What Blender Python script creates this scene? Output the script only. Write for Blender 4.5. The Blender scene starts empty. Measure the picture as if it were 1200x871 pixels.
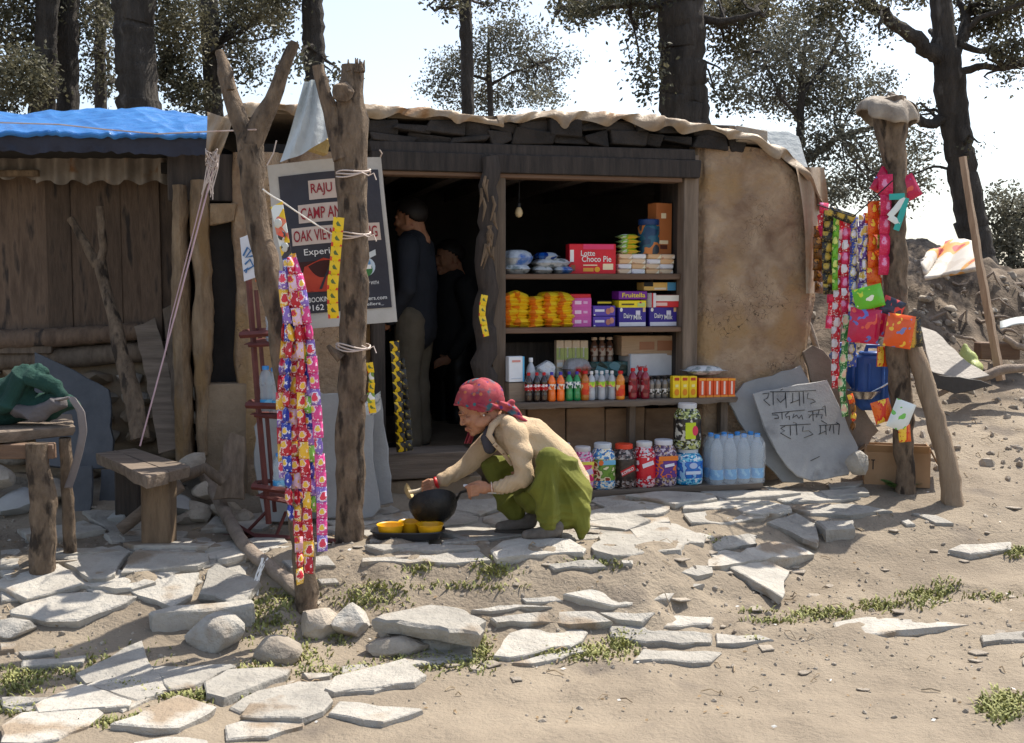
import bpy, bmesh, math, random
import numpy as np
from mathutils import Vector, Matrix, Euler

# ------------------------------------------------------------------ camera, world, sun, exposure
sc = bpy.context.scene
COL = sc.collection
R = random.Random(11)
PI = math.pi
F = 1333.0                      # focal length in photo pixels (1200 wide)
CAMZ = 1.38
PITCH = math.atan(105.5 / F)
cam = bpy.data.objects.new('camera', bpy.data.cameras.new('camera'))
COL.objects.link(cam)
cam.location = (0, 0, CAMZ)
cam.rotation_euler = (PI / 2 - PITCH, 0, 0)
cam.data.sensor_width = 36
cam.data.lens = F * 36 / 1200
cam.data.clip_end = 3000
sc.camera = cam

SUN_EL, SUN_AZ = math.radians(58), math.radians(44)
w = bpy.data.worlds.new("World"); sc.world = w; w.use_nodes = True
nt = w.node_tree
sky = nt.nodes.new('ShaderNodeTexSky'); sky.sky_type = 'NISHITA'
sky.sun_disc = False; sky.sun_elevation = SUN_EL; sky.sun_rotation = SUN_AZ
sky.dust_density = 1.6; sky.air_density = 1.0; sky.ozone_density = 1.5; sky.altitude = 0
bg = nt.nodes['Background']; bg.inputs['Strength'].default_value = 0.15
hz = nt.nodes.new('ShaderNodeHueSaturation'); hz.inputs['Saturation'].default_value = .72; hz.inputs['Value'].default_value = 1.02   # thin bright mountain haze
nt.links.new(sky.outputs[0], hz.inputs['Color']); nt.links.new(hz.outputs[0], bg.inputs[0])
sl = bpy.data.lights.new('sun', 'SUN'); sl.energy = 5.0; sl.angle = math.radians(0.5); sl.color = (1, .93, .82)
so = bpy.data.objects.new('sun', sl); COL.objects.link(so)
SD = Vector((math.sin(SUN_AZ) * math.cos(SUN_EL), math.cos(SUN_AZ) * math.cos(SUN_EL), math.sin(SUN_EL)))
so.rotation_euler = SD.to_track_quat('Z', 'Y').to_euler()
so.location = SD * 30
sc.view_settings.view_transform = 'Standard'; sc.view_settings.look = 'None'
sc.view_settings.exposure = 0.56; sc.view_settings.gamma = 1

# ------------------------------------------------------------------ projection helpers
cp, sp = math.cos(PITCH), math.sin(PITCH)
def ray(px, py):
    v = (435.5 - py) / F
    return Vector(((px - 600) / F, cp + v * sp, -sp + v * cp))
def P(px, py, Y):
    d = ray(px, py); d = d * (Y / d.y)
    return Vector((d.x, d.y, d.z + CAMZ))
def at_z(px, py, z):
    d = ray(px, py); t = (z - CAMZ) / d.z
    return Vector((d.x * t, d.y * t, z))
def pxm(Y): return Y / F       # metres per photo pixel at depth Y

def sstep(a, b, x):
    t = np.clip((x - a) / (b - a), 0, 1); return t * t * (3 - 2 * t)
def _h(ix, iy, s):
    n = (ix.astype(np.int64) * 374761393 + iy.astype(np.int64) * 668265263 + s * 974634777) & 0x7fffffff
    n = ((n ^ (n >> 13)) * 1274126177) & 0x7fffffff
    return ((n ^ (n >> 16)) & 0xffff) / 65535.0
def vn(x, y, s=0):
    x = np.asarray(x, float); y = np.asarray(y, float)
    ix, iy = np.floor(x), np.floor(y); fx, fy = x - ix, y - iy
    fx = fx * fx * (3 - 2 * fx); fy = fy * fy * (3 - 2 * fy)
    a, b, c, d = _h(ix, iy, s), _h(ix + 1, iy, s), _h(ix, iy + 1, s), _h(ix + 1, iy + 1, s)
    return (a + (b - a) * fx) * (1 - fy) + (c + (d - c) * fx) * fy - .5
def fbm(x, y, o=4, s=0):
    r = 0; a = 1.0
    for i in range(o):
        r = r + a * vn(x * 2 ** i, y * 2 ** i, s + i * 7); a *= .5
    return r
def gh(x, y, fine=True):
    x = np.asarray(x, float); y = np.asarray(y, float)
    e = sstep(.6, 1.8, x); l = 1 - sstep(-1.7, -.9, x)
    y0 = 5.05 + .85 * e - .55 * l; y1 = 5.78 + 1.5 * e + .05 * l
    z = -.28 + .28 * sstep(y0, y1, y)
    z = z + .03 * sstep(6.2, 6.9, y) + .08 * sstep(6.2, 6.9, y) * (1 - sstep(-.3, .3, x))
    r = sstep(1.7, 3.0, x)
    z = z + r * .235 * np.clip(y - 7.3, 0, 2.3)
    ry = y + .8 * vn(x * .8, y * .3, 5)
    z = z + (1.12 - .5 * sstep(4.2, 6.2, x)) * sstep(9.4, 11.3, ry)
    z = z + .015 * np.clip(y - 11.5, 0, 14) - .05 * np.clip(y - 25, 0, 600) - .03 * np.clip(np.abs(x) - 25, 0, 500)
    z = z + .05 * np.clip(x - 1.5, 0, 3) * (1 - sstep(5.5, 7.5, y))
    if fine:
        bank = sstep(5.0, 5.3, y) * (1 - sstep(5.8, 6.2, y)) + .9 * sstep(8.6, 9.6, y) * sstep(2.2, 2.8, x)
        z = z + .05 * fbm(x * 1.3, y * 1.3, 3, 1) + (.02 + .05 * bank) * fbm(x * 5, y * 5, 4, 2)
        z = z + .009 * fbm(x * 9, y * 7, 3, 17)
        z = z + .25 * sstep(9.2, 10.2, y) * fbm(x * 2.2, y * 2.2, 4, 9)
    return z
_hx = np.arange(-6, 9.01, .03); _hy = np.arange(3, 13.01, .03)
_HT = gh(*np.meshgrid(_hx, _hy)).tolist()
def g1(x, y):
    u = (x + 6) / .03; v = (y - 3) / .03; i = int(u); j = int(v)
    if 0 <= i < len(_hx) - 1 and 0 <= j < len(_hy) - 1 and u >= 0 and v >= 0:
        a, b = u - i, v - j; r0, r1 = _HT[j], _HT[j + 1]
        return (r0[i] * (1 - a) + r0[i + 1] * a) * (1 - b) + (r1[i] * (1 - a) + r1[i + 1] * a) * b
    return float(gh(x, y))
def G(px, py, h=0.0):
    """where the pixel's line of sight meets the ground (h above it)"""
    d = ray(px, py); t = 3.2; st = .08
    while t < 13 and CAMZ + d.z * t > g1(d.x * t, d.y * t) + h: t += st
    a, b = t - st, t
    for i in range(10):
        m = (a + b) / 2
        if CAMZ + d.z * m < g1(d.x * m, d.y * m) + h: b = m
        else: a = m
    return Vector((d.x * b, d.y * b, CAMZ + d.z * b))

# ------------------------------------------------------------------ materials
MATS = {}
def lin(c):
    return tuple(((x / 255) / 12.92 if x / 255 <= .04045 else ((x / 255 + .055) / 1.055) ** 2.4) for x in c)
def mat(name, col, col2=None, rough=.85, scale=5, stretch=(1, 1, 1), bump=.3, bscale=None, bdist=.01, metal=0,
        detail=6, spots=None, spot_scale=9, spot_amt=.5, rnd=.25, alpha=1, spec=.4, trans=0, ramp=(.3, .7), crack=None, sss=0, coat=0, warp=0):
    if name in MATS: return MATS[name]
    m = bpy.data.materials.new(name); m.use_nodes = True; MATS[name] = m
    n = m.node_tree; N = n.nodes; L = n.links.new
    b = N['Principled BSDF']
    tc = N.new('ShaderNodeTexCoord'); mp = N.new('ShaderNodeMapping'); mp.inputs['Scale'].default_value = stretch
    oi = N.new('ShaderNodeObjectInfo'); mu = N.new('ShaderNodeMath'); mu.operation = 'MULTIPLY'; mu.inputs[1].default_value = 57.0 if rnd else 0.0
    L(oi.outputs['Random'], mu.inputs[0])
    cx = N.new('ShaderNodeCombineXYZ'); L(mu.outputs[0], cx.inputs[0]); L(mu.outputs[0], cx.inputs[2])
    L(cx.outputs[0], mp.inputs['Location']); L(tc.outputs['Object'], mp.inputs['Vector'])
    ns = N.new('ShaderNodeTexNoise'); ns.inputs['Scale'].default_value = scale; ns.inputs['Detail'].default_value = detail
    ns.inputs['Roughness'].default_value = .62; ns.inputs['Distortion'].default_value = warp
    L(mp.outputs[0], ns.inputs['Vector'])
    cr = N.new('ShaderNodeValToRGB'); L(ns.outputs['Fac'], cr.inputs[0])
    c2 = col2 if col2 else tuple(min(1, x * 1.5) for x in col)
    cr.color_ramp.elements[0].position = ramp[0]; cr.color_ramp.elements[1].position = ramp[1]
    cr.color_ramp.elements[0].color = (*col, 1); cr.color_ramp.elements[1].color = (*c2, 1)
    out = cr.outputs[0]
    if spots:
        n2 = N.new('ShaderNodeTexNoise'); n2.inputs['Scale'].default_value = spot_scale; n2.inputs['Detail'].default_value = 5
        L(mp.outputs[0], n2.inputs['Vector'])
        r2 = N.new('ShaderNodeValToRGB'); r2.color_ramp.elements[0].position = .66 - .25 * spot_amt; r2.color_ramp.elements[1].position = .74 - .2 * spot_amt
        L(n2.outputs['Fac'], r2.inputs[0])
        mx = N.new('ShaderNodeMix'); mx.data_type = 'RGBA'; L(r2.outputs[0], mx.inputs[0]); L(out, mx.inputs[6]); mx.inputs[7].default_value = (*spots, 1)
        out = mx.outputs[2]
    if crack:
        vo = N.new('ShaderNodeTexVoronoi'); vo.feature = 'DISTANCE_TO_EDGE'; vo.inputs['Scale'].default_value = crack
        nz = N.new('ShaderNodeTexNoise'); nz.inputs['Scale'].default_value = crack * 1.5
        ad = N.new('ShaderNodeVectorMath'); ad.operation = 'ADD'; L(mp.outputs[0], ad.inputs[0]); L(nz.outputs['Color'], ad.inputs[1]); L(mp.outputs[0], nz.inputs['Vector'])
        L(ad.outputs[0], vo.inputs['Vector'])
        r3 = N.new('ShaderNodeValToRGB'); r3.color_ramp.elements[0].position = .0; r3.color_ramp.elements[1].position = .025
        L(vo.outputs['Distance'], r3.inputs[0])
        n4 = N.new('ShaderNodeTexNoise'); n4.inputs['Scale'].default_value = 2.2; L(mp.outputs[0], n4.inputs['Vector'])
        r4 = N.new('ShaderNodeValToRGB'); r4.color_ramp.elements[0].position = .5; r4.color_ramp.elements[1].position = .58; L(n4.outputs['Fac'], r4.inputs[0])
        mm = N.new('ShaderNodeMath'); mm.operation = 'SUBTRACT'; mm.use_clamp = True; L(r4.outputs[0], mm.inputs[0]); L(r3.outputs[0], mm.inputs[1])
        mx = N.new('ShaderNodeMix'); mx.data_type = 'RGBA'; L(mm.outputs[0], mx.inputs[0]); L(out, mx.inputs[6]); mx.inputs[7].default_value = (.05, .035, .025, 1)
        out = mx.outputs[2]
    if rnd:
        hv = N.new('ShaderNodeHueSaturation'); mr = N.new('ShaderNodeMapRange')
        mr.inputs[3].default_value = 1 - rnd; mr.inputs[4].default_value = 1 + rnd
        L(oi.outputs['Random'], mr.inputs[0]); L(mr.outputs[0], hv.inputs['Value']); L(out, hv.inputs['Color']); out = hv.outputs[0]
    L(out, b.inputs['Base Color'])
    b.inputs['Roughness'].default_value = rough; b.inputs['Metallic'].default_value = metal
    b.inputs['Specular IOR Level'].default_value = spec; b.inputs['Alpha'].default_value = alpha
    b.inputs['Transmission Weight'].default_value = trans; b.inputs['Coat Weight'].default_value = coat
    if sss:
        b.inputs['Subsurface Weight'].default_value = sss; b.inputs['Subsurface Radius'].default_value = (.01, .004, .002)
    if bump:
        nb = N.new('ShaderNodeTexNoise'); nb.inputs['Scale'].default_value = bscale or scale * 5; nb.inputs['Detail'].default_value = 7
        nb.inputs['Roughness'].default_value = .65
        L(mp.outputs[0], nb.inputs['Vector']); bp = N.new('ShaderNodeBump'); bp.inputs['Strength'].default_value = bump; bp.inputs['Distance'].default_value = bdist * 2.6
        L(nb.outputs['Fac'], bp.inputs['Height']); L(bp.outputs[0], b.inputs['Normal'])
    return m
def printed(name, cols, scale=12, rough=.32, stretch=(1, 1, 1), bump=.25, rnd=0, vor=True, bscale=60, metal=0):
    """printed foil or paper: flat patches of a few colours"""
    if name in MATS: return MATS[name]
    m = bpy.data.materials.new(name); m.use_nodes = True; MATS[name] = m
    n = m.node_tree; N = n.nodes; L = n.links.new; b = N['Principled BSDF']
    tc = N.new('ShaderNodeTexCoord'); mp = N.new('ShaderNodeMapping'); mp.inputs['Scale'].default_value = stretch
    L(tc.outputs['Object'], mp.inputs[0])
    t = N.new('ShaderNodeTexNoise'); t.inputs['Scale'].default_value = scale; t.inputs['Detail'].default_value = 1.5
    if vor:
        t = N.new('ShaderNodeTexVoronoi'); t.inputs['Scale'].default_value = scale
        sx = N.new('ShaderNodeSeparateColor'); L(t.outputs['Color'], sx.inputs[0]); o = sx.outputs[0]
    else: o = t.outputs['Fac']
    L(mp.outputs[0], t.inputs['Vector'])
    cr = N.new('ShaderNodeValToRGB'); cr.color_ramp.interpolation = 'CONSTANT'; e = cr.color_ramp.elements
    lo, hi = (0, 1) if vor else (.32, .68)
    k = len(cols)
    e[0].position = 0; e[0].color = (*cols[0], 1); e[1].position = lo + (hi - lo) / k; e[1].color = (*cols[1], 1)
    for i in range(2, k):
        x = e.new(lo + (hi - lo) * i / k); x.color = (*cols[i], 1)
    L(o, cr.inputs[0]); L(cr.outputs[0], b.inputs['Base Color'])
    b.inputs['Roughness'].default_value = rough; b.inputs['Metallic'].default_value = metal
    if bump:
        nb = N.new('ShaderNodeTexNoise'); nb.inputs['Scale'].default_value = bscale; nb.inputs['Detail'].default_value = 3
        L(tc.outputs['Object'], nb.inputs['Vector']); bp = N.new('ShaderNodeBump'); bp.inputs['Strength'].default_value = bump; bp.inputs['Distance'].default_value = .01
        L(nb.outputs['Fac'], bp.inputs['Height']); L(bp.outputs[0], b.inputs['Normal'])
    return m
def sachet_mat(name, base, blob, ring, rx=.024, ry=.02, rough=.3):
    if name in MATS: return MATS[name]
    m = bpy.data.materials.new(name); m.use_nodes = True; MATS[name] = m
    n = m.node_tree; N = n.nodes; L = n.links.new; b = N['Principled BSDF']
    tc = N.new('ShaderNodeTexCoord'); oi = N.new('ShaderNodeObjectInfo'); mp = N.new('ShaderNodeMapping'); mp.inputs['Scale'].default_value = (1 / rx, 1 / ry, 0)
    mr = N.new('ShaderNodeMapRange'); mr.inputs[3].default_value = -.9; mr.inputs[4].default_value = .9; L(oi.outputs['Random'], mr.inputs[0])
    cx = N.new('ShaderNodeCombineXYZ'); L(mr.outputs[0], cx.inputs[0]); L(mr.outputs[0], cx.inputs[1]); L(cx.outputs[0], mp.inputs['Location']); L(tc.outputs['Object'], mp.inputs['Vector'])
    ns = N.new('ShaderNodeTexNoise'); ns.inputs['Scale'].default_value = 1.6; L(mp.outputs[0], ns.inputs['Vector'])
    ad = N.new('ShaderNodeVectorMath'); L(mp.outputs[0], ad.inputs[0]); L(ns.outputs['Color'], ad.inputs[1]); ln = N.new('ShaderNodeVectorMath'); ln.operation = 'LENGTH'; L(ad.outputs[0], ln.inputs[0])
    cr = N.new('ShaderNodeValToRGB'); cr.color_ramp.interpolation = 'CONSTANT'; e = cr.color_ramp.elements
    e[0].position = 0; e[0].color = (*lin(blob), 1); e[1].position = .42; e[1].color = (*lin(ring), 1); x = e.new(.52); x.color = (*lin(base), 1)
    dv = N.new('ShaderNodeMath'); dv.operation = 'DIVIDE'; dv.inputs[1].default_value = 2.2; L(ln.outputs['Value'], dv.inputs[0]); L(dv.outputs[0], cr.inputs[0])
    n2 = N.new('ShaderNodeTexNoise'); n2.inputs['Scale'].default_value = 70; L(tc.outputs['Object'], n2.inputs['Vector']); r2 = N.new('ShaderNodeValToRGB'); r2.color_ramp.elements[0].position = .6; r2.color_ramp.elements[1].position = .62
    L(n2.outputs['Fac'], r2.inputs[0]); mx = N.new('ShaderNodeMix'); mx.data_type = 'RGBA'; L(r2.outputs[0], mx.inputs[0]); L(cr.outputs[0], mx.inputs[6]); mx.inputs[7].default_value = (*lin(ring), 1)
    L(mx.outputs[2], b.inputs['Base Color']); b.inputs['Roughness'].default_value = rough
    nb = N.new('ShaderNodeTexNoise'); nb.inputs['Scale'].default_value = 55; L(tc.outputs['Object'], nb.inputs['Vector']); bp = N.new('ShaderNodeBump'); bp.inputs['Strength'].default_value = .6; bp.inputs['Distance'].default_value = .01
    L(nb.outputs['Fac'], bp.inputs['Height']); L(bp.outputs[0], b.inputs['Normal'])
    return m
def plain(name, rgb, rough=.5, metal=0, alpha=1, bump=0, **k):
    c = lin(rgb)
    return mat(name, tuple(x * .9 for x in c), tuple(min(1, x * 1.08) for x in c), rough=rough, metal=metal, alpha=alpha, bump=bump, rnd=0, scale=8, **k)

# ------------------------------------------------------------------ mesh builder
class MB:
    def __init__(s): s.v = []; s.f = []; s.m = []
    def add(s, vs, fs, mi=0):
        o = len(s.v); s.v += [tuple(x) for x in vs]; s.f += [tuple(i + o for i in f) for f in fs]; s.m += [mi] * len(fs)
        return s
    def box(s, c, d, bev=.004, M=None, mi=0, jit=0):
        bm = bmesh.new(); bmesh.ops.create_cube(bm, size=1)
        for v in bm.verts: v.co = Vector((v.co.x * d[0], v.co.y * d[1], v.co.z * d[2])) + Vector((R.uniform(-jit, jit), R.uniform(-jit, jit), R.uniform(-jit, jit)))
        if bev: bmesh.ops.bevel(bm, geom=list(bm.edges), offset=min(bev, min(d) * .4), segments=1, affect='EDGES')
        T = Matrix.Translation(Vector(c)) @ (M.to_4x4() if M else Matrix())
        vs = [T @ v.co for v in bm.verts]; bm.verts.index_update()
        fs = [[v.index for v in f.verts] for f in bm.faces]; bm.free()
        return s.add(vs, fs, mi)
    def tube(s, pts, rad, n=8, mi=0, jit=0, caps=True, flat=1.0):
        pts = [Vector(p) for p in pts]
        if not hasattr(rad, '__len__'): rad = [rad] * len(pts)
        vs = []; fs = []; up = None
        if jit:   # bark ridges and swellings that run along the timber
            sd = R.uniform(0, 90); ln = 0; rg = []; an_ = np.arange(n) * 2 * PI / n
            for i in range(len(pts)):
                if i: ln += (pts[i] - pts[i - 1]).length / max(rad[i], .01)
                ca, sa = np.cos(an_), np.sin(an_)
                rg.append(jit * (1.7 * vn(ca * 2.6 + sd, sa * 2.6 + ln * .16, 3) + 1.0 * vn(ca * 1.2 + sd, sa * 1.2 + ln * .3, 5) + .5 * vn(an_ * 3.2 + sd, np.full(n, ln * .7), 7)))
        for i, p in enumerate(pts):
            t = (pts[min(i + 1, len(pts) - 1)] - pts[max(i - 1, 0)]).normalized()
            if up is None: up = Vector((0, -1, 0)) if abs(t.y) < .8 else Vector((0, 0, 1))
            a = (up - t * up.dot(t)).normalized(); up = a; bb = t.cross(a)
            for k in range(n):
                an = 2 * PI * k / n; r = rad[i] * (1 + (rg[i][k] if jit else 0))
                vs.append(p + a * math.cos(an) * r * flat + bb * math.sin(an) * r)
        for i in range(len(pts) - 1):
            for k in range(n):
                k2 = (k + 1) % n; fs.append((i * n + k, i * n + k2, (i + 1) * n + k2, (i + 1) * n + k))
        if caps:
            fs.append(tuple(range(n))[::-1]); fs.append(tuple((len(pts) - 1) * n + k for k in range(n)))
        return s.add(vs, fs, mi)
    def lathe(s, prof, n=16, mi=0, c=(0, 0, 0), M=None, a0=0, a1=2 * PI, sq=0):
        vs = []; fs = []; full = abs(a1 - a0 - 2 * PI) < 1e-6; cols = n if full else n + 1
        for r, z in prof:
            for k in range(cols):
                an = a0 + (a1 - a0) * k / n; q = 1.0
                if sq:
                    q = 1 / (abs(math.cos(an)) ** (2 + sq) + abs(math.sin(an)) ** (2 + sq)) ** (1 / (2 + sq))
                p = Vector((r * q * math.cos(an), r * q * math.sin(an), z)); vs.append((M @ p if M else p) + Vector(c))
        for i in range(len(prof) - 1):
            for k in range(n):
                k2 = (k + 1) % cols; fs.append((i * cols + k, i * cols + k2, (i + 1) * cols + k2, (i + 1) * cols + k))
        return s.add(vs, fs, mi)
    def grid(s, fn, nu, nv, mi=0):
        vs = [fn(i / nu, j / nv) for j in range(nv + 1) for i in range(nu + 1)]
        fs = [(j * (nu + 1) + i, j * (nu + 1) + i + 1, (j + 1) * (nu + 1) + i + 1, (j + 1) * (nu + 1) + i) for j in range(nv) for i in range(nu)]
        return s.add(vs, fs, mi)
    def sph(s, c, r, M=None, nu=14, nv=9, mi=0):
        if not hasattr(r, '__len__'): r = (r, r, r)
        vs = []; fs = []
        for j in range(nv + 1):
            th = PI * j / nv
            for i in range(nu):
                ph = 2 * PI * i / nu; p = Vector((r[0] * math.sin(th) * math.cos(ph), r[1] * math.sin(th) * math.sin(ph), r[2] * math.cos(th)))
                vs.append((M @ p if M else p) + Vector(c))
        for j in range(nv):
            for i in range(nu):
                i2 = (i + 1) % nu; fs.append((j * nu + i, (j + 1) * nu + i, (j + 1) * nu + i2, j * nu + i2))
        return s.add(vs, fs, mi)
    def cap(s, pts, rads, n=12):
        s.tube(pts, rads, n)
        for p, r in zip(pts, rads): s.sph(p, r, nu=12, nv=8)
        return s
    def slab(s, poly, nrm, th, step=.05, jit=.012, ch=.006, mi=0, under=.8):
        """flat stone or board from a 3-D outline: top outline, thickness against nrm, ragged chamfered edge"""
        poly = [Vector(p) for p in poly]; nrm = Vector(nrm).normalized(); out = []
        for i, p in enumerate(poly):
            q = poly[(i + 1) % len(poly)]; k = max(1, int((q - p).length / step))
            e = (q - p).normalized() if (q - p).length > 1e-6 else Vector((1, 0, 0)); sd = e.cross(nrm)
            for j in range(k):
                out.append(p.lerp(q, j / k) + sd * R.uniform(-jit, jit) * (1 if j else .3))
        c = sum(out, Vector()) / len(out); n = len(out); rings = []
        for inset, dep in ((ch * 1.4, 0), (0, ch), (0, th * .5), (.012 * (1 - under) * 5, th)):
            ring = []
            for p in out:
                d = (c - p); d = d / max(d.length, 1e-5)
                jj = R.uniform(-.3, .6) * jit if 0 < dep else 0
                ring.append(p + d * (inset + jj) - nrm * (dep * (1 + R.uniform(-.12, .12) if dep == th else dep and 1)))
            rings.append(ring)
        vs = [p for r in rings for p in r]; fs = [tuple(range(n))]
        for r in range(3):
            for k in range(n):
                k2 = (k + 1) % n; fs.append((r * n + k, (r + 1) * n + k, (r + 1) * n + k2, r * n + k2))
        fs.append(tuple(3 * n + k for k in range(n))[::-1])
        return s.add(vs, fs, mi)
    def xf(s, M):
        s.v = [tuple(M @ Vector(p)) for p in s.v]; return s
    def mesh(s, name='m'):
        me = bpy.data.meshes.new(name); me.from_pydata(s.v, [], s.f); me.update(); return me
    def build(s, name, mats, parent=None, smooth=True, world=False, ang=38, origin=None):
        if not isinstance(mats, (list, tuple)): mats = [mats]
        M = None
        if parent is not None and world: M = ROOTM[parent.name].inverted()
        org = None
        if parent is None:
            a = np.array(s.v); lo, hi = a.min(0), a.max(0)
            org = Vector(origin) if origin is not None else Vector(((lo[0] + hi[0]) / 2, (lo[1] + hi[1]) / 2, lo[2]))
            M = Matrix.Translation(-org)
        if M is not None: s.xf(M)
        me = s.mesh(name)
        for m in mats: me.materials.append(m)
        if len(mats) > 1: me.polygons.foreach_set('material_index', s.m)
        o = finish(name, me, parent, smooth, ang)
        if org is not None: o.location = org; ROOTM[o.name] = Matrix.Translation(org)
        else: ROOTM[o.name] = ROOTM[parent.name]
        return o
ROOTM = {}
def finish(name, me, parent, smooth=True, ang=38):
    bm = bmesh.new(); bm.from_mesh(me); bmesh.ops.recalc_face_normals(bm, faces=bm.faces); bm.to_mesh(me); bm.free()
    if smooth:
        me.polygons.foreach_set('use_smooth', [True] * len(me.polygons)); me.set_sharp_from_angle(angle=math.radians(ang))
    o = bpy.data.objects.new(name, me); COL.objects.link(o)
    if parent is not None: o.parent = parent
    return o
def tag(o, label, cat, group=None):
    o['label'] = label; o['category'] = cat
    if group: o['group'] = group
    return o
def thing(name, label, cat, loc, rz=0, group=None):
    o = bpy.data.objects.new(name, None); COL.objects.link(o); o.empty_display_size = .1
    o.location = loc; o.rotation_euler = (0, 0, rz)
    ROOTM[o.name] = Matrix.Translation(Vector(loc)) @ Matrix.Rotation(rz, 4, 'Z')
    return tag(o, label, cat, group)
def struct(o, kind='structure'):
    o['kind'] = kind; return o
def inst(src, parent, M=None, m=None, name=None):
    """a further object sharing src's mesh, placed by matrix M in its parent's space"""
    o = src.copy(); COL.objects.link(o); o.parent = parent; o.matrix_parent_inverse = Matrix()
    if M is not None: o.matrix_basis = M
    if m is not None:
        o.material_slots[0].link = 'OBJECT'; o.material_slots[0].material = m
    return o
def dup(root, loc, label, rz=None, group=None):
    r = root.copy(); COL.objects.link(r); r.location = loc; r['label'] = label
    if rz is not None: r.rotation_euler = (0, 0, rz)
    if group: r['group'] = group
    ROOTM[r.name] = Matrix.Translation(Vector(loc)) @ Matrix.Rotation(r.rotation_euler.z, 4, 'Z')
    for ch in root.children:
        c = ch.copy(); COL.objects.link(c); c.parent = r
        for g in ch.children:
            d = g.copy(); COL.objects.link(d); d.parent = c
    return r
def remesh(mb, vox, it=4, fac=.5, fn=None):
    o = bpy.data.objects.new('tmp', mb.mesh('tmp')); COL.objects.link(o)
    m = o.modifiers.new('r', 'REMESH'); m.mode = 'VOXEL'; m.voxel_size = vox
    s = o.modifiers.new('s', 'SMOOTH'); s.iterations = it; s.factor = fac
    me = bpy.data.meshes.new_from_object(o.evaluated_get(bpy.context.evaluated_depsgraph_get()))
    old = o.data; bpy.data.objects.remove(o); bpy.data.meshes.remove(old)
    n = len(me.vertices); co = np.empty(n * 3); me.vertices.foreach_get('co', co); co = co.reshape(-1, 3)
    if fn is not None:
        no = np.empty(n * 3); me.vertices.foreach_get('normal', no); no = no.reshape(-1, 3)
        co = fn(co, no)
    r = MB(); r.v = [tuple(p) for p in co]; r.f = [tuple(p.vertices) for p in me.polygons]; r.m = [0] * len(r.f)
    bpy.data.meshes.remove(me); return r
def text(s, o, rt, up, m, parent, world=False, bold=.0, name='lettering', fn=None):
    """lettering stretched over the parallelogram o, o+rt, o+up"""
    c = bpy.data.curves.new('t', 'FONT'); c.body = s; c.size = 1; c.resolution_u = 3; c.offset = bold
    t = bpy.data.objects.new('t', c); COL.objects.link(t)
    me = bpy.data.meshes.new_from_object(t.evaluated_get(bpy.context.evaluated_depsgraph_get()))
    bpy.data.objects.remove(t); bpy.data.curves.remove(c)
    a = np.array([v.co[:] for v in me.vertices]); lo, hi = a.min(0), a.max(0); mb = MB()
    vs = []
    for p in a:
        x = (p[0] - lo[0]) / (hi[0] - lo[0]); y = (p[1] - lo[1]) / (hi[1] - lo[1])
        vs.append(fn(x, y) if fn else Vector(o) + Vector(rt) * x + Vector(up) * y)
    mb.add(vs, [tuple(p.vertices) for p in me.polygons]); bpy.data.meshes.remove(me)
    return mb.build(name, m, parent, smooth=False, world=world)
def rock(c, r, sub=2, seed=0, amp=.28, M=None):
    bm = bmesh.new(); bmesh.ops.create_icosphere(bm, subdivisions=sub, radius=1)
    vs = np.array([v.co[:] for v in bm.verts]); bm.verts.index_update(); fs = [[v.index for v in f.verts] for f in bm.faces]; bm.free()
    k = 1 + amp * 2 * fbm(vs[:, 0] * 1.3 + vs[:, 2] * 1.7 + seed * 3.1, vs[:, 1] * 1.3 - vs[:, 2] + seed, 3, 3)
    vs = vs * k[:, None]; rg = np.random.RandomState(int(seed) % 99991 + 3)
    for j in range(int(15 + 6 * amp)):
        d = rg.normal(size=3); d /= np.linalg.norm(d); h = rg.uniform(.62, .92); q = vs @ d; over = np.maximum(q - h, 0); vs = vs - over[:, None] * d * .93
    vs = vs * np.array(r)
    mb = MB(); mb.add([(M @ Vector(p) if M else Vector(p)) + Vector(c) for p in vs], fs); return mb
ORD = ['first', 'second', 'third', 'fourth', 'fifth', 'sixth', 'seventh', 'eighth', 'ninth', 'tenth', 'eleventh', 'twelfth', 'thirteenth', 'fourteenth', 'fifteenth']
# ------------------------------------------------------------------ palette
GROUND = mat('dirt', (.20, .162, .12), (.345, .285, .212), rough=.95, scale=1.6, bump=.55, bscale=38, bdist=.025, spots=(.17, .14, .11), spot_scale=1.9, spot_amt=.25, rnd=0, detail=12)
GROUND_DARK = (.095, .07, .05)
STONE = mat('slate stone', (.29, .27, .238), (.50, .47, .415), rough=.8, scale=3.2, bump=1.0, bscale=9, bdist=.016, spots=(.27, .21, .15), spot_scale=3.2, spot_amt=.4, rnd=.16, detail=9)
SLATE = mat('grey slate', (.27, .27, .265), (.36, .36, .35), rough=.75, scale=4, bump=.3, bscale=22, bdist=.008, rnd=.12, detail=8)
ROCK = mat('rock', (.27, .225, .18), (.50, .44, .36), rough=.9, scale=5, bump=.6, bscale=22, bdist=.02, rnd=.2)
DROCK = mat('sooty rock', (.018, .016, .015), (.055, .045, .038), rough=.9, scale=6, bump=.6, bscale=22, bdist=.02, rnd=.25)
MUD = mat('mud plaster', (.25, .155, .098), (.60, .44, .29), rough=.95, scale=4.2, bump=.9, bscale=20, bdist=.022, spots=(.45, .29, .145), spot_scale=2.6, spot_amt=.6, rnd=0, crack=5.5, detail=8, warp=.4)
WOOD = mat('weathered wood', (.10, .074, .053), (.22, .165, .12), rough=.85, scale=3, stretch=(9, 9, .7), bump=.5, bscale=9, bdist=.008, rnd=.22)
HUTW = mat('hut plank', (.075, .049, .034), (.18, .122, .083), rough=.85, scale=4, stretch=(4, 4, .8), bump=.6, bscale=14, bdist=.008, rnd=.3, spots=(.04, .03, .025), spot_scale=4, spot_amt=.4)
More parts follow.
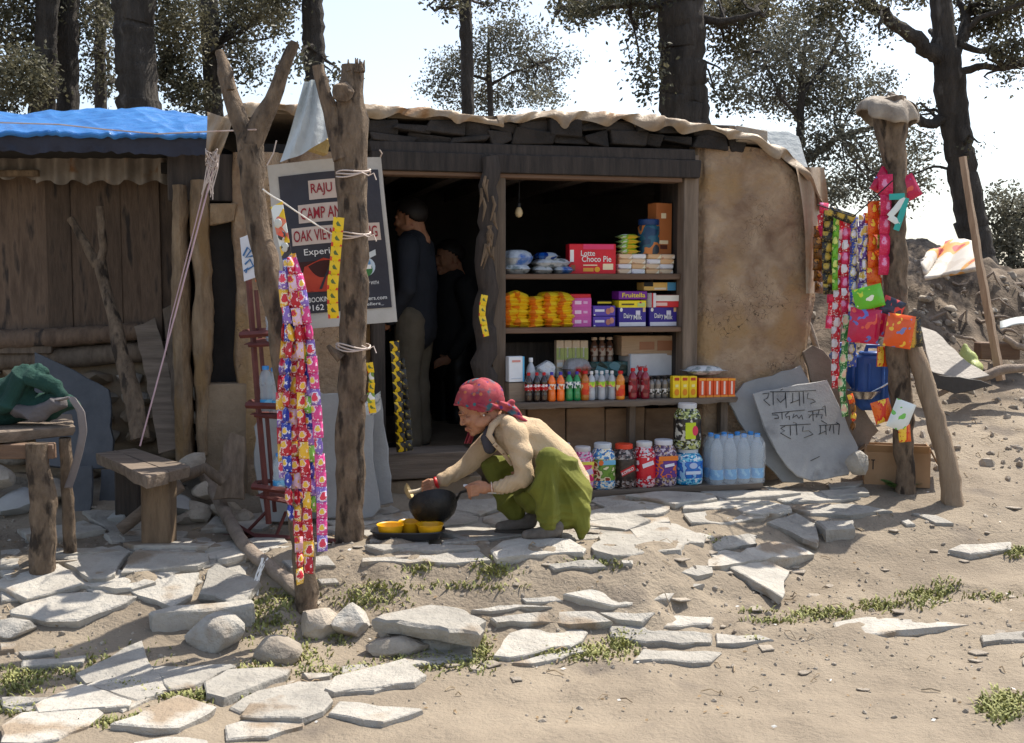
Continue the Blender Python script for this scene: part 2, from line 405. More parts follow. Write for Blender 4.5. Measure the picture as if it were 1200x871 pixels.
DSLATE = mat('dark slate', (.055, .06, .068), (.11, .115, .125), rough=.6, scale=4, bump=.4, bscale=16, bdist=.01, rnd=.15)
DWOOD = mat('sooty wood', (.024, .020, .018), (.07, .055, .046), rough=.8, scale=3, stretch=(9, 9, .7), bump=.5, bscale=9, rnd=.2)
SHELFW = mat('shelf wood', (.12, .07, .045), (.2, .125, .08), rough=.7, scale=3, stretch=(.8, 8, 8), bump=.3, bscale=9, rnd=.15)
HWOOD = mat('plank wood', (.12, .092, .07), (.25, .195, .15), rough=.85, scale=3, stretch=(.8, 9, 9), bump=.4, bscale=9, rnd=.2)
LWOOD = mat('pale timber', (.13, .088, .055), (.32, .225, .14), rough=.9, scale=4, stretch=(4, 4, .7), bump=.9, bscale=14, bdist=.014, rnd=.15)
BARK = mat('post bark', (.085, .06, .042), (.30, .22, .15), rough=.95, scale=13, stretch=(1.5, 1.5, .6), bump=1.0, bscale=30, bdist=.014, spots=(.05, .036, .026), spot_scale=11, spot_amt=.45, rnd=.1)
TBARK = mat('oak bark', (.045, .038, .032), (.13, .112, .095), rough=.95, scale=4, stretch=(2.4, 2.4, .5), bump=1.0, bscale=14, bdist=.06, spots=(.2, .18, .16), spot_scale=3, spot_amt=.12, rnd=.12)
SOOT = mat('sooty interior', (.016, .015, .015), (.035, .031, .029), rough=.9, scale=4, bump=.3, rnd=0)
EARTH = mat('packed earth', (.2, .15, .1), (.33, .25, .17), rough=.95, scale=4, bump=.6, bscale=20, rnd=0)
RUST = mat('rusty sheet', (.20, .17, .145), (.38, .33, .28), rough=.6, scale=5, bump=.25, metal=.2, spots=(.22, .11, .05), spot_scale=6, spot_amt=.35, rnd=0)
TARPB = mat('brown tarpaulin', (.20, .13, .07), (.46, .36, .25), rough=.5, scale=3, bump=.35, bscale=11, bdist=.015, spots=(.3, .17, .08), spot_scale=3.5, spot_amt=.3, rnd=0)
TARPW = mat('pale tarpaulin', (.36, .30, .235), (.56, .50, .42), rough=.5, scale=3, bump=.35, bscale=11, spots=(.4, .31, .22), spot_scale=4, spot_amt=.2, rnd=0)
TARPG = mat('grey tarpaulin', (.42, .46, .46), (.62, .66, .66), rough=.45, scale=5, bump=.3, bscale=15, spots=(.3, .3, .28), spot_scale=7, spot_amt=.3, rnd=0)
BLUE = mat('blue tarpaulin', (.012, .12, .40), (.04, .22, .55), rough=.3, scale=4.5, bump=.6, bscale=7, bdist=.02, rnd=0, stretch=(1, 2, 1))
RED = mat('red oxide paint', (.085, .022, .018), (.15, .038, .03), rough=.55, scale=14, bump=.15, rnd=0)
WHITE = plain('white paint', (236, 234, 228), .5)
BLACK = plain('black print', (16, 15, 16), .5)
ROPE = plain('pale rope', (205, 190, 180), .8)
CARD = mat('cardboard', (.40, .26, .15), (.50, .34, .21), rough=.85, scale=10, stretch=(1, 1, 12), bump=.1, rnd=.1)
def P_(n, *c, **k): return printed(n, [lin(x) for x in c], **k)

# ------------------------------------------------------------------ ground
def axis(parts):
    o = []
    for a, b, s in parts: o += list(np.arange(a, b, s))
    return np.array(o + [parts[-1][1]])
gx = axis([(-600, -60, 90), (-60, -8, 4), (-8, -3.6, .14), (-3.6, 5.2, .03), (5.2, 9, .14), (9, 60, 4), (60, 600, 90)])
gy = axis([(-80, 3, 7), (3, 4, .15), (4, 7.6, .024), (7.6, 12.2, .06), (12.2, 30, .9), (30, 700, 60)])
XX, YY = np.meshgrid(gx, gy); ZZ = gh(XX, YY)
nx, ny = len(gx), len(gy)
me = bpy.data.meshes.new('ground'); co = np.stack([XX, YY, ZZ], -1).reshape(-1, 3)
me.vertices.add(len(co)); me.vertices.foreach_set('co', co.ravel())
ii = (np.arange(ny - 1)[:, None] * nx + np.arange(nx - 1)[None, :]).ravel()
q = np.stack([ii, ii + 1, ii + 1 + nx, ii + nx], 1)
me.loops.add(q.size); me.loops.foreach_set('vertex_index', q.ravel().astype(np.int32))
me.polygons.add(len(q)); me.polygons.foreach_set('loop_start', np.arange(0, q.size, 4, dtype=np.int32))
me.update(calc_edges=True); me.polygons.foreach_set('use_smooth', [True] * len(q)); me.materials.append(GROUND)
g_ = GROUND.node_tree; gN = g_.nodes; gL = g_.links.new; gb = gN['Principled BSDF']; src = gb.inputs['Base Color'].links[0].from_socket
tc = gN.new('ShaderNodeTexCoord'); sx = gN.new('ShaderNodeSeparateXYZ'); gL(tc.outputs['Object'], sx.inputs[0]); nn = gN.new('ShaderNodeTexNoise'); nn.inputs['Scale'].default_value = 1.1; nn.inputs['Detail'].default_value = 6; gL(tc.outputs['Object'], nn.inputs['Vector'])
m1 = gN.new('ShaderNodeMath'); m1.operation = 'MULTIPLY_ADD'; gL(nn.outputs['Fac'], m1.inputs[0]); m1.inputs[1].default_value = 3.4; gL(sx.outputs['Y'], m1.inputs[2])
mr = gN.new('ShaderNodeMapRange'); mr.inputs[1].default_value = 10.2; mr.inputs[2].default_value = 11.6; gL(m1.outputs[0], mr.inputs[0])
mx = gN.new('ShaderNodeMix'); mx.data_type = 'RGBA'; gL(mr.outputs[0], mx.inputs[0]); gL(src, mx.inputs[6])
n3 = gN.new('ShaderNodeTexNoise'); n3.inputs['Scale'].default_value = 5; n3.inputs['Detail'].default_value = 8; gL(tc.outputs['Object'], n3.inputs['Vector']); c3 = gN.new('ShaderNodeValToRGB'); c3.color_ramp.elements[0].color = (.045, .033, .024, 1); c3.color_ramp.elements[1].color = (.26, .2, .145, 1); c3.color_ramp.elements[0].position = .35; c3.color_ramp.elements[1].position = .72
gL(n3.outputs['Fac'], c3.inputs[0]); gL(c3.outputs[0], mx.inputs[7]); gL(mx.outputs[2], gb.inputs['Base Color'])
ground = bpy.data.objects.new('ground', me); COL.objects.link(ground); struct(ground); ROOTM['ground'] = Matrix()

# flat stones: outlines read off three enlargements of the photo, laid on the sloping ground
SV = {
 'D': ((0, 0, 1), [[(470,600),(540,592),(560,604),(480,612)],[(540,585),(600,580),(640,586),(560,596)],[(640,604),(690,600),(700,612),(650,616)],[(690,588),(760,584),(800,590),(720,597)],[(380,618),(440,610),(470,618),(400,630)],[(395,600),(460,590),(470,598),(400,612)],[(820,576),(900,570),(940,578),(850,584)],[(895,582),(960,576),(1010,584),(930,590)],
  [(20,620),(90,612),(110,622),(30,632)],[(95,600),(180,592),(200,602),(110,610)],[(180,640),(240,630),(262,640),(200,650)],[(60,648),(120,640),(150,648),(80,658)],[(0,668),(50,662),(62,672),(10,680)],[(215,655),(270,648),(290,656),(230,668)],[(270,640),(330,632),(345,642),(285,652)],[(330,655),(385,650),(395,662),(340,668)],[(120,625),(170,618),(180,628),(130,634)],
  [(0,690),(40,686),(60,694),(10,700)],[(100,690),(170,684),(180,694),(110,698)],[(640,660),(700,655),(712,664),(650,668)],[(835,636),(880,630),(888,640),(842,644)],[(960,575),(1012,570),(1020,578),(970,582)],[(610,700),(650,696),(660,704),(616,708)]]),
 'A': ((0, 640, 2.857), [
  [(30,205),(150,160),(290,150),(400,150),(460,155),(430,180),(330,225),(260,265),(160,262),(110,240),(28,222)],
  [(180,100),(210,70),(260,58),(370,62),(455,80),(520,130),(440,146),(300,140),(200,125)],
  [(0,150),(70,120),(165,125),(170,148),(60,185),(0,190)],
  [(505,55),(600,35),(655,40),(640,75),(590,105),(540,110),(510,85)],
  [(535,150),(640,100),(760,50),(835,60),(820,90),(760,120),(640,140)],
  [(130,5),(330,5),(450,15),(300,28),(140,30)],[(140,42),(430,30),(415,45),(300,55),(150,57)],
  [(0,10),(65,10),(65,60),(0,70)],
  [(250,485),(440,400),(760,395),(640,470),(600,480),(300,490)],
  [(680,450),(760,410),(980,405),(960,430),(860,470),(750,510),(690,490)],
  [(765,540),(860,480),(1000,455),(1190,440),(1200,478),(1000,490),(960,520),(800,555)],
  [(370,590),(450,560),(600,495),(725,535),(700,560),(600,600),(460,600)],
  [(340,520),(380,495),(500,505),(410,550)],
  [(0,505),(240,498),(280,507),(230,530),(100,550),(0,545)],
  [(0,600),(70,558),(310,528),(345,552),(300,600),(200,640),(100,660),(0,660)],
  [(750,600),(860,570),(1030,560),(1020,600),(900,640),(760,645)],
  [(440,652),(560,634),(700,655),(690,690),(440,690)],
  [(0,240),(30,240),(35,270),(0,290)],[(0,322),(60,322),(50,345),(0,350)],
  [(55,355),(190,338),(180,360),(70,372)],[(70,382),(290,362),(280,390),(70,402)],
  [(1010,425),(1120,420),(1110,440),(1030,445)],[(1060,102),(1130,97),(1140,130),(1070,135)],
  [(690,20),(780,8),(790,40),(700,48)],[(420,5),(520,-20),(640,-15),(600,18),(470,22)],[(660,-5),(800,-20),(790,5),(690,14)],
 ]),
 'B': ((400, 600, 2.6087), [
  [(60,135),(420,118),(462,150),(300,155),(60,160)],
  [(452,112),(490,82),(560,76),(700,78),(745,105),(740,130),(480,150)],
  [(762,100),(800,60),(1000,48),(1066,90),(1040,115),(830,138),(768,120)],
  [(755,40),(1000,8),(1010,32),(760,48)],
  [(70,102),(170,82),(265,87),(272,104),(125,122)],[(180,112),(275,100),(420,97),(425,110),(300,124)],
  [(680,250),(760,218),(1110,225),(1000,265),(830,290),(720,270)],
  [(395,300),(540,272),(650,285),(600,298),(450,308)],
  [(455,318),(600,300),(775,298),(830,335),(700,345),(470,345)],
  [(785,300),(960,300),(920,345),(840,332)],
  [(460,440),(510,370),(560,350),(740,350),(755,365),(740,398),(600,430),(510,450)],
  [(520,460),(740,412),(745,424),(580,468)],
  [(815,350),(975,345),(1135,378),(1135,400),(930,405),(822,378)],
  [(985,345),(1020,312),(1140,320),(1130,345)],
  [(1142,372),(1280,370),(1320,390),(1250,402),(1142,402)],
  [(887,450),(920,420),(1165,425),(1130,460)],
  [(160,460),(280,412),(400,412),(400,440),(300,460),(170,478)],
  [(0,470),(80,460),(100,480),(60,495),(0,500)],[(0,518),(235,487),(240,512),(100,545),(0,550)],
  [(1040,180),(1080,155),(1138,165),(1142,190),(1090,205)],[(1132,168),(1180,155),(1200,185),(1150,190)],
  [(850,145),(895,145),(890,158),(855,160)],
  [(275,40),(470,2),(560,-8),(480,40),(410,62),(300,66)],[(90,12),(220,-4),(300,-10),(280,20),(110,36)],
  [(300,82),(430,70),(455,88),(310,96)],[(230,0),(330,-30),(420,-35),(430,-8),(300,6)],
  [(740,0),(860,-30),(1010,-22),(990,2),(760,30)],[(770,-45),(880,-60),(960,-52),(860,-34),(760,-28)],
  [(95,60),(250,60),(270,80),(90,82)],[(600,-60),(720,-66),(740,-44),(650,-38)],
 ]),
 'C': ((800, 560, 2.8), [
  [(0,120),(90,97),(280,87),(340,120),(160,148),(30,150)],[(0,72),(60,62),(195,67),(290,84),(120,95),(0,105)],
  [(222,52),(330,36),(590,65),(480,75),(330,78)],[(322,88),(450,80),(560,84),(690,110),(600,124),(420,115)],
  [(97,210),(130,180),(243,200),(238,220),(110,235)],
  [(80,250),(300,207),(360,210),(438,242),(360,278),(270,288),(85,280)],
  [(15,182),(60,172),(103,195),(60,203)],[(870,237),(910,217),(1080,207),(1080,230),(940,255)],
  [(490,480),(600,457),(740,450),(945,475),(860,495),(700,513),(525,518)],
  [(977,517),(1000,510),(1125,502),(1125,528),(985,542)],[(752,112),(830,120),(893,153),(830,150)],
  [(470,22),(605,2),(570,30),(480,32)],[(715,140),(740,132),(765,152),(735,154)],[(180,186),(215,178),(248,190),(230,200)],
 ])}
def cells(x0, x1, y0, y1, sx, sy, keep, seed):
    rg = random.Random(seed); S = []
    nyy = int((y1 - y0) / sy); nxx = int((x1 - x0) / sx)
    for j in range(-1, nyy + 2):
        for i in range(-1, nxx + 2): S.append((x0 + (i + .5 + .5 * (j % 2) + rg.uniform(-.38, .38)) * sx, y0 + (j + .5 + rg.uniform(-.3, .3)) * sy))
    out = []
    for p in S:
        if not (x0 < p[0] < x1 and y0 < p[1] < y1) or rg.random() > keep: continue
        poly = [(p[0] - 1, p[1] - 1), (p[0] + 1, p[1] - 1), (p[0] + 1, p[1] + 1), (p[0] - 1, p[1] + 1)]
        for q in S:
            if q is p or abs(q[0] - p[0]) > 3 * sx or abs(q[1] - p[1]) > 3 * sy: continue
            nx_, ny_ = q[0] - p[0], q[1] - p[1]; ln = math.hypot(nx_, ny_); nx_ /= ln; ny_ /= ln; d = nx_ * (p[0] + q[0]) / 2 + ny_ * (p[1] + q[1]) / 2 - rg.uniform(.006, .02)
            new = []
            for a, b in zip(poly, poly[1:] + poly[:1]):
                da, db = nx_ * a[0] + ny_ * a[1] - d, nx_ * b[0] + ny_ * b[1] - d
                if da <= 0: new.append(a)
                if da * db < 0: t = da / (da - db); new.append((a[0] + (b[0] - a[0]) * t, a[1] + (b[1] - a[1]) * t))
            poly = new
            if len(poly) < 3: break
        if len(poly) >= 3: out.append(poly)
    return out
for args in ((-.95, 1.35, 5.98, 6.62, .5, .24, .85, 3), (.9, 2.1, 6.5, 6.9, .5, .24, .75, 5), (-2.9, -1.2, 5.25, 6.35, .42, .24, .6, 7), (-2.3, -.35, 4.15, 4.75, .42, .2, .25, 9)):
    for poly in cells(*args):
        pts = [Vector((x, y, g1(x, y))) for x, y in poly]; a = np.array(pts); c = a.mean(0); k, *_ = np.linalg.lstsq(np.c_[a[:, :2] - c[:2], np.ones(len(a))], a[:, 2], rcond=None); k[:2] = np.clip(k[:2], -.3, .3) * .8
        lift = R.uniform(.008, .024) + .012; pts = [Vector((p[0], p[1], k[0] * (p[0] - c[0]) + k[1] * (p[1] - c[1]) + k[2] + lift)) for p in a]
        MB().slab(pts, (-k[0], -k[1], 1), .05, step=.08, jit=.012, ch=.005).build('flagstone', STONE, ground, world=True, ang=14)
THICK = {('A', 0): .05, ('B', 6): .055, ('B', 8): .05, ('C', 5): .06, ('A', 9): .05, ('A', 11): .055, ('A', 8): .03, ('C', 7): .045, ('C', 9): .04, ('B', 1): .05, ('B', 0): .04, ('B', 2): .045}
for key, ((ox, oy, s), polys) in SV.items():
    for i, pl in enumerate(polys):
        th = THICK.get((key, i), R.uniform(.022, .04))
        pts = [G(ox + x / s, oy + y / s, th * R.uniform(.42, .7)) for x, y in pl]
        a = np.array(pts); c = a.mean(0); A = np.c_[a[:, :2] - c[:2], np.ones(len(a))]
        k, *_ = np.linalg.lstsq(A, a[:, 2], rcond=None)
        k[:2] = np.clip(k[:2] * .75, -.35, .35)
        pts = [Vector((p[0], p[1], A[j] @ k)) for j, p in enumerate(a)]
        # keep every stone out of the air and out of the soil: lift it so its middle rides just on top
        nrm = Vector((-k[0], -k[1], 1))
        MB().slab(pts, nrm, th + .03, step=.07, jit=.016, ch=.006).build('flagstone', STONE, ground, world=True, ang=14)

# blocks and boulders one can pick up
def block(px, th, lab, name='stone_block'):
    pts = [G(x, y, th) for x, y in px]; a = np.array(pts); z = a[:, 2].mean()
    o = MB().slab([Vector((p[0], p[1], z + (p[2] - z) * .3)) for p in a], (0, 0, 1), th + .05, step=.06, jit=.01, ch=.01).build(name, STONE, ang=25)
    return tag(o, lab, 'stone', 'loose stones on the bank')
block([(174, 715), (203, 706), (297, 701), (299, 710), (294, 714), (178, 719)], .085, 'long squared stone block lying level below the wooden bench')
block([(955, 606), (1002, 606), (1002, 620), (968, 624)], .06, 'small squared stone block at the paving edge by the leaning post shadow')
def boulder(px, py, rx, ry, rz, lab, m=STONE, rot=0, amp=.15):
    p = G(px, py); o = rock((p.x, p.y + ry * .35, p.z + rz * .42), (rx, ry, rz), 3, px, amp, Euler((0, R.uniform(-.12, .12), rot)).to_matrix()).build('boulder', m, ang=24); tag(o, lab, 'rock', 'loose stones on the bank')
boulder(251, 759, .15, .13, .11, 'pale rough boulder on the bank in front of the long squared block', rot=.3)
boulder(323, 776, .115, .1, .08, 'smooth brown rock below the forked post, right of the pale rough boulder', ROCK)
boulder(376, 742, .13, .1, .085, 'brown rock wedged against the foot of the forked post', ROCK, .2)
boulder(412, 742, .1, .1, .095, 'pale upright rock between the forked post and the large layered boulder', rot=.5)
boulder(14, 745, .1, .08, .05, 'small flat rock at the left edge below the table leg')
boulder(466, 766, .15, .1, .06, 'low brown rock tucked under the left end of the large layered boulder', ROCK)
bt_ = [G(400 + x / 2.6087, 600 + y / 2.6087, .13) for x, y in [(95, 335), (150, 300), (270, 270), (360, 278), (440, 335), (425, 372), (330, 372), (200, 350)]]
cz = sum(p.z for p in bt_) / len(bt_); mb = MB().slab([Vector((p.x, p.y, cz + (p.z - cz) * .45 + R.uniform(-.012, .012))) for p in bt_], (0, -.25, 1), .075, step=.05, jit=.016, ch=.014)
bt_ = [G(400 + x / 2.6087, 600 + y / 2.6087, .05) for x, y in [(105, 352), (200, 330), (420, 350), (425, 385), (330, 405), (250, 402), (130, 386)]]
cz = sum(p.z for p in bt_) / len(bt_); mb.slab([Vector((p.x, p.y + .02, cz + (p.z - cz) * .4)) for p in bt_], (0, -.15, 1), .11, step=.05, jit=.018, ch=.012)
tag(mb.build('boulder', STONE, ang=22), 'large layered boulder on the bank, the biggest of the loose stones', 'rock', 'loose stones on the bank')

# loose gravel, twigs and grass
mb = MB(); bm = bmesh.new(); bmesh.ops.create_icosphere(bm, subdivisions=1, radius=1); IV = [v.co.copy() for v in bm.verts]; IF = [[v.index for v in f.verts] for f in bm.faces]; bm.free()
def pebble(p, r):
    M = Euler((R.random() * 6, R.random() * 6, R.random() * 6)).to_matrix(); sx, sy, sz = r * R.uniform(.7, 1.4), r * R.uniform(.7, 1.4), r * R.uniform(.4, .8)
    vs = [M @ Vector((v.x * sx * R.uniform(.8, 1.2), v.y * sy, v.z * sz)) for v in IV]; mb.add([v + p for v in vs], IF)
for i in range(3200):
    x = R.uniform(-3.4, 4.6); y = 4.2 + 4.6 * R.random() ** 1.3
    if R.random() < .45: y = R.uniform(4.7, 6.3); x = R.uniform(-3.2, 2.4)
    pebble(Vector((x, y, (g1(x, y)))), abs(R.gauss(.003, .0045)) + .002)
for i in range(110):
    x = R.uniform(-3.2, 3.2); y = R.uniform(4.5, 7); z = g1(x, y); s = R.uniform(.015, .05); a0 = R.random() * 6; k = R.randint(4, 6)
    mb.slab([(x + math.cos(a0 + j * 6.283 / k) * s * R.uniform(.6, 1.4), y + math.sin(a0 + j * 6.283 / k) * s, z + R.uniform(.004, .012)) for j in range(k)], (R.uniform(-.2, .2), R.uniform(-.2, .2), 1), .012, step=1, jit=0, ch=.002)
for i in range(900):
    y = R.uniform(7.4, 11.2); x = R.uniform(2.5, 6.2); pebble(Vector((x, y, (g1(x, y)))), abs(R.gauss(.01, .018)) + .005)
struct(mb.build('gravel', ROCK, smooth=False), 'stuff')
mb = MB()
for i in range(420):
    x = R.uniform(-3.2, 4.4); y = R.uniform(4.3, 8.2)
    if i > 260: x = R.uniform(2.6, 5.6); y = R.uniform(8, 10.8)
    a = R.random() * 6; l = R.uniform(.02, .09); z = (g1(x, y)) + .006
    x2, y2 = x + math.cos(a) * l, y + math.sin(a) * l
    mb.tube([(x, y, z), ((x + x2) / 2, (y + y2) / 2, z + .012), (x2, y2, (g1(x2, y2)) + .006)], R.uniform(.0015, .004), 4)
struct(mb.build('twigs', mat('dry twig', (.22, .16, .1), (.42, .33, .22), rnd=0)), 'stuff')
mb = MB()
for i in range(900):
    x = R.uniform(-3.2, 4.4); y = 4.1 + 4.3 * R.random() ** 1.2; z = g1(x, y) + R.uniform(.002, .009); l = R.uniform(.004, .014); a = R.random() * 6.28; t = R.uniform(-.4, .4)
    c, s_ = math.cos(a) * l, math.sin(a) * l
    mb.add([(x - c, y - s_, z), (x + s_ * .45, y - c * .45, z + t * l), (x + c, y + s_, z + .003), (x - s_ * .45, y + c * .45, z - t * l * .5 + .003)], [(0, 1, 2, 3)], 0 if R.random() < .8 else 1)
struct(mb.build('leaf_litter', [mat('dry leaf', (.16, .10, .05), (.34, .24, .13), rnd=0, scale=30, bump=0), plain('paper scrap', (215, 212, 205), .8)], smooth=False), 'stuff')
GRASS = mat('short grass', (.14, .155, .045), (.38, .37, .13), rough=.7, scale=14, bump=0, rnd=0)
GRASS.node_tree.nodes['Principled BSDF'].inputs['Subsurface Weight'].default_value = 0
mb = MB()
for px, py, rx, ry, n in [(310, 725, 30, 25, 420), (330, 700, 25, 14, 160), (345, 770, 30, 15, 300), (420, 790, 70, 8, 420), (395, 745, 16, 12, 120), (230, 818, 45, 8, 360), (300, 790, 30, 10, 200), (150, 800, 40, 8, 150),
     (20, 800, 30, 14, 380), (60, 790, 50, 8, 200), (15, 833, 25, 5, 200), (130, 848, 30, 5, 120), (175, 843, 20, 6, 200), (510, 775, 60, 10, 600), (565, 765, 10, 20, 200), (680, 765, 50, 10, 600), (730, 752, 18, 10, 260),
     (578, 668, 22, 10, 260), (700, 662, 30, 6, 200), (430, 705, 40, 10, 260), (490, 668, 20, 5, 90), (905, 729, 30, 3, 120), (965, 720, 34, 6, 380), (1030, 711, 24, 6, 260), (1080, 701, 22, 9, 420), (1110, 690, 20, 10, 150), (1175, 828, 22, 14, 800), (1190, 648, 12, 6, 160),
     (885, 717, 25, 2, 60), (560, 688, 50, 5, 130), (830, 632, 20, 4, 70), (1160, 700, 30, 5, 110), (130, 780, 60, 20, 200), (450, 690, 40, 8, 200), (90, 668, 20, 5, 60), (880, 752, 8, 2, 60), (355, 690, 15, 10, 120)]:
    for k in range(int(n * .85)):
        a, q = R.random() * 2 * PI, R.random() ** .5 * R.uniform(.5, 1.7)
        p = G(px + rx * q * math.cos(a), py + ry * q * math.sin(a)); h = R.uniform(.007, .026); b = R.random() * 2 * PI
        dx, dy = math.cos(b), math.sin(b); lean = R.uniform(.4, 1.8) * h; wd = R.uniform(.003, .007)
        sx, sy = -dy * wd, dx * wd
        mb.add([(p.x - sx, p.y - sy, p.z - .005), (p.x + sx, p.y + sy, p.z - .005), (p.x + dx * lean * .5 + sx * .8, p.y + dy * lean * .5 + sy * .8, p.z + h * .7), (p.x + dx * lean, p.y + dy * lean, p.z + h), (p.x + dx * lean * .5 - sx * .8, p.y + dy * lean * .5 - sy * .8, p.z + h * .7)], [(0, 1, 2, 3, 4)])
struct(mb.build('grass', GRASS, smooth=False), 'stuff')

# ------------------------------------------------------------------ the shop
SA = math.radians(15); SO = Vector((.493, 7.3, 0)); SM = Matrix.Translation(SO) @ Matrix.Rotation(SA, 4, 'Z'); SI = SM.inverted()
def wl(px, py, v=0.0):
    d = ray(px, py); n = Vector((-math.sin(SA), math.cos(SA), 0)); c = Vector((0, 0, CAMZ))
    t = (v - (c - SO).dot(n)) / d.dot(n); return SI @ (c + d * t)
def ww(l): return SM @ Vector(l)
shop = thing('roadside_shop', 'small stone and mud tea shop with open wooden front and tarpaulin roof', 'shop', SO, SA)
def wbox(name, x0, y0, x1, y1, v0, v1, m, parent=shop, bev=.006, jit=.0, vp=None, rot=None):
    """box whose front face fills a photo rectangle on the shop plane v0"""
    vp = v0 if vp is None else vp
    a, b = wl(x0, (y0 + y1) / 2, vp), wl(x1, (y0 + y1) / 2, vp); t, u = wl((x0 + x1) / 2, y0, vp), wl((x0 + x1) / 2, y1, vp)
    return MB().box(((a.x + b.x) / 2, (v0 + v1) / 2, (t.z + u.z) / 2), (b.x - a.x, v1 - v0, t.z - u.z), bev, jit=jit, M=rot).build(name, m, parent)
def rough_wall(name, x0, y0, x1, y1, v0, v1, m, amp=.03, parent=shop, xf=None, rnd=.06, cut=0):
    a, b = wl(x0, 350, v0), wl(x1, 350, v0); t, u = wl((x0 + x1) / 2, y0, v0), wl((x0 + x1) / 2, y1, v0)
    w_, h_, d_ = b.x - a.x, t.z - u.z, v1 - v0; mb = MB(); W = w_ + 2 * d_
    def fn(s, q):
        L = s * W; z = u.z + q * h_
        if L < d_: x, y, ed = a.x, v1 - L, d_ - L
        elif L < d_ + w_: x, y, ed = a.x + L - d_, v0, min(L - d_, d_ + w_ - L)
        else: x, y, ed = b.x, v0 + (L - d_ - w_), L - d_ - w_
        r = rnd * max(0, 1 - ed / .1) ** 2
        cx, cy = (a.x + b.x) / 2, (v0 + v1) / 2
        k = float(fbm(L * 2.2 + x0, z * 2.2, 4, 3)) * amp + float(fbm(L * 9 + x0, z * 9, 3, 8)) * amp * .35
        x += (r if x < cx - .01 and L <= d_ + .1 else -r if L >= d_ + w_ - .1 else 0); y += r if v0 - .01 < y < v0 + .2 else 0
        if L < d_: x -= k
        elif L < d_ + w_: y -= k
        else: x += k * 1.6
        if cut: z = u.z + (z - u.z) * (1 - cut * (max(0, min(1, (x - a.x) / w_) - .4) / .6) ** 2.2)
        if xf: x = xf(x, z, a.x, b.x)
        return (x, y, z)
    mb.grid(fn, int(W / .035), int(h_ / .035))
    return mb.build(name, m, parent, ang=80)
rough_wall('mud_wall', 816, 172, 956, 600, 0, .6, MUD, .05, rnd=.05, cut=.17)
wbox('door_jamb', 801, 182, 819, 480, -.015, .1, WOOD, jit=.006)
wbox('lintel_beam', 436, 182, 822, 203, -.06, .1, DWOOD, jit=.006)
wbox('lintel_board', 436, 203.5, 800, 209, -.03, .1, SHELFW, jit=.002)
# dry stone courses over the lintel
wbox('lintel_beam', 434, 169, 815, 181.5, -.04, .12, DWOOD, jit=.012)
for row, (ya, yb) in enumerate([(143, 157), (157, 169)]):
    x = 428 + row * 9.0
    while x < 868:
        wd = R.uniform(18, 52); off = 0 if x < 800 else (x - 800) * .16; a = wl(x + wd / 2, (ya + yb) / 2 + off, 0); h = (yb - ya) * .0056
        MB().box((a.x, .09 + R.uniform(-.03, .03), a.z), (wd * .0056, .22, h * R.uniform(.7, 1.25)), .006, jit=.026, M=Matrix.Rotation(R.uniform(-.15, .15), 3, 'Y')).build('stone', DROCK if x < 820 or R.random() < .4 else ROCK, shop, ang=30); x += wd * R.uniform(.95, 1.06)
slabbox_late = True
# frame posts
def log(name, pts, rads, m, parent=None, n=10, sub=6, wob=.02, world=True, jit=.06):
    """a crooked round timber through (point) list: resampled, wobbled, tapered"""
    P3 = []; RR = []
    for i in range(len(pts) - 1):
        a, b = Vector(pts[i]), Vector(pts[i + 1]); k = max(2, int((b - a).length / .06)) if sub else 1
        for j in range(k):
            t = j / k; P3.append(a.lerp(b, t) + Vector((R.uniform(-wob, wob), R.uniform(-wob, wob), R.uniform(-wob, wob))) * rads[i] * 2.2); RR.append((rads[i] + (rads[i + 1] - rads[i]) * t) * R.uniform(.93, 1.07))
    P3.append(Vector(pts[-1])); RR.append(rads[-1])
    mb = MB().tube(P3, RR, n, jit=jit)
    if name is None: return mb
    return mb.build(name, m, parent, world=world, ang=60)
log('door_post', [ww(wl(566, 480, -.04)), ww(wl(568, 330, -.05)), ww(wl(574, 184, -.06))], [.07, .065, .055], DWOOD, shop, wob=.15, jit=.15)
wbox('door_post', 577, 205, 593, 480, -.02, .09, WOOD, jit=.004)
wbox('door_jamb', 436, 205, 452, 560, -.0, .12, DWOOD, jit=.004)
for k in range(14):   # frayed bark strips on the post
    y = R.uniform(186, 300); x = 570 + R.uniform(-6, 10)
    log('bark_strip', [ww(wl(x, y, -.12)), ww(wl(x + R.uniform(-5, 5), y + 10, -.14)), ww(wl(x + R.uniform(-7, 7), y + R.uniform(16, 30), -.12))], [.008, .011, .003], LWOOD, shop, n=5, sub=0)
# interior
zt = wl(690, 140, 0).z; zf = wl(690, 560, 0).z
uL, uR = wl(262, 350, 0).x, wl(955, 350, 0).x
def slabbox(name, u0, u1, v0, v1, z0, z1, m, parent=shop, bev=.0):
    return MB().box(((u0 + u1) / 2, (v0 + v1) / 2, (z0 + z1) / 2), (u1 - u0, v1 - v0, z1 - z0), bev).build(name, m, parent)
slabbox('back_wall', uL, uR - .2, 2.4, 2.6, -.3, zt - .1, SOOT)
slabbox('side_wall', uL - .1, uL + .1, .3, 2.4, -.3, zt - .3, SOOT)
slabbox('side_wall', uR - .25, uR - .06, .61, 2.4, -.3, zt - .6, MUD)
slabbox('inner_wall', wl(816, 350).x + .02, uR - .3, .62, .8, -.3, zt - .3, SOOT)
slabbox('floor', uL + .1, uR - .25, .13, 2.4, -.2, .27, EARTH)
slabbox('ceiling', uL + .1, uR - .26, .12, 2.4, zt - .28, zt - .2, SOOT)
for k in range(5): slabbox('rafter', wl(460 + k * 75, 220).x, wl(460 + k * 75, 220).x + .09, .1, 2.39, zt - .37, zt - .283, DWOOD)
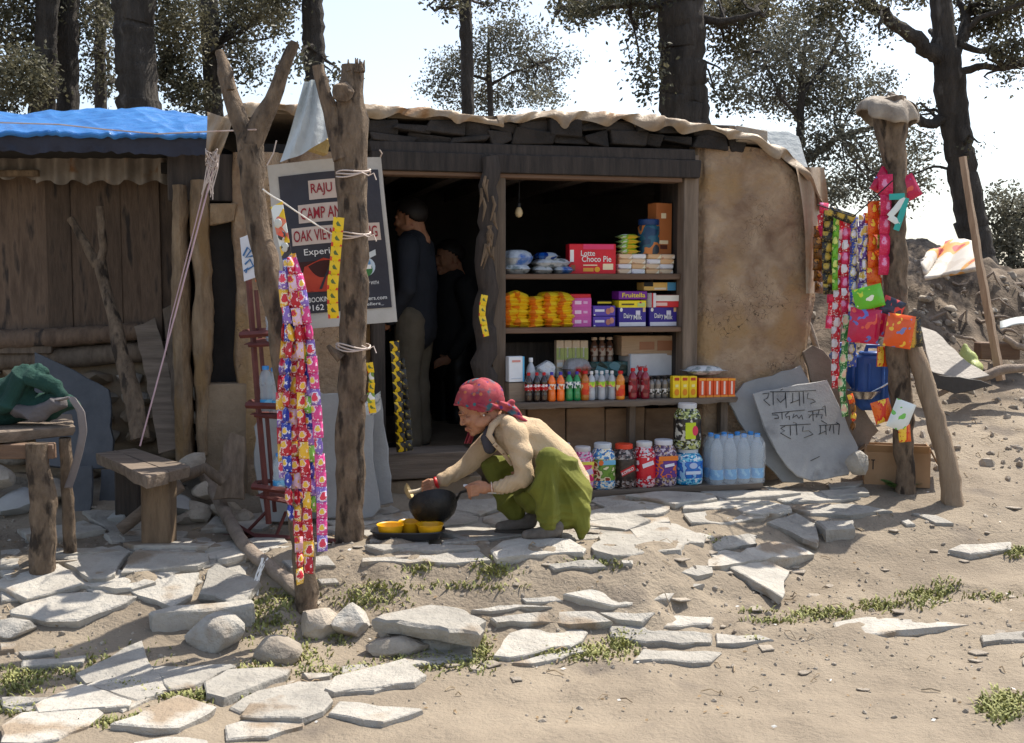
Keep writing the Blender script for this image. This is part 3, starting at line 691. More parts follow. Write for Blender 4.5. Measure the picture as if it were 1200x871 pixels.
slabbox('core_wall', wl(437, 170).x, uR - .6, .16, .3, wl(690, 186).z, zt - .04, SOOT)
slabbox('roof_deck_or_sun_block', uL - .35, uL + .04, .4, 2.3, zt - .36, zt - .3, SOOT)  # unseen slab added to block sun coming through between the two roofs
slabbox('roof_deck_or_sun_block', uL + .05, uR - .6, .02, 2.7, zt - .035, zt + .0, EARTH)
# left mud wall, pillar and the narrow doorway between them
rough_wall('mud_wall', 276, 178, 342, 600, .0, .3, MUD, .025)
rough_wall('mud_wall', 342, 178, 437, 600, .04, .3, MUD, .03)
PILM = mat('smeared timber', (.16, .11, .07), (.42, .30, .185), rough=.95, scale=5, stretch=(2, 2, .8), bump=.9, bscale=16, bdist=.02, spots=(.30, .19, .09), spot_scale=3, spot_amt=.5, rnd=.1)
rough_wall('pillar_board', 203, 216, 224, 545, .03, .2, PILM, .03, rnd=.03)
rough_wall('pillar_board', 225, 210, 247, 535, -.01, .2, PILM, .035, rnd=.035)
wbox('pillar_board', 246, 238, 274, 262, .06, .16, PILM, jit=.02)
wbox('gap_shade_panel', 240, 240, 290, 520, .2, .23, SOOT)  # no door leaf: dark panel paints the shade deep in the narrow opening
wbox('wall_panel', 196, 180, 300, 236, .10, .2, DWOOD)
wbox('wall_panel', 240, 450, 300, 600, .05, .2, EARTH)
# threshold
wbox('threshold_board', 445, 532, 556, 561, -.2, -.12, HWOOD, jit=.006)
wbox('threshold_step', 445, 561, 566, 600, -.16, .13, EARTH, jit=.01)
wbox('threshold_top', 447, 530, 553, 536, -.115, .13, HWOOD, bev=.002)
# counter front: boards below the counter
for k in range(6):
    x = 572 + k * 46; wbox('counter_board', x, 478, x + 45, 590, .02 + .004 * (k % 2), .05, mat('mud board', (.165, .098, .055), (.30, .19, .11), rough=.9, scale=4, stretch=(1, 1, 2), bump=.4, rnd=.15), jit=.004)
# shelves
ZS = [wl(690, 321, .0).z, wl(690, 384, .0).z, wl(690, 442, .2).z]
us0, us1 = wl(590, 350).x, wl(800, 350).x
for z, v0, v1 in ((ZS[0], .03, .42), (ZS[1], .01, .42), (ZS[2], .1, .44)):
    MB().box(((us0 + us1) / 2, (v0 + v1) / 2, z - .018), (us1 - us0, v1 - v0, .036), .004, jit=.003).build('shelf', SHELFW, shop)
wbox('shelf_upright', 796, 210, 802, 470, .08, .44, DWOOD)
wbox('shelf_back', 592, 400, 800, 470, .46, .48, DWOOD)

# roof tarpaulin: three sheets
TOP = [(250, 146), (262, 138), (285, 121), (330, 120), (430, 123), (500, 127), (545, 131), (580, 139), (600, 134), (650, 132), (720, 134), (790, 139), (830, 146), (880, 158), (920, 178), (945, 203), (958, 228), (964, 247)]
def roof_sheet(name, x0, x1, m, drop, vfront=-.03, dz=0, seed=0, back=2.5):
    xs = [p[0] for p in TOP]; ys = [p[1] for p in TOP]; mb = MB()
    def fn(s, q):
        px = x0 + (x1 - x0) * s; py = float(np.interp(px, xs, ys)); e = wl(px, py, vfront)
        wr = float(fbm(px * .05 + q * 3, q * 4 + seed, 4, 4)) * .045 + .018 * abs(float(vn(px * .16 + q * 5, q * 2, seed)))
        over = max(0, e.x - uR + .25)
        if q < .7:
            t = q / .7; v = back + (vfront - back) * t; z = zt + .03 + (e.z - zt - .03) * (t ** 3) + wr * .6
            if over > 0: z = e.z + wr + (zt - e.z) * 0
            return (e.x, v, z + dz)
        t = (q - .7) / .3; a = t * 2.2
        r = drop * (.75 + .5 * float(vn(px * .05, seed + 1.0))) * (1 + .3 * math.sin(px * .13 + seed))
        return (e.x + wr * .5 + .03 * t * math.sin(px * .1), vfront - r * .55 * math.sin(a) + wr * .5 + .02 * math.sin(px * .21 + t * 3), e.z - r * (1 - math.cos(a)) * .62 + wr * .6 * (1 - t) + dz)
    return mb.grid(fn, int((x1 - x0) / 3), 34).build(name, m, shop, ang=180)
roof_sheet('roof_tarpaulin', 252, 583, TARPB, .075, seed=1)
roof_sheet('roof_tarpaulin', 579, 966, TARPB, .095, dz=.008, seed=4)
# grey sheet corner behind, and the tarp end hanging down the right corner
MB().slab([P(x, y, 8.0 - (y - 147) * .004) for x, y in [(890, 147), (915, 149), (936, 160), (950, 206), (928, 190), (905, 172)]], (.1, -1, .3), .012, jit=.002, ch=.002).build('roof_sheet', TARPG, shop, world=True)
mb = MB()
def hang(s, t):
    w_ = 30 * (1 - .25 * t); x = 949 + (s - .5) * w_ * 1.1 + 10 * math.sin(t * 2.2) * (1 - t) + 8 * t; y = 196 + t * 148
    return P(x, y, 7.55 + .05 * math.sin(s * 9 + t * 3) + .3 * s)
mb.grid(hang, 10, 24).build('roof_flap', TARPB, shop, world=True, ang=180)
# bulb on its cord
b = thing('light_bulb', 'unlit light bulb hanging on a thin wire in the dark shop opening', 'light bulb', ww(wl(608, 247, .15)))
MB().lathe([(.001, -.045), (.018, -.038), (.026, -.018), (.022, .004), (.012, .022)], 12).build('bulb', mat('bulb glass', (.5, .38, .2), (.6, .45, .25), rough=.1, rnd=0, bump=0), b)
MB().lathe([(.013, .02), (.014, .045), (.006, .055)], 10).build('socket', BLACK, b)
MB().tube([(0, 0, .05), (.003, 0, .2), (0, 0, wl(608, 210, .15).z - wl(608, 247, .15).z + .05)], .003, 5).build('wire', BLACK, b)

# ------------------------------------------------------------------ plank hut on the left under a blue tarp
hut = thing('plank_hut', 'dark plank hut with corrugated eave and blue tarpaulin roof', 'hut', P(100, 580, 7.3))
HY = 7.3
def hbox(name, x0, y0, x1, y1, Y0, Y1, m, bev=.004, jit=.004):
    a, b = P(x0, y1, Y0), P(x1, y0, Y0)
    return MB().box(((a.x + b.x) / 2, (Y0 + Y1) / 2, (a.z + b.z) / 2), (b.x - a.x, Y1 - Y0, b.z - a.z), bev, jit=jit).build(name, m, hut, world=True)
hp = [-90, -52, -10, 26, 57, 81, 111, 140, 166, 186, 204]
for i in range(10): hbox('plank', hp[i] + .6, 190, hp[i + 1] - .6, 398, HY + R.uniform(-.012, .012), HY + .05, HUTW)
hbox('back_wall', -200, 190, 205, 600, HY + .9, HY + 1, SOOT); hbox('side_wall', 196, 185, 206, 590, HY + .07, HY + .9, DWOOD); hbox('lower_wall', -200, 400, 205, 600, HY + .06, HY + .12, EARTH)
log('wall_log', [P(-60, 402, HY - .05), P(60, 396, HY - .06), P(168, 388, HY - .04)], [.07, .065, .055], HUTW, hut)
log('wall_log', [P(-60, 425, HY - .0), P(90, 418, HY - .0), P(205, 410, HY)], [.07, .075, .06], WOOD, hut)
hbox('plank', -20, 405, 60, 414, HY - .09, HY, WOOD)
for r in range(6):
    x = -60.0
    while x < 215:
        wd = R.uniform(22, 60); y = 440 + r * 24 + R.uniform(-4, 4); p = P(x + wd / 2, y, HY + .02)
        rock(p, (wd * .0031, .09, .058), 1 if r < 1 else 2, x + r, .16).build('stone', ROCK if R.random() < .5 else EARTH, hut, world=True, ang=40); x += wd * R.uniform(.95, 1.1)
mb = MB()
def corr(s, t):
    px = -120 + 316 * s; a = P(px, 168, HY - .16); b = P(px, 214 + 3 * math.sin(px * .2) - (6 if px < 44 else 0), HY - .2)
    return a.lerp(b, t) + Vector((0, -.022 * math.sin(px * 2 * PI / 20.5), 0))
mb.grid(corr, 158, 5).build('corrugated_eave', RUST, hut, world=True, ang=80)
hbox('eave_board', -120, 199, 44, 207, HY - .26, HY - .23, LWOOD); hbox('eave_beam', -120, 183, 262, 196, HY - .1, HY - .02, DWOOD)
hbox('eave_beam', 196, 196, 250, 214, HY - .05, HY + .02, SHELFW)
E0 = P(-260, 153, 6.55); E1 = P(256, 157, 6.5); T0 = P(-260, 127, 8.3); T1 = P(256, 136, 8.0)
def btarp(s, t):
    p = T0.lerp(T1, s).lerp(E0.lerp(E1, s), t); px = -260 + 516 * s
    cr = float(vn(s * 9 + t * 2, t * 5 - s * 3, 6)); cr2 = float(vn(s * 26 - t * 3, t * 4 + s * 9, 8))
    p.z += .045 * math.exp(-((px - 150) / 55) ** 2) * (1 - t) + .03 * (.5 - abs(cr) * 2) * (1 - .5 * t) + .016 * (.5 - abs(cr2) * 2) + .004 * math.sin(s * 190 + 3 * math.sin(s * 40)) * max(0, t - .9) * 8
    return p
bt = MB().grid(btarp, 220, 40); bt.grid(lambda s, t: btarp(s, 1) + Vector((0, -.012 * math.sin(t * PI), -.03 * t)), 220, 3); bt.build('blue_tarpaulin', BLUE, hut, world=True, ang=180)
MB().grid(lambda s, t: btarp(s, 1) + Vector((0, .02 + .02 * float(vn(s * 40, t * 2, 3)) * t + .02 * t, -.018 - t * (.098 + .03 * float(vn(s * 14, 0, 2))))), 200, 6).build('shaded_flap', mat('flap shade navy', (.012, .016, .035), (.025, .032, .06), rough=.6, bump=.4, bscale=12, rnd=0), hut, world=True, ang=180)  # front flap of the blue tarpaulin, its shade put into a darker colour
hbox('roof_deck_or_sun_block', -260, 166, 246, 178, 6.75, 8.2, SOOT)
# ------------------------------------------------------------------ trees on the ridge
def leafmat(name, a, b):
    m = mat(name, a, b, rough=.55, scale=1.6, bump=0, rnd=.1, spec=.3, detail=3)
    n = m.node_tree; bs = n.nodes['Principled BSDF']; tr = n.nodes.new('ShaderNodeBsdfTranslucent'); mx = n.nodes.new('ShaderNodeMixShader'); mx.inputs[0].default_value = .3
    src = bs.inputs['Base Color'].links[0].from_socket; n.links.new(src, tr.inputs['Color'])
    n.links.new(bs.outputs[0], mx.inputs[1]); n.links.new(tr.outputs[0], mx.inputs[2]); n.links.new(mx.outputs[0], n.nodes['Material Output'].inputs['Surface'])
    return m
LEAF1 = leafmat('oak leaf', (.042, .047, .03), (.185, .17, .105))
LEAF2 = leafmat('hazed oak leaf', (.065, .07, .054), (.21, .20, .145))  # haze over the distant trees is put into this paler leaf colour
LR = random.Random(5)
def leaves(mb, c, rx, ry, rz, n, size, tw=9):
    """n leaves gathered in small twig sprays inside an ellipsoid"""
    k = max(1, n // tw)
    for i in range(k):
        while True:
            x, y, z = LR.uniform(-1, 1), LR.uniform(-1, 1), LR.uniform(-1, 1)
            if x * x + y * y + z * z < 1: break
        q = c + Vector((x * rx, y * ry, z * rz)); sg = size * 1.5
        for j in range(tw):
            p = q + Vector((LR.gauss(0, sg), LR.gauss(0, sg), LR.gauss(0, sg * .8)))
            d = Vector((LR.uniform(-1, 1), LR.uniform(-1, 1), LR.uniform(-1, .8))).normalized(); s = d.orthogonal().normalized()
            s = (Matrix.Rotation(LR.random() * 6.28, 3, d) @ s); l = size * LR.uniform(.6, 1.25); wd = l * .27; b = d.cross(s) * l * .12
            mb.add([p, p + d * l * .45 + s * wd + b, p + d * l, p + d * l * .45 - s * wd + b], [(0, 1, 2, 3)])
def tree(name, label, Y, trunk, limbs, clumps, leaf=LEAF1, size=.075, spread=1.0, base=True):
    s = pxm(Y); pts = [P(x, y, Y) for x, y, w_ in trunk]; rad = [w_ * s / 2 for x, y, w_ in trunk]
    p0 = pts[0]; gz = float(gh(p0.x, Y)); root = thing(name, label, 'tree', (p0.x, Y, gz), 0, 'trees on the ridge')
    pts = [Vector((p0.x, Y, gz - .2))] + pts; rad = [rad[0] * 1.15] + rad
    if pts[1].z < gz + .1: pts.pop(1); rad.pop(1)
    d = (pts[-1] - pts[-2]).normalized(); (pts.append(pts[-1] + d * 1.2), rad.append(rad[-1] * .75)) if trunk[-1][1] < 0 else rad.__setitem__(-1, rad[-1] * .4)
    log('trunk', pts, rad, TBARK, root, n=26, wob=.04, jit=.13)
    ends = []
    for lb in limbs:
        dy = LR.uniform(-.5, .5); q = [P(x, y, Y + dy * i / max(1, len(lb) - 1)) for i, (x, y, w_) in enumerate(lb)]; r = [w_ * s / 2 for x, y, w_ in lb]
        log('limb', q, r, TBARK, root, n=8, wob=.12, jit=.08); ends += q
    mb = MB(); tw = MB()
    for cl in clumps:
        x, y, rx, ry, n = cl; dY = LR.uniform(-.8, .8) * spread; c = P(x, y, Y + dY)
        leaves(mb, c, rx * s, min(rx, ry) * s * 1.2, ry * s, int(n * 2.2), size * .8)
        near = min(pts[1:] + ends, key=lambda e: (e - c).length)
        for k in range(3):
            e = c + Vector((LR.uniform(-.7, .7) * rx * s, LR.uniform(-.4, .4), LR.uniform(-.7, .7) * ry * s)); m_ = near.lerp(e, .5) + Vector((LR.uniform(-.15, .15), LR.uniform(-.15, .15), LR.uniform(-.05, .2)))
            tw.tube([near, near.lerp(m_, .5) + Vector((LR.uniform(-.06, .06), 0, LR.uniform(-.06, .06))), m_, m_.lerp(e, .5) + Vector((LR.uniform(-.08, .08), 0, LR.uniform(-.08, .08))), e], [.022, .018, .014, .01, .004], 5)
    if clumps:
        struct(mb.build('crown', leaf, root, world=True, smooth=False), 'stuff'); struct(tw.build('twigs', TBARK, root, world=True), 'stuff')
    return root
tree('oak_tree', 'leftmost dark oak trunk rising behind the blue tarpaulin roof', 12.5, [(50, 150, 31), (54, 60, 26), (60, -60, 23)], [], [(15, 30, 40, 45, 1100), (25, 90, 32, 28, 900), (10, -20, 60, 40, 900), (0, 120, 20, 18, 300)])
tree('oak_tree', 'second oak trunk from the left behind the blue tarpaulin', 13, [(80, 150, 27), (79, 60, 24), (83, -60, 21)], [], [(100, -10, 40, 45, 700), (68, 35, 9, 40, 120)])
tree('oak_tree', 'thin oak trunk between the second trunk and the very thick one', 14.5, [(119, 150, 14), (117, 60, 13), (121, -60, 11)], [[(118, 100, 6), (135, 95, 5), (150, 102, 3)], [(117, 30, 5), (100, 10, 4)]], [(103, 45, 10, 45, 260), (127, 60, 8, 55, 260), (110, 100, 16, 16, 200), (130, 10, 25, 30, 420)])
tree('oak_tree', 'very thick oak trunk over the blue tarpaulin, thickest on the left', 11.8, [(163, 150, 49), (158, 60, 46), (156, -60, 43)], [], [(200, -10, 30, 35, 420)])
tree('oak_tree', 'oak trunk just left of the tall forked post, behind the roof corner', 13.5, [(252, 155, 21), (247, 60, 20), (243, -60, 18)], [[(247, 95, 9), (215, 105, 7), (190, 92, 4)], [(248, 120, 6), (225, 108, 5), (200, 118, 3)]], [(210, 25, 30, 35, 900), (205, 80, 28, 28, 800), (225, 115, 22, 16, 420), (275, 25, 28, 40, 900), (300, 5, 45, 22, 800), (290, 75, 20, 25, 350), (325, 25, 15, 22, 260), (187, 60, 9, 40, 200)], size=.07)
tree('oak_tree', 'bare dark trunk standing behind the two wooden posts', 12.5, [(371, 160, 25), (368, 60, 25), (366, -60, 23)], [], [(345, 75, 15, 12, 90), (395, 90, 10, 10, 60), (330, -10, 30, 16, 220)])
tree('oak_tree', 'slender dark trunk rising alone in the middle of the sky', 14, [(549, 160, 16), (547, 60, 14.5), (543, -60, 13)], [[(543, -5, 5), (530, 2, 4), (518, 8, 2)]], [(527, 5, 15, 8, 100), (585, 3, 30, 6, 130)])
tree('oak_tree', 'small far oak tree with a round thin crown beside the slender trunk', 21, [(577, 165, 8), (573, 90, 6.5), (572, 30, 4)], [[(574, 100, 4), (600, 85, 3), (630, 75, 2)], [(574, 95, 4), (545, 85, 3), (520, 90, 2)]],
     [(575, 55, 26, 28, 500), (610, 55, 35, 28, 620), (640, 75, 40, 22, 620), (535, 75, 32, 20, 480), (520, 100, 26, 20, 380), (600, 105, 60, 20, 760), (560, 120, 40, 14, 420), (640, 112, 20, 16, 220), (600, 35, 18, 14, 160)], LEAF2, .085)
tree('oak_tree', 'thick oak trunk behind the middle of the shop roof', 12.5, [(803, 165, 57), (799, 60, 54), (796, -60, 50)], [[(790, 10, 10), (740, 5, 7), (690, 12, 4), (655, 10, 2)], [(815, 20, 12), (850, 25, 8), (890, 15, 5)]],
     [(700, 5, 55, 12, 620), (670, 12, 22, 9, 180), (755, 20, 22, 14, 230), (745, 55, 22, 22, 60), (760, 85, 14, 32, 200), (735, -10, 60, 14, 400), (860, 15, 42, 22, 800), (855, 55, 28, 20, 300), (880, 5, 40, 20, 500), (850, 110, 16, 22, 150)])
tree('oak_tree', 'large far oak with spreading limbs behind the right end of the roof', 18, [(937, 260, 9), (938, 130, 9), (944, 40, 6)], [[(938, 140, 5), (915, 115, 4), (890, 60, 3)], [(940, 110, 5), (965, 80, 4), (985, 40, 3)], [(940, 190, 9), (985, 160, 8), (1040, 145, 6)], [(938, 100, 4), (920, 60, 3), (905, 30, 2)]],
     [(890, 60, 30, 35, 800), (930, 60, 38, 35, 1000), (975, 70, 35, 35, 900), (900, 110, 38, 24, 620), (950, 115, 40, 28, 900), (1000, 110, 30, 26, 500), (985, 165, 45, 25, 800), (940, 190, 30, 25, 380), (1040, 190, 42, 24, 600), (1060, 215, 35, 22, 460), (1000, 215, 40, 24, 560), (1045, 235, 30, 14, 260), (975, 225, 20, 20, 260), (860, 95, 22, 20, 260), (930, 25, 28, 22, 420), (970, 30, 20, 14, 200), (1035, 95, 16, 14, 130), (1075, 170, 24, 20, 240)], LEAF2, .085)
tree('oak_tree', 'gnarled oak at right with thick bare branches against the sky', 12.5, [(1150, 300, 38), (1137, 250, 34), (1125, 180, 32), (1112, 90, 34), (1105, 30, 24), (1098, -60, 22)],
     [[(1108, 68, 20), (1088, 58, 18), (1062, 38, 15), (1030, 12, 12), (1000, -12, 10)], [(1112, 70, 18), (1128, 42, 15), (1132, 20, 9), (1120, -10, 6)], [(1117, 88, 10), (1145, 78, 8), (1175, 80, 6.5), (1215, 74, 5)], [(1122, 52, 9), (1145, 60, 7), (1160, 58, 6), (1190, 70, 5), (1215, 78, 4)], [(1130, 40, 8), (1145, 22, 6), (1175, 12, 5), (1210, 0, 4)], [(1112, 140, 14), (1090, 145, 12), (1068, 138, 9), (1040, 150, 6)], [(1128, 200, 4), (1095, 195, 3), (1068, 205, 2)], [(1098, 42, 10), (1090, 36, 6)]],
     [(1160, 30, 32, 16, 420), (1185, 10, 32, 20, 460), (1190, 55, 22, 12, 240), (1140, 5, 28, 14, 260), (1180, 88, 14, 10, 70), (1000, 8, 30, 14, 300), (960, 10, 25, 14, 260), (1035, 35, 14, 10, 60), (1075, -5, 40, 10, 200), (1080, 130, 10, 8, 40), (1190, -20, 50, 20, 500), (1165, 62, 10, 10, 70), (1140, 175, 6, 8, 24)], size=.07)
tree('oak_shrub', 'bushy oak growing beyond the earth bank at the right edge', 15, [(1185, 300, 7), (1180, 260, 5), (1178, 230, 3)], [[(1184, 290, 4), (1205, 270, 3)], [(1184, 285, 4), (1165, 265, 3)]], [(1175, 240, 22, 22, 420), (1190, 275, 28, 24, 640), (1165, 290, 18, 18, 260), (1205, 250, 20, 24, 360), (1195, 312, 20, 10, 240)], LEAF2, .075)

# ------------------------------------------------------------------ goods
def frame(u, v, z): return ww((u, v, z))
def rect(x0, x1, ytop, v, zb):
    a, b, t = wl(x0, (ytop + 20), v), wl(x1, ytop + 20, v), wl((x0 + x1) / 2, ytop, v)
    return (a.x + b.x) / 2, b.x - a.x, t.z - zb
def carton(name, label, cat, x0, x1, ytop, v, zb, d, m, rz=0, group=None, faces=(), hz=None):
    """box on a shelf; faces: (kind, s0, t0, s1, t1, payload, material) drawn on its front as raised print"""
    u, wd, h = rect(x0, x1, ytop, v, zb if hz is None else hz); t = thing(name, label, cat, frame(u, v + d / 2, zb), SA + rz, group)
    MB().box((0, 0, h / 2), (wd, d, h), .003).build('carton', m, t); y = -d / 2 - .0015
    for kind, s0, t0, s1, t1, pay, fm in faces:
        xa, xb, za, zb_ = (s0 - .5) * wd, (s1 - .5) * wd, t0 * h, t1 * h
        if kind == 'text': text(pay, (xa, y - .0012, za), (xb - xa, 0, pay_slope(pay) * (xb - xa)), (0, 0, zb_ - za), fm, t, bold=.012)
        elif kind == 'panel': MB().box(((xa + xb) / 2, y, (za + zb_) / 2), (xb - xa, .003, zb_ - za), 0).build('print_panel', fm, t)
        elif kind == 'disc': MB().lathe([(0, 0), (1, 0)], 14, M=Matrix.Translation(((xa + xb) / 2, y - .001, (za + zb_) / 2)) @ Matrix.Rotation(PI / 2, 4, 'X') @ Matrix.Diagonal(((xb - xa) / 2, (zb_ - za) / 2, 1, 1))).build('print_mark', fm, t, smooth=False)
    return t
def pay_slope(s): return 0.0
def C(*rgb): return plain('c%d_%d_%d' % rgb, rgb, .45)
z1, z2, z3 = ZS[0], ZS[1], ZS[2]
# top shelf
def pillow(sx, sy, sz, nu=8, nv=6, crimp=.82):
    """a filled sachet lying flat: sx long, sy wide, sz thick, flat crimped ends"""
    mb = MB(); 
    for sg in (1, -1):
        def fn(s, t):
            x, y = s * 2 - 1, t * 2 - 1; b = max(0, 1 - (x / crimp) ** 4) ** .5 if abs(x) < crimp else 0; b *= max(0, 1 - y ** 4) ** .6
            return (x * sx / 2 * (1 - .03 * b), y * sy / 2 * (1 - .06 * b), sg * (b * sz / 2 + .0004))
        mb.grid(fn, nu, nv)
    return mb
CLEAR = mat('clear plastic bag', (.5, .56, .62), (.75, .8, .85), rough=.18, scale=16, bump=.8, bscale=30, rnd=0, spots=(.05, .17, .55), spot_scale=7, spot_amt=.45, spec=.8)
CLEAR2 = mat('printed clear bag', (.55, .58, .6), (.78, .8, .8), rough=.2, scale=16, bump=.8, bscale=30, rnd=.1, spots=(.25, .3, .3), spot_scale=22, spot_amt=.5, spec=.8)
BLUEBAG = P_('blue bag', (30, 90, 170), (20, 60, 140), (190, 200, 210), scale=10, vor=False, rough=.25)
for i, (x0, x1, y0, y1, m, lab) in enumerate([(588, 624, 312, 323, CLEAR2, 'lower clear bag at the left end of the top shelf'), (589, 626, 296, 313, CLEAR, 'clear bag with blue goods inside, on top at the shelf end'), (624, 650, 314, 323, CLEAR2, 'lower clear packet beside the end bags on the top shelf'),
        (648, 673, 314, 323, CLEAR, 'lower blue and clear packet next to the red pie box'), (624, 672, 305, 315, CLEAR2, 'long clear packet in the middle of the top shelf stack'), (628, 656, 298, 306, BLUEBAG, 'shiny blue packet lying on the long clear packet')]):
    v = .13; a, b_ = wl(x0, (y0 + y1) / 2, v), wl(x1, (y0 + y1) / 2, v); h = wl(600, y0, v).z - wl(600, y1, v).z; zc = z1 + (wl(600, (y0 + y1) / 2, v).z - wl(600, 323, v).z)
    o = pillow(b_.x - a.x, .22, h * 1.15, 12, 8).xf(Matrix.Translation(ww(((a.x + b_.x) / 2, v + .06, zc))) @ Matrix.Rotation(SA + R.uniform(-.1, .1), 4, 'Z')).build('plastic_bag', m); tag(o, lab, 'bag', 'clear bags on the top shelf')
RB, PKc, CRM = C(214, 26, 44), C(232, 60, 110), C(240, 220, 180)
carton('pie_box', 'red choco pie box tilted on the top shelf', 'box', 669, 722, 286, .1, z1, .12, RB, -.12, None,
       [('panel', .02, .4, .1, .8, None, WHITE), ('panel', .3, .82, .95, .99, None, PKc), ('text', .25, .6, .55, .78, 'Lotte', WHITE), ('text', .27, .4, .9, .6, 'Choco Pie', WHITE), ('panel', .3, .27, .6, .31, None, CRM), ('panel', .3, .08, .52, .2, None, C(230, 160, 60)), ('disc', .54, .06, .66, .24, None, C(240, 170, 40)), ('panel', .72, .14, .94, .34, None, CRM), ('panel', .04, .1, .13, .3, None, C(150, 90, 60))])
BISC = [P_('biscuit wrap %d' % i, *c, scale=18, rough=.3) for i, c in enumerate([((235, 215, 190), (225, 195, 160), (205, 150, 120), (240, 230, 215)), ((240, 235, 225), (230, 225, 225), (200, 190, 205), (245, 245, 240)), ((235, 205, 160), (225, 180, 130), (240, 225, 190))])]
rows = [(0, 'bottom'), (1, 'second'), (2, 'third'), (3, 'top')]
pk = None
for r, rn in rows:
    for k in range(4):
        x0 = 725 + k * 16.2 + (1 if k > 1 else 0); yb = 322 - r * 6.4; u, wd, h = rect(x0, x0 + 16, yb - 6.2, .1, z1); zc = z1 + .033 * r
        lab = '%s biscuit packet from the left in the %s row of pale stacked packets' % (ORD[k], rn)
        o = MB().box((0, 0, .0165), (wd * 1.0, .16, .032), .006, jit=.0015).xf(SM @ Matrix.Translation((u + .004 * r, .2, zc)) @ Matrix.Rotation(R.uniform(-.05, .05), 4, 'Z')).build('biscuit_packet', BISC[(r + k) % 3]); tag(o, lab, 'packet', 'pale biscuit packets')
GRN = P_('green wrapper', (130, 190, 40), (240, 240, 230), (150, 200, 50), (230, 190, 60), scale=14, vor=False)
for k in range(4):
    u, wd, h = rect(726, 752, 280, .1, z1); z = z1 + .132 + k * .032
    o = pillow(wd, .1, .033, 10, 6).xf(SM @ Matrix.Translation((u + R.uniform(-.004, .004), .16, z + .016)) @ Matrix.Rotation(R.uniform(-.05, .05), 4, 'Z')).build('snack_packet', GRN)
    tag(o, '%s green snack packet from the bottom of the small green stack' % ORD[k], 'packet', 'green packets on the biscuits')
t = thing('storage_jar', 'dark blue jar with printed label standing on the biscuit packets', 'jar', ww((wl(762, 290, .16).x, .19, z1 + .132)), SA)
jw = (wl(774, 290, .16).x - wl(750, 290, .16).x) / 2; jh = wl(760, 254, .16).z - wl(760, 295, .16).z
MB().lathe([(0, 0), (jw * .95, 0), (jw, .01), (jw, jh * .78), (jw * .85, jh * .84)], 18).build('body', P_('blue tin print', (30, 60, 90), (40, 90, 110), (200, 120, 60), (60, 70, 80), scale=9, vor=False), t)
MB().lathe([(jw * .93, jh * .83), (jw * .97, jh * .85), (jw * .97, jh * .98), (jw * .9, jh), (0, jh)], 18).build('lid', C(30, 60, 110), t)
carton('tall_carton', 'tall narrow orange carton standing on the biscuit packets', 'box', 766, 787, 238, .17, z1 + .132, .1, mat('orange card', (.42, .13, .035), (.5, .17, .05), rnd=0, rough=.6, bump=0), .25, None, [('panel', .2, .2, .75, .27, None, CRM), ('panel', .3, .7, .6, .8, None, CRM), ('panel', .25, .1, .7, .18, None, C(90, 50, 40))])
# middle shelf: noodle packets
NOOD = P_('noodle wrapper', (240, 190, 20), (238, 196, 25), (242, 205, 45), (230, 130, 40), (244, 215, 70), (240, 198, 30), (236, 185, 20), (240, 200, 40), scale=15, rough=.3)
cols = [(590, 14), (602, 17), (620, 17), (637, 17), (652, 17)]
proto = pillow(.118, .14, .042, 10, 6, .93)
for ci, (x0, wpx) in enumerate(cols):
    n = [8, 8, 7, 8, 8][ci]
    for r in range(n):
        u, wd, h = rect(x0, x0 + wpx, 360, .1, z2); z = z2 + .016 + r * .0272
        M = SM @ Matrix.Translation((u + R.uniform(-.014, .014), .13 + R.uniform(-.015, .02), z)) @ Euler((R.uniform(-.12, .12), R.uniform(-.14, .14) + (.3 if (r == n - 1 and ci in (1,)) else -.3 if r == n - 1 and ci == 0 else 0), R.uniform(-.2, .2))).to_matrix().to_4x4()
        if ci + r == 0: first = MB(); first.v = list(proto.v); first.f = list(proto.f); first.m = list(proto.m); o = first.build('noodle_packet', NOOD, origin=(0, 0, 0))
        else: o = o.copy(); COL.objects.link(o)
        o.matrix_world = M
        tag(o, 'yellow noodle packet, %s from the bottom in the %s column of the pile' % (ORD[r], ['leftmost', 'second', 'middle', 'fourth', 'rightmost'][ci]), 'packet', 'yellow noodle packets in the pile')
MAG, PUR, NAV, YEL = C(205, 90, 165), C(92, 70, 170), C(58, 42, 140), C(240, 215, 40)
for k in range(3): carton('wafer_box', '%s magenta box from the bottom of the three box stack' % ORD[k], 'box', 669, 693, 371.5, .1, z2 + k * .062, .12, MAG, 0, 'magenta boxes', [('panel', .18, .35, .5, .7, None, C(235, 200, 225)), ('panel', .6, .4, .8, .65, None, C(225, 170, 210)), ('panel', -.0, 0, .06, 1, None, C(190, 30, 60))], hz=z2)
carton('lid_box', 'flat red packet lying on the magenta boxes', 'packet', 668, 692, 378.5, .1, z2 + .187, .12, C(200, 30, 40), .05, hz=z2)
for k in range(2): carton('cookie_box', '%s violet box with round cookies printed, left of the dark chocolate boxes' % ['lower', 'upper'][k], 'box', 695, 721, 371, .1, z2 + k * .07, .12, PUR, 0, 'violet cookie boxes',
        [('panel', .08, .42, .5, .65, None, C(225, 220, 235)), ('disc', .56, .15, .78, .75, None, C(190, 120, 100)), ('disc', .72, .3, .94, .9, None, C(205, 140, 120)), ('disc', .02, .05, .1, .18, None, WHITE)], hz=z2)
o = carton('flat_tin', 'black flat box with a yellow edge on the violet boxes', 'box', 699, 717, 377.5, .16, z2 + .142, .1, BLACK, 0, None, [('panel', .05, .3, .95, .7, None, YEL)], hz=z2)
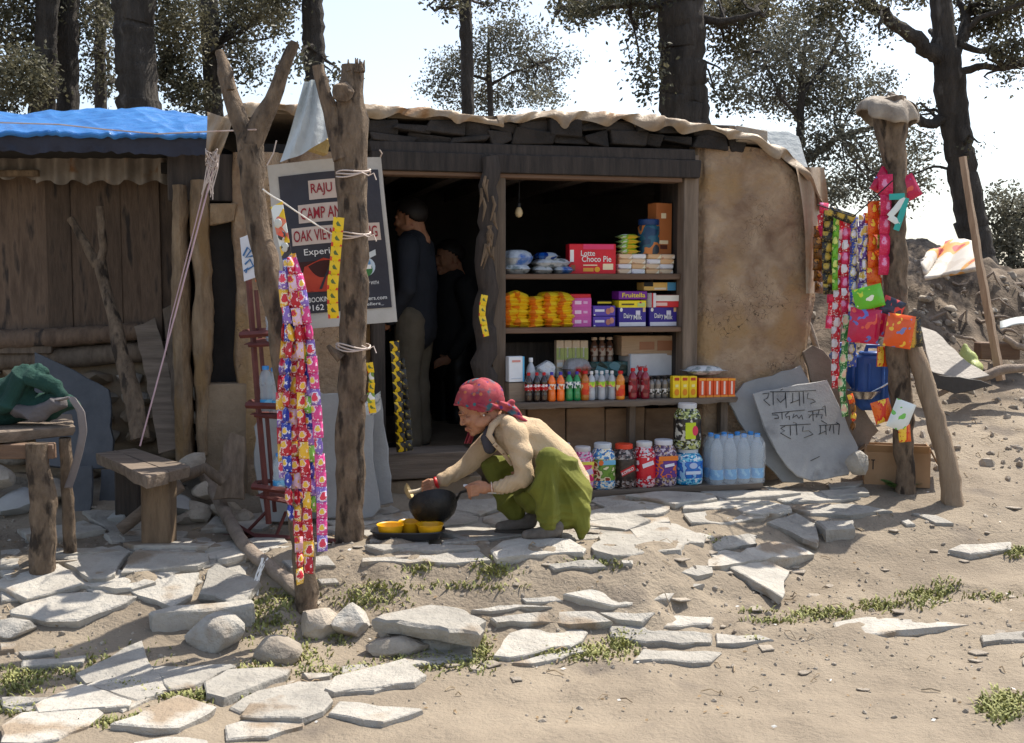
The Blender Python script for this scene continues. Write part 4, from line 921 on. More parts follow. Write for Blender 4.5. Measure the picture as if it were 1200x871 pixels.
for x0, x1, w_ in ((725, 757, 'left'), (761, 793, 'right')):
    carton('chocolate_box', '%s one of the two dark purple milk chocolate boxes' % w_, 'box', x0, x1, 360, .09, z2, .14, NAV, 0, 'purple chocolate boxes',
           [('panel', .02, .02, .98, .22, None, C(225, 222, 228)), ('disc', .04, .76, .14, .97, None, WHITE), ('text', .18, .36, .5, .68, 'Dairy', WHITE), ('text', .54, .36, .84, .6, 'Milk', WHITE), ('panel', .62, .6, .78, .82, None, C(220, 215, 230)), ('panel', .88, .75, .97, .97, None, C(225, 190, 140))])
carton('sweet_box', 'yellow sweet box lying on the left purple chocolate box', 'box', 725, 757, 374, .09, z2 + .121, .13, YEL, 0, None, [('panel', .1, .4, .55, .6, None, C(80, 70, 30)), ('panel', .68, .2, .95, .7, None, C(190, 210, 120)), ('panel', .75, .6, .82, .85, None, C(200, 30, 80))], hz=z2)
carton('sweet_box', 'purple sweet box with yellow lettering on top of the yellow box', 'box', 724, 758, 373, .1, z2 + .177, .12, C(120, 40, 150), .04, None, [('text', .12, .25, .92, .8, 'Fruitella', YEL)], hz=z2)
carton('cream_carton', 'white and red carton leaning open on the right chocolate box', 'box', 766, 797, 368, .08, z2 + .125, .13, C(205, 35, 40), -.15, None, [('panel', .05, .5, .97, .98, None, C(235, 228, 215)), ('panel', .1, .12, .55, .38, None, C(235, 190, 180))], hz=z2)
carton('side_carton', 'small white and red carton standing beside the leaning one', 'box', 761, 767, 366, .07, z2 + .125, .13, C(225, 220, 220), .2, None, [('panel', 0, 0, .3, 1, None, C(200, 35, 40))], hz=z2)
carton('flat_carton', 'yellow and blue flat carton high on the stacked sweet boxes', 'box', 754, 792, 372.5, .14, z2 + .235, .13, C(238, 196, 110), 0, None, [('panel', .0, .5, .28, 1, None, BLACK), ('panel', .72, 0, 1, 1, None, C(90, 165, 210)), ('disc', .8, .3, .94, .8, None, C(220, 120, 110)), ('panel', .32, .1, .68, .35, None, C(245, 235, 215))], hz=z2)
# bottom shelf
GJ = C(178, 190, 110)
for k in range(4):
    carton('juice_carton', '%s pale green juice carton from left at the back of the low shelf' % ORD[k], 'carton', 652 + k * 9.4, 661 + k * 9.4, 399, .25, z3 + .06, .05, C(228, 205, 175), 0, 'pale green juice cartons', [('panel', 0, .3, 1, .72, None, GJ), ('panel', .3, .38, .5, .75, None, C(240, 240, 225)), ('panel', .1, .05, .8, .2, None, WHITE)])
    carton('juice_carton', '%s juice carton from left in the hidden lower row' % ORD[k], 'carton', 652 + k * 9.4, 661 + k * 9.4, 431, .25, z3, .05, C(200, 190, 170), 0, 'lower juice cartons', [('panel', .1, .4, .8, .7, None, WHITE)])
carton('brown_carton', 'brown cardboard carton on the white carton at right of the low shelf', 'box', 730, 798, 393.5, .2, z3 + .135, .2, CARD, -.06, None, [('panel', .3, .3, .55, .7, None, C(165, 110, 75)), ('panel', .6, .25, .9, .75, None, C(160, 105, 70))])
carton('white_carton', 'white carton lying under the brown carton on the low shelf', 'box', 737, 797, 414.5, .19, z3, .2, C(225, 222, 220), .04, None, [('text', .12, .35, .32, .5, 'Amul', C(200, 60, 60)), ('panel', .0, .0, .02, 1, None, C(180, 190, 200))])
carton('teal_crate', 'dark teal wrapped tray on the low shelf behind the clear bottles', 'crate', 692, 738, 424, .22, z3, .18, P_('teal wrap', (30, 90, 95), (20, 70, 70), (90, 140, 150), (15, 50, 45), scale=20, rough=.15))
o = pillow(.22, .18, .13, 12, 8).xf(SM @ Matrix.Translation((wl(677, 430, .2).x, .25, z3 + .06))).build('plastic_bag', mat('bag of snacks', (.45, .45, .47), (.65, .6, .6), rough=.2, spots=(.6, .12, .03), spot_scale=6, spot_amt=.6, bump=.8, bscale=25, rnd=0)); tag(o, 'clear bag of orange snacks behind the green and orange drinks', 'bag')

# counter plank with the drinks, low bench with the jars
zc = wl(690, 470, -.16).z; zb_ = wl(690, 573, -.28).z
ct = thing('display_counter', 'rough plank counter carrying soft drinks in front of the shelves', 'counter', ww((wl(740, 470).x, -.1, 0.05)), SA)
def lc(u, v, z): return ROOTM[ct.name].inverted() @ ww((u, v, z))
ua, ub = wl(597, 470, -.2).x, wl(868, 466, -.2).x
MB().slab([lc(ua, -.2, zc), lc(ua + .5, -.215, zc), lc(ub - .3, -.21, zc), lc(ub, -.16, zc), lc(ub + .005, -.07, zc), lc(ub - .2, .05, zc), lc(ua, .05, zc)], (0, 0, 1), .035, step=.06, jit=.004, ch=.004).build('plank', HWOOD, ct)
for x, w_ in ((850, 9), (742, 7), (612, 9)):
    a = wl(x, 476, -.1); MB().box(lc(a.x, -.06, (zc - .03) / 2 + .05), (w_ * .0056, .06, zc - .14), .004, jit=.004).build('leg', WOOD, ct)
lb = thing('low_bench', 'low double plank bench carrying sweet jars on the paving', 'bench', ww((wl(780, 575).x, -.3, .05)), SA)
def lb_(u, v, z): return ROOTM[lb.name].inverted() @ ww((u, v, z))
ua, ub = wl(640, 575, -.34).x, wl(895, 573, -.34).x
MB().slab([lb_(ua, -.36, zb_), lb_(ub - .02, -.37, zb_), lb_(ub, -.3, zb_), lb_(ub, -.1, zb_), lb_(ua, -.08, zb_)], (0, 0, 1), .038, step=.08, jit=.004, ch=.003).build('plank', HWOOD, lb)
MB().slab([lb_(ua, -.37, zb_ - .042), lb_(ub + .02, -.38, zb_ - .042), lb_(ub + .03, -.3, zb_ - .042), lb_(ub, -.1, zb_ - .042), lb_(ua, -.08, zb_ - .042)], (0, 0, 1), .04, step=.08, jit=.005, ch=.003).build('plank', HWOOD, lb)
for u in (ua + .15, (ua + ub) / 2, ub - .2): MB().box(lb_(u, -.2, (zb_ - .082) / 2 + .03), (.12, .2, zb_ - .14), .01).build('block', STONE, lb)

def bottle(name, label, cat, x, v, zb, h, r, body, cap, lab, group, fill=.8, lb0=.38, lb1=.62, capr=.42, marks=None):
    t = thing(name, label, cat, ww((wl(x, 455, v).x, v, zb)), SA + R.uniform(-1, 1) * .2, group)
    MB().lathe([(0, .002), (r * .7, 0), (r * .95, h * .03), (r, h * .08), (r * .98, h * .28), (r * .9, h * .34), (r * .93, h * .4), (r * .93, h * .6), (r, h * .65), (r * .97, h * .7), (r * .7, h * .8), (r * .4, h * .87), (r * .36, h * .9)], 14).build('body', body, t)
    MB().lathe([(r * capr, h * .9), (r * capr * 1.03, h * .905), (r * capr, h * .99), (r * capr * .85, h), (0, h)], 12).build('cap', cap, t)
    if lab: MB().lathe([(r * 1.01, h * lb0), (r * 1.015, h * (lb0 + .01)), (r * 1.015, h * (lb1 - .01)), (r * 1.01, h * lb1)], 14).build('label', lab, t)
    return t
def liq(name, a, b=None, alpha=1): return mat(name, a, b or tuple(x * 1.6 for x in a), rough=.08, scale=6, bump=0, rnd=.1, spec=.6, coat=.6)
COLA = liq('cola', (.018, .009, .007)); ORG = liq('orange drink', (.75, .14, .01)); GRND = liq('green bottle', (.01, .22, .06)); AMB = liq('amber juice', (.42, .13, .01)); MNG = liq('mango drink', (.62, .2, .015)); DRED = liq('red syrup', (.2, .008, .02)); CLR = liq('clear bottle', (.34, .36, .38), (.55, .57, .6)); SMK = liq('empty glass bottle', (.12, .10, .085), (.26, .23, .2))
LRED = P_('red label', (190, 20, 30), (190, 20, 30), (235, 225, 225), scale=32, vor=False, stretch=(1, 1, 1.5)); LORG = P_('orange label', (235, 100, 10), (245, 225, 200), (60, 70, 160), scale=30, vor=False); LGRN = P_('green label', (15, 100, 50), (230, 235, 230), (20, 60, 110), scale=30, vor=False)
LLIM = P_('lime label', (150, 200, 40), (200, 220, 70), (230, 110, 130), (240, 240, 220), scale=25, vor=False); LMNG = P_('mango label', (215, 50, 15), (230, 90, 20), (240, 210, 150), scale=22, vor=False); LSYR = P_('syrup label', (110, 10, 25), (150, 20, 40), (200, 160, 160), scale=25, vor=False)
CAPR, CAPB, CAPW, CAPG = C(205, 25, 35), C(66, 62, 170), C(235, 235, 235), C(20, 120, 60)
H = .185
for i, x in enumerate((619.5, 629, 637.5)): bottle('soda_bottle', '%s dark cola bottle from left on the counter' % ORD[i], 'bottle', x, -.13, zc, H, .025, COLA, CAPR, LRED, 'cola bottles', lb0=.4, lb1=.6)
for i, x in enumerate((646.5, 657)): bottle('soda_bottle', '%s bright orange soda bottle with a blue cap' % ['left', 'right'][i], 'bottle', x, -.13, zc, H, .026, ORG, CAPB, LORG, 'orange soda bottles', lb0=.42, lb1=.6)
for i, x in enumerate((667, 676)): bottle('soda_bottle', '%s green lemon soda bottle on the counter' % ['left', 'right'][i], 'bottle', x, -.12, zc, H, .025, GRND, CAPB, LGRN, 'green soda bottles', lb0=.44, lb1=.66)
bottle('juice_bottle', 'amber juice bottle with a red cap beside the green sodas', 'bottle', 685.5, -.12, zc, H * 1.02, .028, AMB, CAPR, LMNG, None, lb0=.2, lb1=.6, capr=.6)
bottle('juice_bottle', 'red capped juice bottle hidden behind the amber one', 'bottle', 678, -.05, zc, H * 1.05, .026, AMB, CAPR, LMNG, None, lb0=.2, lb1=.6, capr=.6)
for i, (x, v) in enumerate(((693, -.12), (699, -.07), (705, -.12), (711, -.07), (717, -.12))): bottle('soda_bottle', '%s clear lemonade bottle from left with white cap and lime label' % ORD[i], 'bottle', x, v, zc, H, .025, CLR, CAPW, LLIM, 'clear lemonade bottles', lb0=.45, lb1=.64, capr=.45)
bottle('juice_bottle', 'orange mango bottle with red label between clear and dark red bottles', 'bottle', 727, -.14, zc, H * 1.0, .029, MNG, CAPR, LMNG, None, lb0=.14, lb1=.52, capr=.55)
for i, (x, v) in enumerate(((741.5, -.13), (750, -.07), (756, -.13))): bottle('syrup_bottle', '%s dark red syrup bottle from left with red cap' % ORD[i], 'bottle', x, v, zc, H * 1.08, .029, DRED, CAPR, LSYR, 'dark red syrup bottles', lb0=.2, lb1=.6, capr=.5)
for i, (x, v) in enumerate(((763, -.1), (771, -.1), (779, -.1), (767, -.04), (775, -.04), (784, -.05))): bottle('small_bottle', '%s small smoky bottle between the red syrups and yellow cartons' % ORD[i], 'bottle', x, v, zc, H * .74, .022, SMK, BLACK, P_('dark label', (50, 45, 40), (225, 220, 210), (60, 50, 40), scale=40, vor=False), 'small smoky bottles', lb0=.2, lb1=.45, capr=.7)
for i in range(3): carton('drink_carton', '%s yellow mango drink carton from the left' % ORD[i], 'carton', 788.5 + i * 9.6, 797.5 + i * 9.6, 441, -.15, zc, .05, C(246, 208, 30), 0, 'yellow drink cartons', [('disc', .2, .12, .8, .42, None, C(235, 140, 20)), ('panel', .2, .8, .8, .93, None, C(190, 60, 30)), ('panel', .3, .5, .7, .62, None, C(250, 235, 150))])
for i in range(5): carton('drink_carton', '%s orange mango drink carton from the left' % ORD[i], 'carton', 819 + i * 8.6, 827 + i * 8.6, 443.5, -.15, zc, .05, C(225, 85, 35), 0, 'orange drink cartons', [('panel', .38, .15, .62, .85, None, C(245, 220, 205)), ('panel', 0, .88, 1, 1, None, C(240, 160, 50)), ('panel', 0, 0, 1, .1, None, C(240, 150, 50))])
o = pillow(.28, .15, .06, 12, 6).xf(SM @ Matrix.Translation((wl(820, 440, 0).x, -.06, zc + .17))).build('plastic_bag', CLEAR2); tag(o, 'crumpled clear wrap lying on the drink cartons', 'bag')
for i in range(3): bottle('syrup_bottle', '%s brown syrup bottle with white cap at the back of the low shelf' % ORD[i], 'bottle', 696 + i * 9, .3, z3 + .06, .2, .026, liq('brown syrup', (.09, .04, .025), (.17, .09, .06)), C(215, 190, 165), P_('brown label', (150, 80, 50), (190, 170, 150), (90, 50, 35), scale=22, vor=False), 'brown syrup bottles', capr=.75)
carton('milk_carton', 'white milk carton with blue edge standing beside the door post', 'carton', 595.5, 614, 418, -.1, zc + .125, .06, C(232, 236, 240), .12, None, [('panel', .9, 0, 1, 1, None, C(90, 180, 225)), ('panel', .2, .78, .75, .86, None, C(220, 150, 140)), ('panel', .15, .12, .8, .16, None, C(200, 210, 220))])
carton('wood_block', 'grey wooden block under the white milk carton', 'block', 596, 617, 449, -.1, zc, .09, mat('block wood', (.24, .18, .125), (.33, .26, .19), stretch=(1, 1, 7), rnd=0), .05)
bottle('water_bottle', 'clear water bottle with white cap behind the cola bottles', 'bottle', 622, -.02, zc, .27, .032, CLR, CAPW, None, None)
o = pillow(.13, .1, .16, 8, 6).xf(SM @ Matrix.Translation((wl(638, 430, 0).x, .0, zc + .17)) @ Matrix.Rotation(.6, 4, 'Y')).build('plastic_bag', CLEAR2); tag(o, 'crumpled clear bag behind the cola and orange bottles', 'bag')

# sweet jars
JAR = [  # label, x0, x1, ytop, candy colours, label colours, lid colour, extra
 ('sweet jar half hidden behind the squatting woman', 650, 675, 521, [(205, 195, 190), (160, 170, 190), (220, 120, 90)], [(220, 210, 200), (200, 160, 120), (120, 140, 180)], (205, 205, 205), None),
 ('sweet jar with pink candy and a pink label with yellow band', 674.5, 699, 525, [(215, 90, 150), (235, 170, 200), (180, 40, 110), (190, 180, 190)], [(225, 50, 110), (240, 70, 130), (235, 225, 90), (240, 200, 220)], (210, 205, 205), 'pink'),
 ('sweet jar with blue and white candy above a green label', 697.5, 724.5, 521, [(90, 160, 210), (235, 235, 225), (60, 110, 170), (240, 225, 190)], [(110, 150, 50), (90, 130, 40), (235, 220, 180), (150, 60, 40)], (205, 210, 215), 'green'),
 ('dark coffee candy jar with an orange red lid', 722.5, 749.5, 522, [(60, 45, 40), (120, 100, 95), (35, 28, 26), (170, 160, 155)], [(45, 32, 28), (60, 45, 38), (35, 25, 22)], (225, 70, 40), 'KOPIKO'),
 ('red candy jar between the coffee jar and the purple jar', 747.5, 771.5, 519, [(205, 30, 50), (235, 190, 190), (170, 20, 40), (200, 200, 205)], [(215, 25, 45), (215, 25, 45), (205, 20, 40), (240, 225, 230)], (215, 215, 215), 'red'),
 ('purple and orange candy jar, tallest of the bench row', 769.5, 797, 517, [(110, 80, 110), (200, 185, 195), (80, 60, 90), (190, 160, 120)], [(100, 50, 140), (90, 45, 130), (235, 120, 40), (110, 60, 150)], (215, 215, 220), 'purple'),
 ('wide bright blue candy jar with another jar standing on it', 797, 828, 527.5, [(40, 150, 200), (120, 200, 225), (20, 110, 170), (225, 235, 240)], [(20, 110, 195), (25, 120, 205), (40, 90, 180), (150, 200, 235)], (195, 205, 215), 'blue')]
def jar(spec, zb, v, h=None):
    lab, x0, x1, yt, cc, lc_, lid, ex = spec
    u, wd, hh = rect(x0, x1, yt, v, zb); r = wd / 2 * 1.01; h = h or hh
    t = thing('sweet_jar', lab, 'jar', ww((u, v + r, zb)), SA, 'sweet jars on the low bench')
    MB().lathe([(0, 0), (r * .85, 0), (r * .96, h * .03), (r, h * .08), (r, h * .62), (r * .97, h * .72), (r * .85, h * .82), (r * .68, h * .88), (r * .66, h * .9)], 22, sq=.6).build('body', P_('candy ' + lab, *cc, scale=75, rough=.1, stretch=(1, 1, 1.4), bump=.5, bscale=70), t)
    MB().lathe([(r * .7, h * .89), (r * .73, h * .9), (r * .73, h * .985), (r * .68, h), (0, h)], 22).build('lid', plain('lid %d%d%d' % lid, lid, .35), t)
    MB().lathe([(r * 1.008, h * .2), (r * 1.014, h * .21), (r * 1.014, h * .66), (r * 1.008, h * .67)], 22, sq=.6).build('label', P_('jar label ' + lab, *lc_, scale=24, vor=False, rough=.3, bump=0), t)
    y = -r * 1.02
    if ex == 'KOPIKO':
        MB().box((0, y, h * .42), (r * 1.25, .003, h * .13), 0, M=Matrix.Rotation(-.42, 3, 'Y')).build('print_panel', C(205, 30, 35), t)
        text('KOPIKO', (-r * .52, y - .003, h * .31), (r * 1.0, 0, r * .45), (-r * .05, 0, h * .075), WHITE, t, bold=.02)
    elif ex == 'pink': MB().box((0, y - .001, h * .64), (r * 1.5, .003, h * .07), 0).build('print_panel', C(240, 225, 80), t); MB().box((r * .1, y - .001, h * .42), (r * 1.1, .003, h * .13), 0, M=Matrix.Rotation(-.3, 3, 'Y')).build('print_panel', C(210, 200, 225), t)
    elif ex == 'green': MB().box((0, y, h * .6), (r * 1.5, .003, h * .1), 0).build('print_panel', C(120, 190, 225), t); MB().lathe([(0, 0), (r * .22, 0)], 12, M=Matrix.Translation((-r * .5, y - .003, h * .6)) @ Matrix.Rotation(PI / 2, 4, 'X')).build('print_mark', C(235, 110, 40), t)
    elif ex == 'red': MB().box((0, y, h * .52), (r * 1.1, .003, h * .09), 0, M=Matrix.Rotation(-.3, 3, 'Y')).build('print_panel', C(240, 235, 240), t)
    elif ex == 'purple': MB().box((0, y, h * .62), (r * 1.6, .003, h * .1), 0).build('print_panel', C(240, 130, 40), t); MB().box((r * .1, y - .001, h * .47), (r * .8, .003, h * .06), 0, M=Matrix.Rotation(-.15, 3, 'Y')).build('print_panel', C(240, 235, 245), t)
    elif ex == 'blue': MB().box((0, y, h * .36), (r * 1.1, .003, h * .09), 0).build('print_panel', C(215, 225, 240), t); MB().lathe([(0, 0), (r * .3, 0)], 14, M=Matrix.Translation((0, y - .001, h * .56)) @ Matrix.Rotation(PI / 2, 4, 'X') @ Matrix.Diagonal((1, .7, 1, 1))).build('print_mark', C(190, 205, 235), t)
    elif ex == 'lime':
        MB().box((-r * .15, y, h * .42), (r * .85, .003, h * .36), 0).build('print_panel', C(200, 215, 40), t); MB().lathe([(0, 0), (r * .3, 0)], 12, M=Matrix.Translation((r * .22, y - .002, h * .42)) @ Matrix.Rotation(PI / 2, 4, 'X') @ Matrix.Diagonal((.8, 1.3, 1, 1))).build('print_mark', C(225, 60, 90), t)
    return t
for i, sp_ in enumerate(JAR): jt = jar(sp_, zb_, -.345)
u, wd, hh = rect(797, 828, 527.5, -.345, zb_)
jar(('lime and black candy jar standing on top of the blue jar', 797.5, 825.5, 474, [(110, 120, 60), (190, 195, 120), (40, 45, 30), (200, 205, 190)], [(30, 30, 28), (40, 38, 36), (60, 55, 50), (210, 205, 190)], (205, 205, 205), 'lime'), zb_ + hh, -.34)
# shrink-wrapped water
wp = thing('water_pack', 'shrink wrapped pack of clear water bottles at the bench end', 'water pack', ww((wl(861, 560, -.3).x, -.28, zb_)), SA)
WAT = mat('water bottle plastic', (.42, .52, .6), (.66, .75, .82), rough=.12, scale=9, bump=.3, bscale=30, alpha=.42, rnd=0, spec=.7, coat=.4)
BCAP = C(70, 150, 225); WLAB = P_('water label', (70, 160, 215), (130, 195, 230), (225, 235, 240), scale=20, vor=False)
uw = (wl(892, 540, -.33).x - wl(829, 540, -.33).x) / 4; hw = wl(860, 508, -.33).z - wl(860, 566, -.33).z
for r_ in range(2):
    for k in range(4):
        x, y = (k - 1.5) * uw, (r_ - .5) * uw; r = uw * .47; h = hw
        if k + r_ == 0:
            p0 = MB().lathe([(0, 0), (r * .8, 0), (r, h * .05), (r, h * .25), (r * .93, h * .3), (r, h * .35), (r * .94, h * .45), (r, h * .52), (r, h * .68), (r * .85, h * .78), (r * .45, h * .88), (r * .36, h * .93)], 14, c=(x, y, 0)).build('bottle', WAT, wp)
            c0 = MB().lathe([(r * .4, h * .92), (r * .4, h * .99), (0, h)], 10, c=(x, y, 0)).build('cap', BCAP, wp)
            l0 = MB().lathe([(r * 1.01, h * .1), (r * 1.01, h * .3)], 14, c=(x, y, 0)).build('label', WLAB, wp)
        else:
            for s_ in (p0, c0, l0): inst(s_, wp, Matrix.Translation((k * uw, r_ * uw, 0)))
FILM = mat('shrink film', (.75, .82, .88), (.85, .9, .95), rough=.08, scale=5, bump=.8, bscale=14, alpha=.24, rnd=0, spec=1)
def film(s, t):
    a = 2 * PI * s; q = 1 / (abs(math.cos(a)) ** 6 + abs(math.sin(a)) ** 6) ** (1 / 6); top = 1 - .08 * max(0, t - .8) * 5
    sc_ = q * (1 - .25 * max(0, (t - .75) * 4) ** 2) * (1 + .01 * math.sin(s * 60 + t * 9))
    return (math.cos(a) * sc_ * uw * 2.05, math.sin(a) * sc_ * uw * 1.05, hw * (t * .985) + .006 * math.sin(a * 8) * t)
MB().grid(film, 48, 10).build('wrapping', FILM, wp, ang=180)
# ------------------------------------------------------------------ people
SKIN = mat('skin', (.36, .165, .09), (.46, .225, .13), rough=.55, scale=22, bump=.12, bscale=120, rnd=0, sss=.12, spots=(.30, .11, .065), spot_scale=26, spot_amt=.15)
def M3(f, u):
    f = Vector(f).normalized(); u = Vector(u); u = (u - f * u.dot(f)).normalized(); l = u.cross(f)
    return Matrix((f, l, u)).transposed()
def head(mb, c, M, k=1.0):
    """a head: x forward, y to its left, z up, about 22 cm tall"""
    def S(p, r, ax=None):
        mb.sph(Vector(c) + M @ (Vector(p) * k), [q * k for q in r], M if ax is None else M @ ax, 16, 12)
    def T(pts, r): mb.cap([Vector(c) + M @ (Vector(p) * k) for p in pts], [q * k for q in r], 10)
    S((-.012, 0, .035), (.097, .075, .088)); S((.03, 0, -.03), (.062, .058, .075)); S((.045, 0, -.07), (.042, .042, .036))
    S((.079, 0, -.088), (.018, .02, .016)); T([(.086, 0, .02), (.095, 0, -.004), (.105, 0, -.021)], [.009, .0095, .0115]); S((.096, .012, -.027), (.011, .007, .007)); S((.096, -.012, -.027), (.011, .007, .007))
    T([(.078, .042, .022), (.089, .02, .027), (.09, 0, .022), (.089, -.02, .027), (.078, -.042, .022)], [.006, .009, .008, .009, .006])
    for s in (1, -1):
        S((.068, s * .036, -.02), (.024, .022, .02)); S((.01, s * .055, -.055), (.045, .016, .028))
        T([(.074, s * .018, .0), (.08, s * .031, .002), (.072, s * .044, -.001)], [.006, .0095, .006])
        S((-.008, s * .074, .002), (.019, .008, .03)); S((-.002, s * .074, -.022), (.01, .007, .012))
    T([(.088, .022, -.057), (.1, .008, -.052), (.1, -.008, -.052), (.088, -.022, -.057)], [.004, .007, .007, .004])
    T([(.087, .02, -.063), (.096, 0, -.066), (.087, -.02, -.063)], [.004, .0075, .004])
    T([(-.035, 0, -.02), (-.05, 0, -.09), (-.065, 0, -.15)], [.055, .05, .058])
def face(root, c, M, k=1.0, world=True, closed=True):
    W_ = lambda p: Vector(c) + M @ (Vector(p) * k)
    em, ed, lm = plain('eye white', (205, 195, 185), .2), plain('iris', (25, 16, 12), .15), mat('lips', (.33, .115, .085), (.38, .14, .1), rough=.5, rnd=0, bump=0)
    hm = plain('brow hair', (28, 22, 20), .8)
    for s in (1, -1):
        e = MB().sph(W_((.0795, s * .031, -.0035)), .0075 * k, M, 10, 8).build('eye', em, root, world=world)
        MB().sph(W_((.0855, s * .031, -.0055)), .0038 * k, M, 8, 6).build('pupil', ed, e, world=world)
        MB().tube([W_((.088, s * .014, .026)), W_((.094, s * .026, .033)), W_((.083, s * .045, .027))], [.0022 * k, .003 * k, .0015 * k], 6).build('eyebrow', hm, root, world=world)
    MB().tube([W_((.09, .02, -.0595)), W_((.1035, .006, -.0585)), W_((.1035, -.006, -.0585)), W_((.09, -.02, -.0595))], [.002 * k, .0045 * k, .0045 * k, .002 * k], 6).build('lips', lm, root, world=world)
def shell(c, M, r, plane, nu=40, nv=26, fn=None, off=(0, 0, 0), k=1.0):
    """part of an ellipsoid above a plane (function of local x,y): headscarf or hair"""
    mb = MB(); vs = []; fs = []
    for j in range(nv + 1):
        th = PI * j / nv
        for i in range(nu):
            ph = 2 * PI * i / nu; vs.append(Vector((off[0] + r[0] * math.sin(th) * math.cos(ph), off[1] + r[1] * math.sin(th) * math.sin(ph), off[2] + r[2] * math.cos(th))))
    keep = [p.z >= plane(p.x, p.y) - .012 for p in vs]
    for p in vs:
        z = plane(p.x, p.y)
        if p.z < z: p.z = z
    if fn: vs = [fn(p) for p in vs]
    for j in range(nv):
        for i in range(nu):
            f = (j * nu + i, (j + 1) * nu + i, (j + 1) * nu + (i + 1) % nu, j * nu + (i + 1) % nu)
            if all(keep[q] for q in f): fs.append(f)
    used = sorted({q for f in fs for q in f}); ix = {q: n for n, q in enumerate(used)}
    mb.add([Vector(c) + M @ (vs[q] * k) for q in used], [tuple(ix[q] for q in f) for f in fs]); return mb
def solid(o, t):
    m = o.modifiers.new('thickness', 'SOLIDIFY'); m.thickness = t; m.offset = 1; return o

YL = 6.08; s_ = pxm(YL)
def L(px, py, dy=0): return P(px, py, YL + dy)
base = L(620, 632); base.z = g1(base.x, base.y) + .02
lady = thing('person', 'woman in pink headscarf, cream cardigan and green trousers squatting with a black wok', 'person', base)
HC = L(561, 480, .0); HM = M3((-.87, -.1, -.47), (-.48, 0, .87)); HK = 1.1
mb = MB(); head(mb, HC, HM, HK)
mb.cap([L(582, 492, .0), L(597, 508, 0), L(630, 530, 0), L(658, 568, 0)], [.05, .08, .08, .07])
mb.cap([L(606, 506, -.12), L(614, 558, -.19), L(587, 571, -.17), L(574, 572, -.165)], [.045, .036, .027, .023])
mb.cap([L(585, 508, .13), L(550, 545, .18), L(520, 562, .12), L(511, 566, .1)], [.045, .034, .026, .022])
mb.cap([L(665, 575, -.06), L(642, 538, -.25), L(642, 606, -.22), L(642, 622, -.21)], [.05, .034, .028, .03])
mb.cap([L(660, 572, .08), L(578, 545, .15), L(606, 600, .07), L(606, 614, .06)], [.05, .03, .026, .03])
# near hand round the wok handle
mb.sph(L(567, 572.5, -.168), (.036, .017, .03), None, 12, 9); mb.sph(L(560, 573, -.172), (.024, .016, .028), None, 12, 9)
for i in range(4):
    y = 568.5 + i * 3.7
    mb.cap([L(560, y, -.178), L(552.5, y + 1.2, -.198), L(547.5 + i * .8, y + 3.0, -.186), L(549 + i * .9, y + 5.0, -.166)], [.0088, .0082, .0076, .0066], 8)
mb.cap([L(569, 567, -.165), L(561, 565, -.16), L(552, 567.5, -.155), L(546, 571, -.155)], [.012, .0105, .009, .0075], 8)
# far hand round the skimmer handle
mb.sph(L(505.5, 567, .095), (.028, .017, .03), None, 12, 9)
for i in range(4):
    y = 562.5 + i * 3.6
    mb.cap([L(502, y, .08), L(495.5, y + 3, .065), L(495 + i * .6, y + 7.5, .075), L(499 + i, y + 9, .095)], [.0088, .0082, .0074, .0064], 8)
mb.cap([L(508, 572, .075), L(503, 578, .065), L(496, 579, .068)], [.012, .0098, .0076], 8)
body = remesh(mb, .0042, 3).build('body', SKIN, lady, world=True, ang=180)
face(lady, HC, HM, HK)
# cardigan
CARDI = mat('cream knit', (.52, .38, .23), (.66, .5, .33), rough=.95, scale=7, bump=.8, bscale=120, bdist=.005, rnd=0, detail=8)
mb = MB()
mb.cap([L(668, 566, .01), L(648, 543, .0), L(622, 518, .0), L(600, 506, .0)], [.115, .135, .135, .105], 18)
mb.cap([L(603, 508, -.12), L(611, 534, -.165), L(614, 560, -.195), L(600, 567, -.185), L(585, 571, -.172)], [.066, .062, .055, .048, .041], 14)
mb.cap([L(584, 508, .12), L(562, 530, .16), L(547, 546, .175), L(533, 555, .15), L(519, 562.5, .12)], [.066, .062, .053, .046, .04], 14)
mb.cap([L(597, 497, -.09), L(590, 495, .0), L(592, 498, .1)], [.045, .05, .045], 14)
def knit(co, no):
    x, y, z = co.T
    d = .007 * fbm(x * 7 + y * 5, z * 7 - y * 4, 4, 12) + .004 * np.sin((x * .6 + z) * 60 + 5 * vn(x * 7, z * 7, 2)) * np.exp(-((x - .12) / .2) ** 2)
    a = np.array(L(614, 560, -.2)); r = np.linalg.norm(co - a, axis=1)
    d += .004 * (.5 - np.abs(np.sin(r * 42 + 3 * vn(x * 6, z * 6, 3)))) * np.exp(-(r / .13) ** 2)
    a = np.array(L(585, 571, -.172)); r = np.linalg.norm(co - a, axis=1); d += .0035 * np.sin((x - z * .5) * 260) * np.exp(-(r / .1) ** 2)
    a = np.array(L(524, 560, .13)); r = np.linalg.norm(co - a, axis=1); d += .004 * np.sin((x * .8 - z * .4) * 190) * np.exp(-(r / .09) ** 2)
    a = np.array(L(600, 520, -.15)); r = np.linalg.norm(co - a, axis=1); d += .003 * (.5 - np.abs(np.sin((x * .5 + z * 1.2) * 30 + 3 * vn(x * 5, z * 5, 8)))) * np.exp(-(r / .17) ** 2)
    return co + no * d[:, None]
remesh(mb, .007, 4, fn=knit).build('cardigan', CARDI, lady, world=True, ang=180)
mb = MB().tube([L(579, 519, -.125), L(573, 510, -.105), L(577, 499, -.09), L(588, 489, -.06), L(597, 487, 0), L(588, 492, .06), L(570, 505, .08), L(563, 520, .06)], [.012, .018, .021, .022, .022, .02, .018, .012], 10, flat=.6)
mb.build('collar', CARDI, lady, world=True, ang=180)
